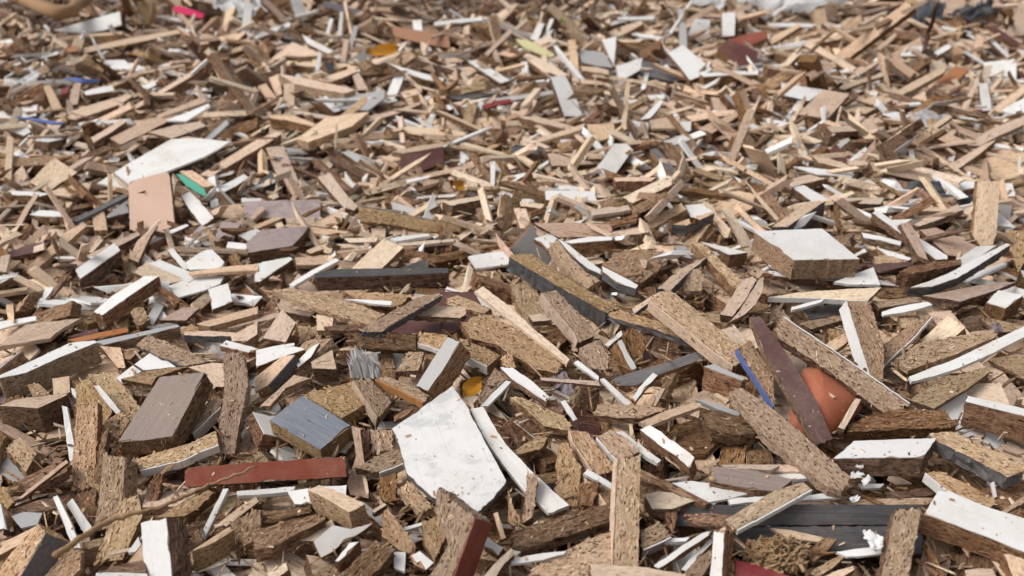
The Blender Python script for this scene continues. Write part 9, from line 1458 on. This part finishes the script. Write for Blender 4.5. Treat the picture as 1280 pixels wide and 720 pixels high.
sheet(pp[1], .007, 'P', 'paper_scrap', 'thin white paper scrap in front of the cream white block, upper of three', 'paper scrap', .3, 0, .5, .5, 10, 2)
sheet(pp[2], .006, 'P', 'paper_scrap', 'torn white paper scrap in front of the cream white block, middle of three', 'paper scrap', .3, 0, .3, .5, 10, 3)
sheet(pp[3], .005, 'P', 'paper_scrap', 'tiny white paper ball behind the dark grey panel', 'paper scrap', .4, 0, .3, .5, 10, 4)
sheet(pp[4], .007, 'P', 'paper_scrap', 'small white scrap on the broken front of the cream white block', 'paper scrap', .35, 0, .3, .5, 10, 5)
bg = [mm(p) for p in SPOTS['bags']]
names = ['white plastic bag bunched up at the top, right of the pink strip', 'large whitish green plastic bag at the top right of centre', 'yellowish white bag at the top edge beside the whitish green bag', 'whitish clear plastic film near the left frame edge']
for k, (c, s, m, a) in enumerate(zip(bg, (.13, .17, .09, .035), 'KKKK', (.5, .35, .5, .7))):
    sheet(c, s, m, 'plastic_bag', names[k], 'plastic bag', .26, .004, .45, a, 26, 11+k)
dk = [mm(p) for p in SPOTS['dark']]
for c, s, a, lb, sd in zip(dk, (.05, .10, .08), (.4, .4, .4), ('dark grey plastic bag bunched under the flat white board at right', 'black plastic bag at the top, left of the corner panel', 'black crumpled bag under the corner panel'), (31, 32, 33)):
    sheet(c, s, 'D', 'plastic_bag', lb, 'plastic bag', .28, .0, .35, a, 30, sd)
for k, (c, s, lb) in enumerate(zip(SPOTS['grey'], (.035,), ('grey crumpled film near the right edge in the upper part',))):
    sheet(mm(c), s, 'F' if k == 0 else 'K', 'plastic_film', lb, 'plastic film', .32, .003, .3, .6, 24, 41+k)
for k, (c, s, lb) in enumerate(zip(SPOTS['lilacfilm'], (.016, .012), ('lilac grey crumpled film in the hollow below the chipboard slab', 'greyish crumpled film among dust beside the long bright strip'))):
    sheet(mm(c), s, 'V', 'plastic_film', lb, 'plastic film', .4, -.004, .3, .5, 24, 51+k)

# dried leaves: cupped blades with a raised midrib
def leaf(c, L, W, rz, tx, mat, label, seed):
    V = []; F = []; n = 12; m = 6
    R = Matrix.Rotation(rz, 3, 'Z') @ Matrix.Rotation(tx, 3, 'X')
    for i in range(n+1):
        t = i/n; wd = W*math.sin(math.pi*min(1, t*1.02))**.8*(1+.12*noise.noise(Vector((t*9, seed, 0))))
        for j in range(m+1):
            s = j/m*2-1
            d = R @ Vector(((t-.5)*L, s*wd/2, abs(s)*W*.16+.1*W*math.sin(t*7+s*2)-.05*L*math.sin(t*3)))
            V.append((c[0]+d.x, c[1]+d.y, c[2]+d.z))
    for i in range(n):
        for j in range(m): a = i*(m+1)+j; F.append(np.array((a, a+1, a+m+2, a+m+1)))
    place('leaf', V, F, mat, label, 'leaf', True)
lf = [mm(p) for p in SPOTS['leaves']]
leaf(lf[0], .034, .015, 1.1, .6, 'l', 'ochre dried leaf standing right of the grey faced bar', 1)
leaf(lf[1], .075, .04, .6, .5, 'l', 'yellow orange dried leaf below the rusty orange board', 2)
leaf(lf[2], .03, .018, 1.2, .7, 'l', 'small golden leaf in the middle, above the white topped brown block', 3)
leaf(mm(SPOTS['green']), .05, .02, 1.0, .8, 'L', 'small fresh green leaf at the top beside the brown brush', 4)

# torn tuft of white laminate: many upright pointed fibres on one small board stub
c = mm(SPOTS['tuft']); V = []; F = []
for _ in range(150):
    x, y = rng.uniform(-.013, .013), rng.uniform(-.005, .005); h = max(.006, rng.normal(.020, .005)*(1-.75*((x+.003)/.015)**2)); wd = rng.uniform(.0006, .0019)
    a = rng.uniform(-.5, .5); lx, ly = rng.normal(0, .002)-.25*h-.1*x, rng.normal(0, .003)
    b0 = len(V); ca, sa = math.cos(a)*wd, math.sin(a)*wd
    V += [c+(x-ca, y-sa, -.006), c+(x+ca, y+sa, -.006), c+(x-sa*.5, y+ca*.5, -.006), c+(x+lx*.5+ca*.8, y+ly*.5+sa*.8, h*.6), c+(x+lx*.5-ca*.8, y+ly*.5-sa*.8, h*.6), c+(x+lx, y+ly, h)]
    F += [np.array((b0, b0+1, b0+3, b0+4)), np.array((b0+4, b0+3, b0+5)), np.array((b0+1, b0+2, b0+3)), np.array((b0+2, b0, b0+4)), np.array((b0+2, b0+4, b0+3))]
place('laminate_tuft', V, F, 'P', 'torn white tuft of splintered laminate sticking up left of the grey faced bar', 'laminate tuft')
# clump of wood fibre
c = mm(SPOTS['clump'])
V, F = [], []; n = 0
for _ in range(420):
    d = rng.normal(0, 1, 3); d /= np.linalg.norm(d); r = rng.uniform(.5, 1)**.5
    p = c+d*np.array((.021, .015, .010))*r*(1+.25*noise.noise(Vector(d*2.0)))-(0, 0, .004)
    s = np.array([rng.uniform(.004, .012), rng.uniform(.0008, .0026), rng.uniform(.0006, .0015)])
    R = np.array(Matrix.Rotation(rng.normal(.3, .8), 3, 'Z') @ Matrix.Rotation(rng.normal(0, .5), 3, 'Y') @ Matrix.Rotation(rng.uniform(0, 3), 3, 'X'))
    V.append(((box+rng.normal(0, .15, box.shape))*s) @ R.T+p); F += list(BF+n); n += 8
place('fibre_clump', np.vstack(V), F, 'c', 'rough clump of wood fibre lying in front of the dark grey panel', 'fibre clump')

# dry brush at the far edge of the heap: thin tangled stems
V, F, tt = [], [], []; n = 0
for quad, cnt in ((SPOTS['brush'][0], 420), (SPOTS['brush'][1], 620)):
    a, b, c2, d = [mm(p) for p in quad]
    for _ in range(cnt):
        u, v = rng.uniform(), rng.uniform()
        p = (a*(1-u)+b*u)*(1-v)+(d*(1-u)+c2*u)*v
        p = np.array((p[0], p[1]+rng.uniform(0, .5), 0)); p[2] = surf(p[0], p[1])+rng.uniform(-.05, .05)
        g = rng.uniform(0, 6.28); L = rng.uniform(.08, .30); e = rng.normal(0, .35)
        q = [p+np.array((math.cos(g)*L*t, math.sin(g)*L*t, e*L*t+.08*L*math.sin(t*5+g)))+rng.normal(0, .006, 3) for t in np.linspace(0, 1, 5)]
        vv, ff = tube(q, np.linspace(.0032, .0012, 5)*rng.uniform(.6, 1.6), 4)
        V.append(vv); F += [f+n for f in ff]; tt.append(np.full(len(vv), rng.uniform())); n += len(vv)
VV = np.vstack(V)
tag(link('dry_brush', mesh('dry_brush', VV, F, ('s',), None, None, np.concatenate(tt))), 'tangled dry brown stems along the far edge of the heap', 'brush', None, 'stuff')

# ------------------------------------------------------------------ light, camera
ELEV, AZ = math.radians(50), math.radians(-104)      # sun high on the left, a little in front
w = bpy.data.worlds.new('World'); sc.world = w; w.use_nodes = True
nt = w.node_tree; bgn = nt.nodes['Background']
sky = nt.nodes.new('ShaderNodeTexSky'); sky.sky_type = 'NISHITA'; sky.sun_disc = False
sky.sun_elevation = ELEV; sky.sun_rotation = AZ; sky.dust_density = 4; sky.air_density = 1.0; sky.ozone_density = 1.0
hs = nt.nodes.new('ShaderNodeHueSaturation'); hs.inputs['Saturation'].default_value = .22
nt.links.new(sky.outputs[0], hs.inputs['Color']); nt.links.new(hs.outputs[0], bgn.inputs['Color'])
bgn.inputs['Strength'].default_value = .15
sun = bpy.data.lights.new('sun', 'SUN'); sun.energy = 1.8; sun.angle = math.radians(32); sun.color = (1, .975, .94)
so = bpy.data.objects.new('sun', sun); C.objects.link(so)
dirv = Vector((math.sin(AZ)*math.cos(ELEV), math.cos(AZ)*math.cos(ELEV), math.sin(ELEV)))
so.rotation_euler = dirv.to_track_quat('Z', 'Y').to_euler(); so.location = (-3, 4, 6)

cam = bpy.data.cameras.new('camera'); cam.lens = 35; cam.sensor_width = 36; cam.clip_start = .01; cam.clip_end = 1000
cam.dof.use_dof = True; cam.dof.focus_distance = .88; cam.dof.aperture_fstop = 7.5
co = bpy.data.objects.new('camera', cam); C.objects.link(co)
co.location = (0, 0, .56); co.rotation_euler = (math.radians(90-25.1), 0, 0)
sc.camera = co
sc.view_settings.view_transform = 'Standard'; sc.view_settings.look = 'None'; sc.view_settings.exposure = 0
sc.render.engine = 'CYCLES'
sc.cycles.max_bounces = 6; sc.cycles.diffuse_bounces = 4; sc.cycles.use_denoising = True
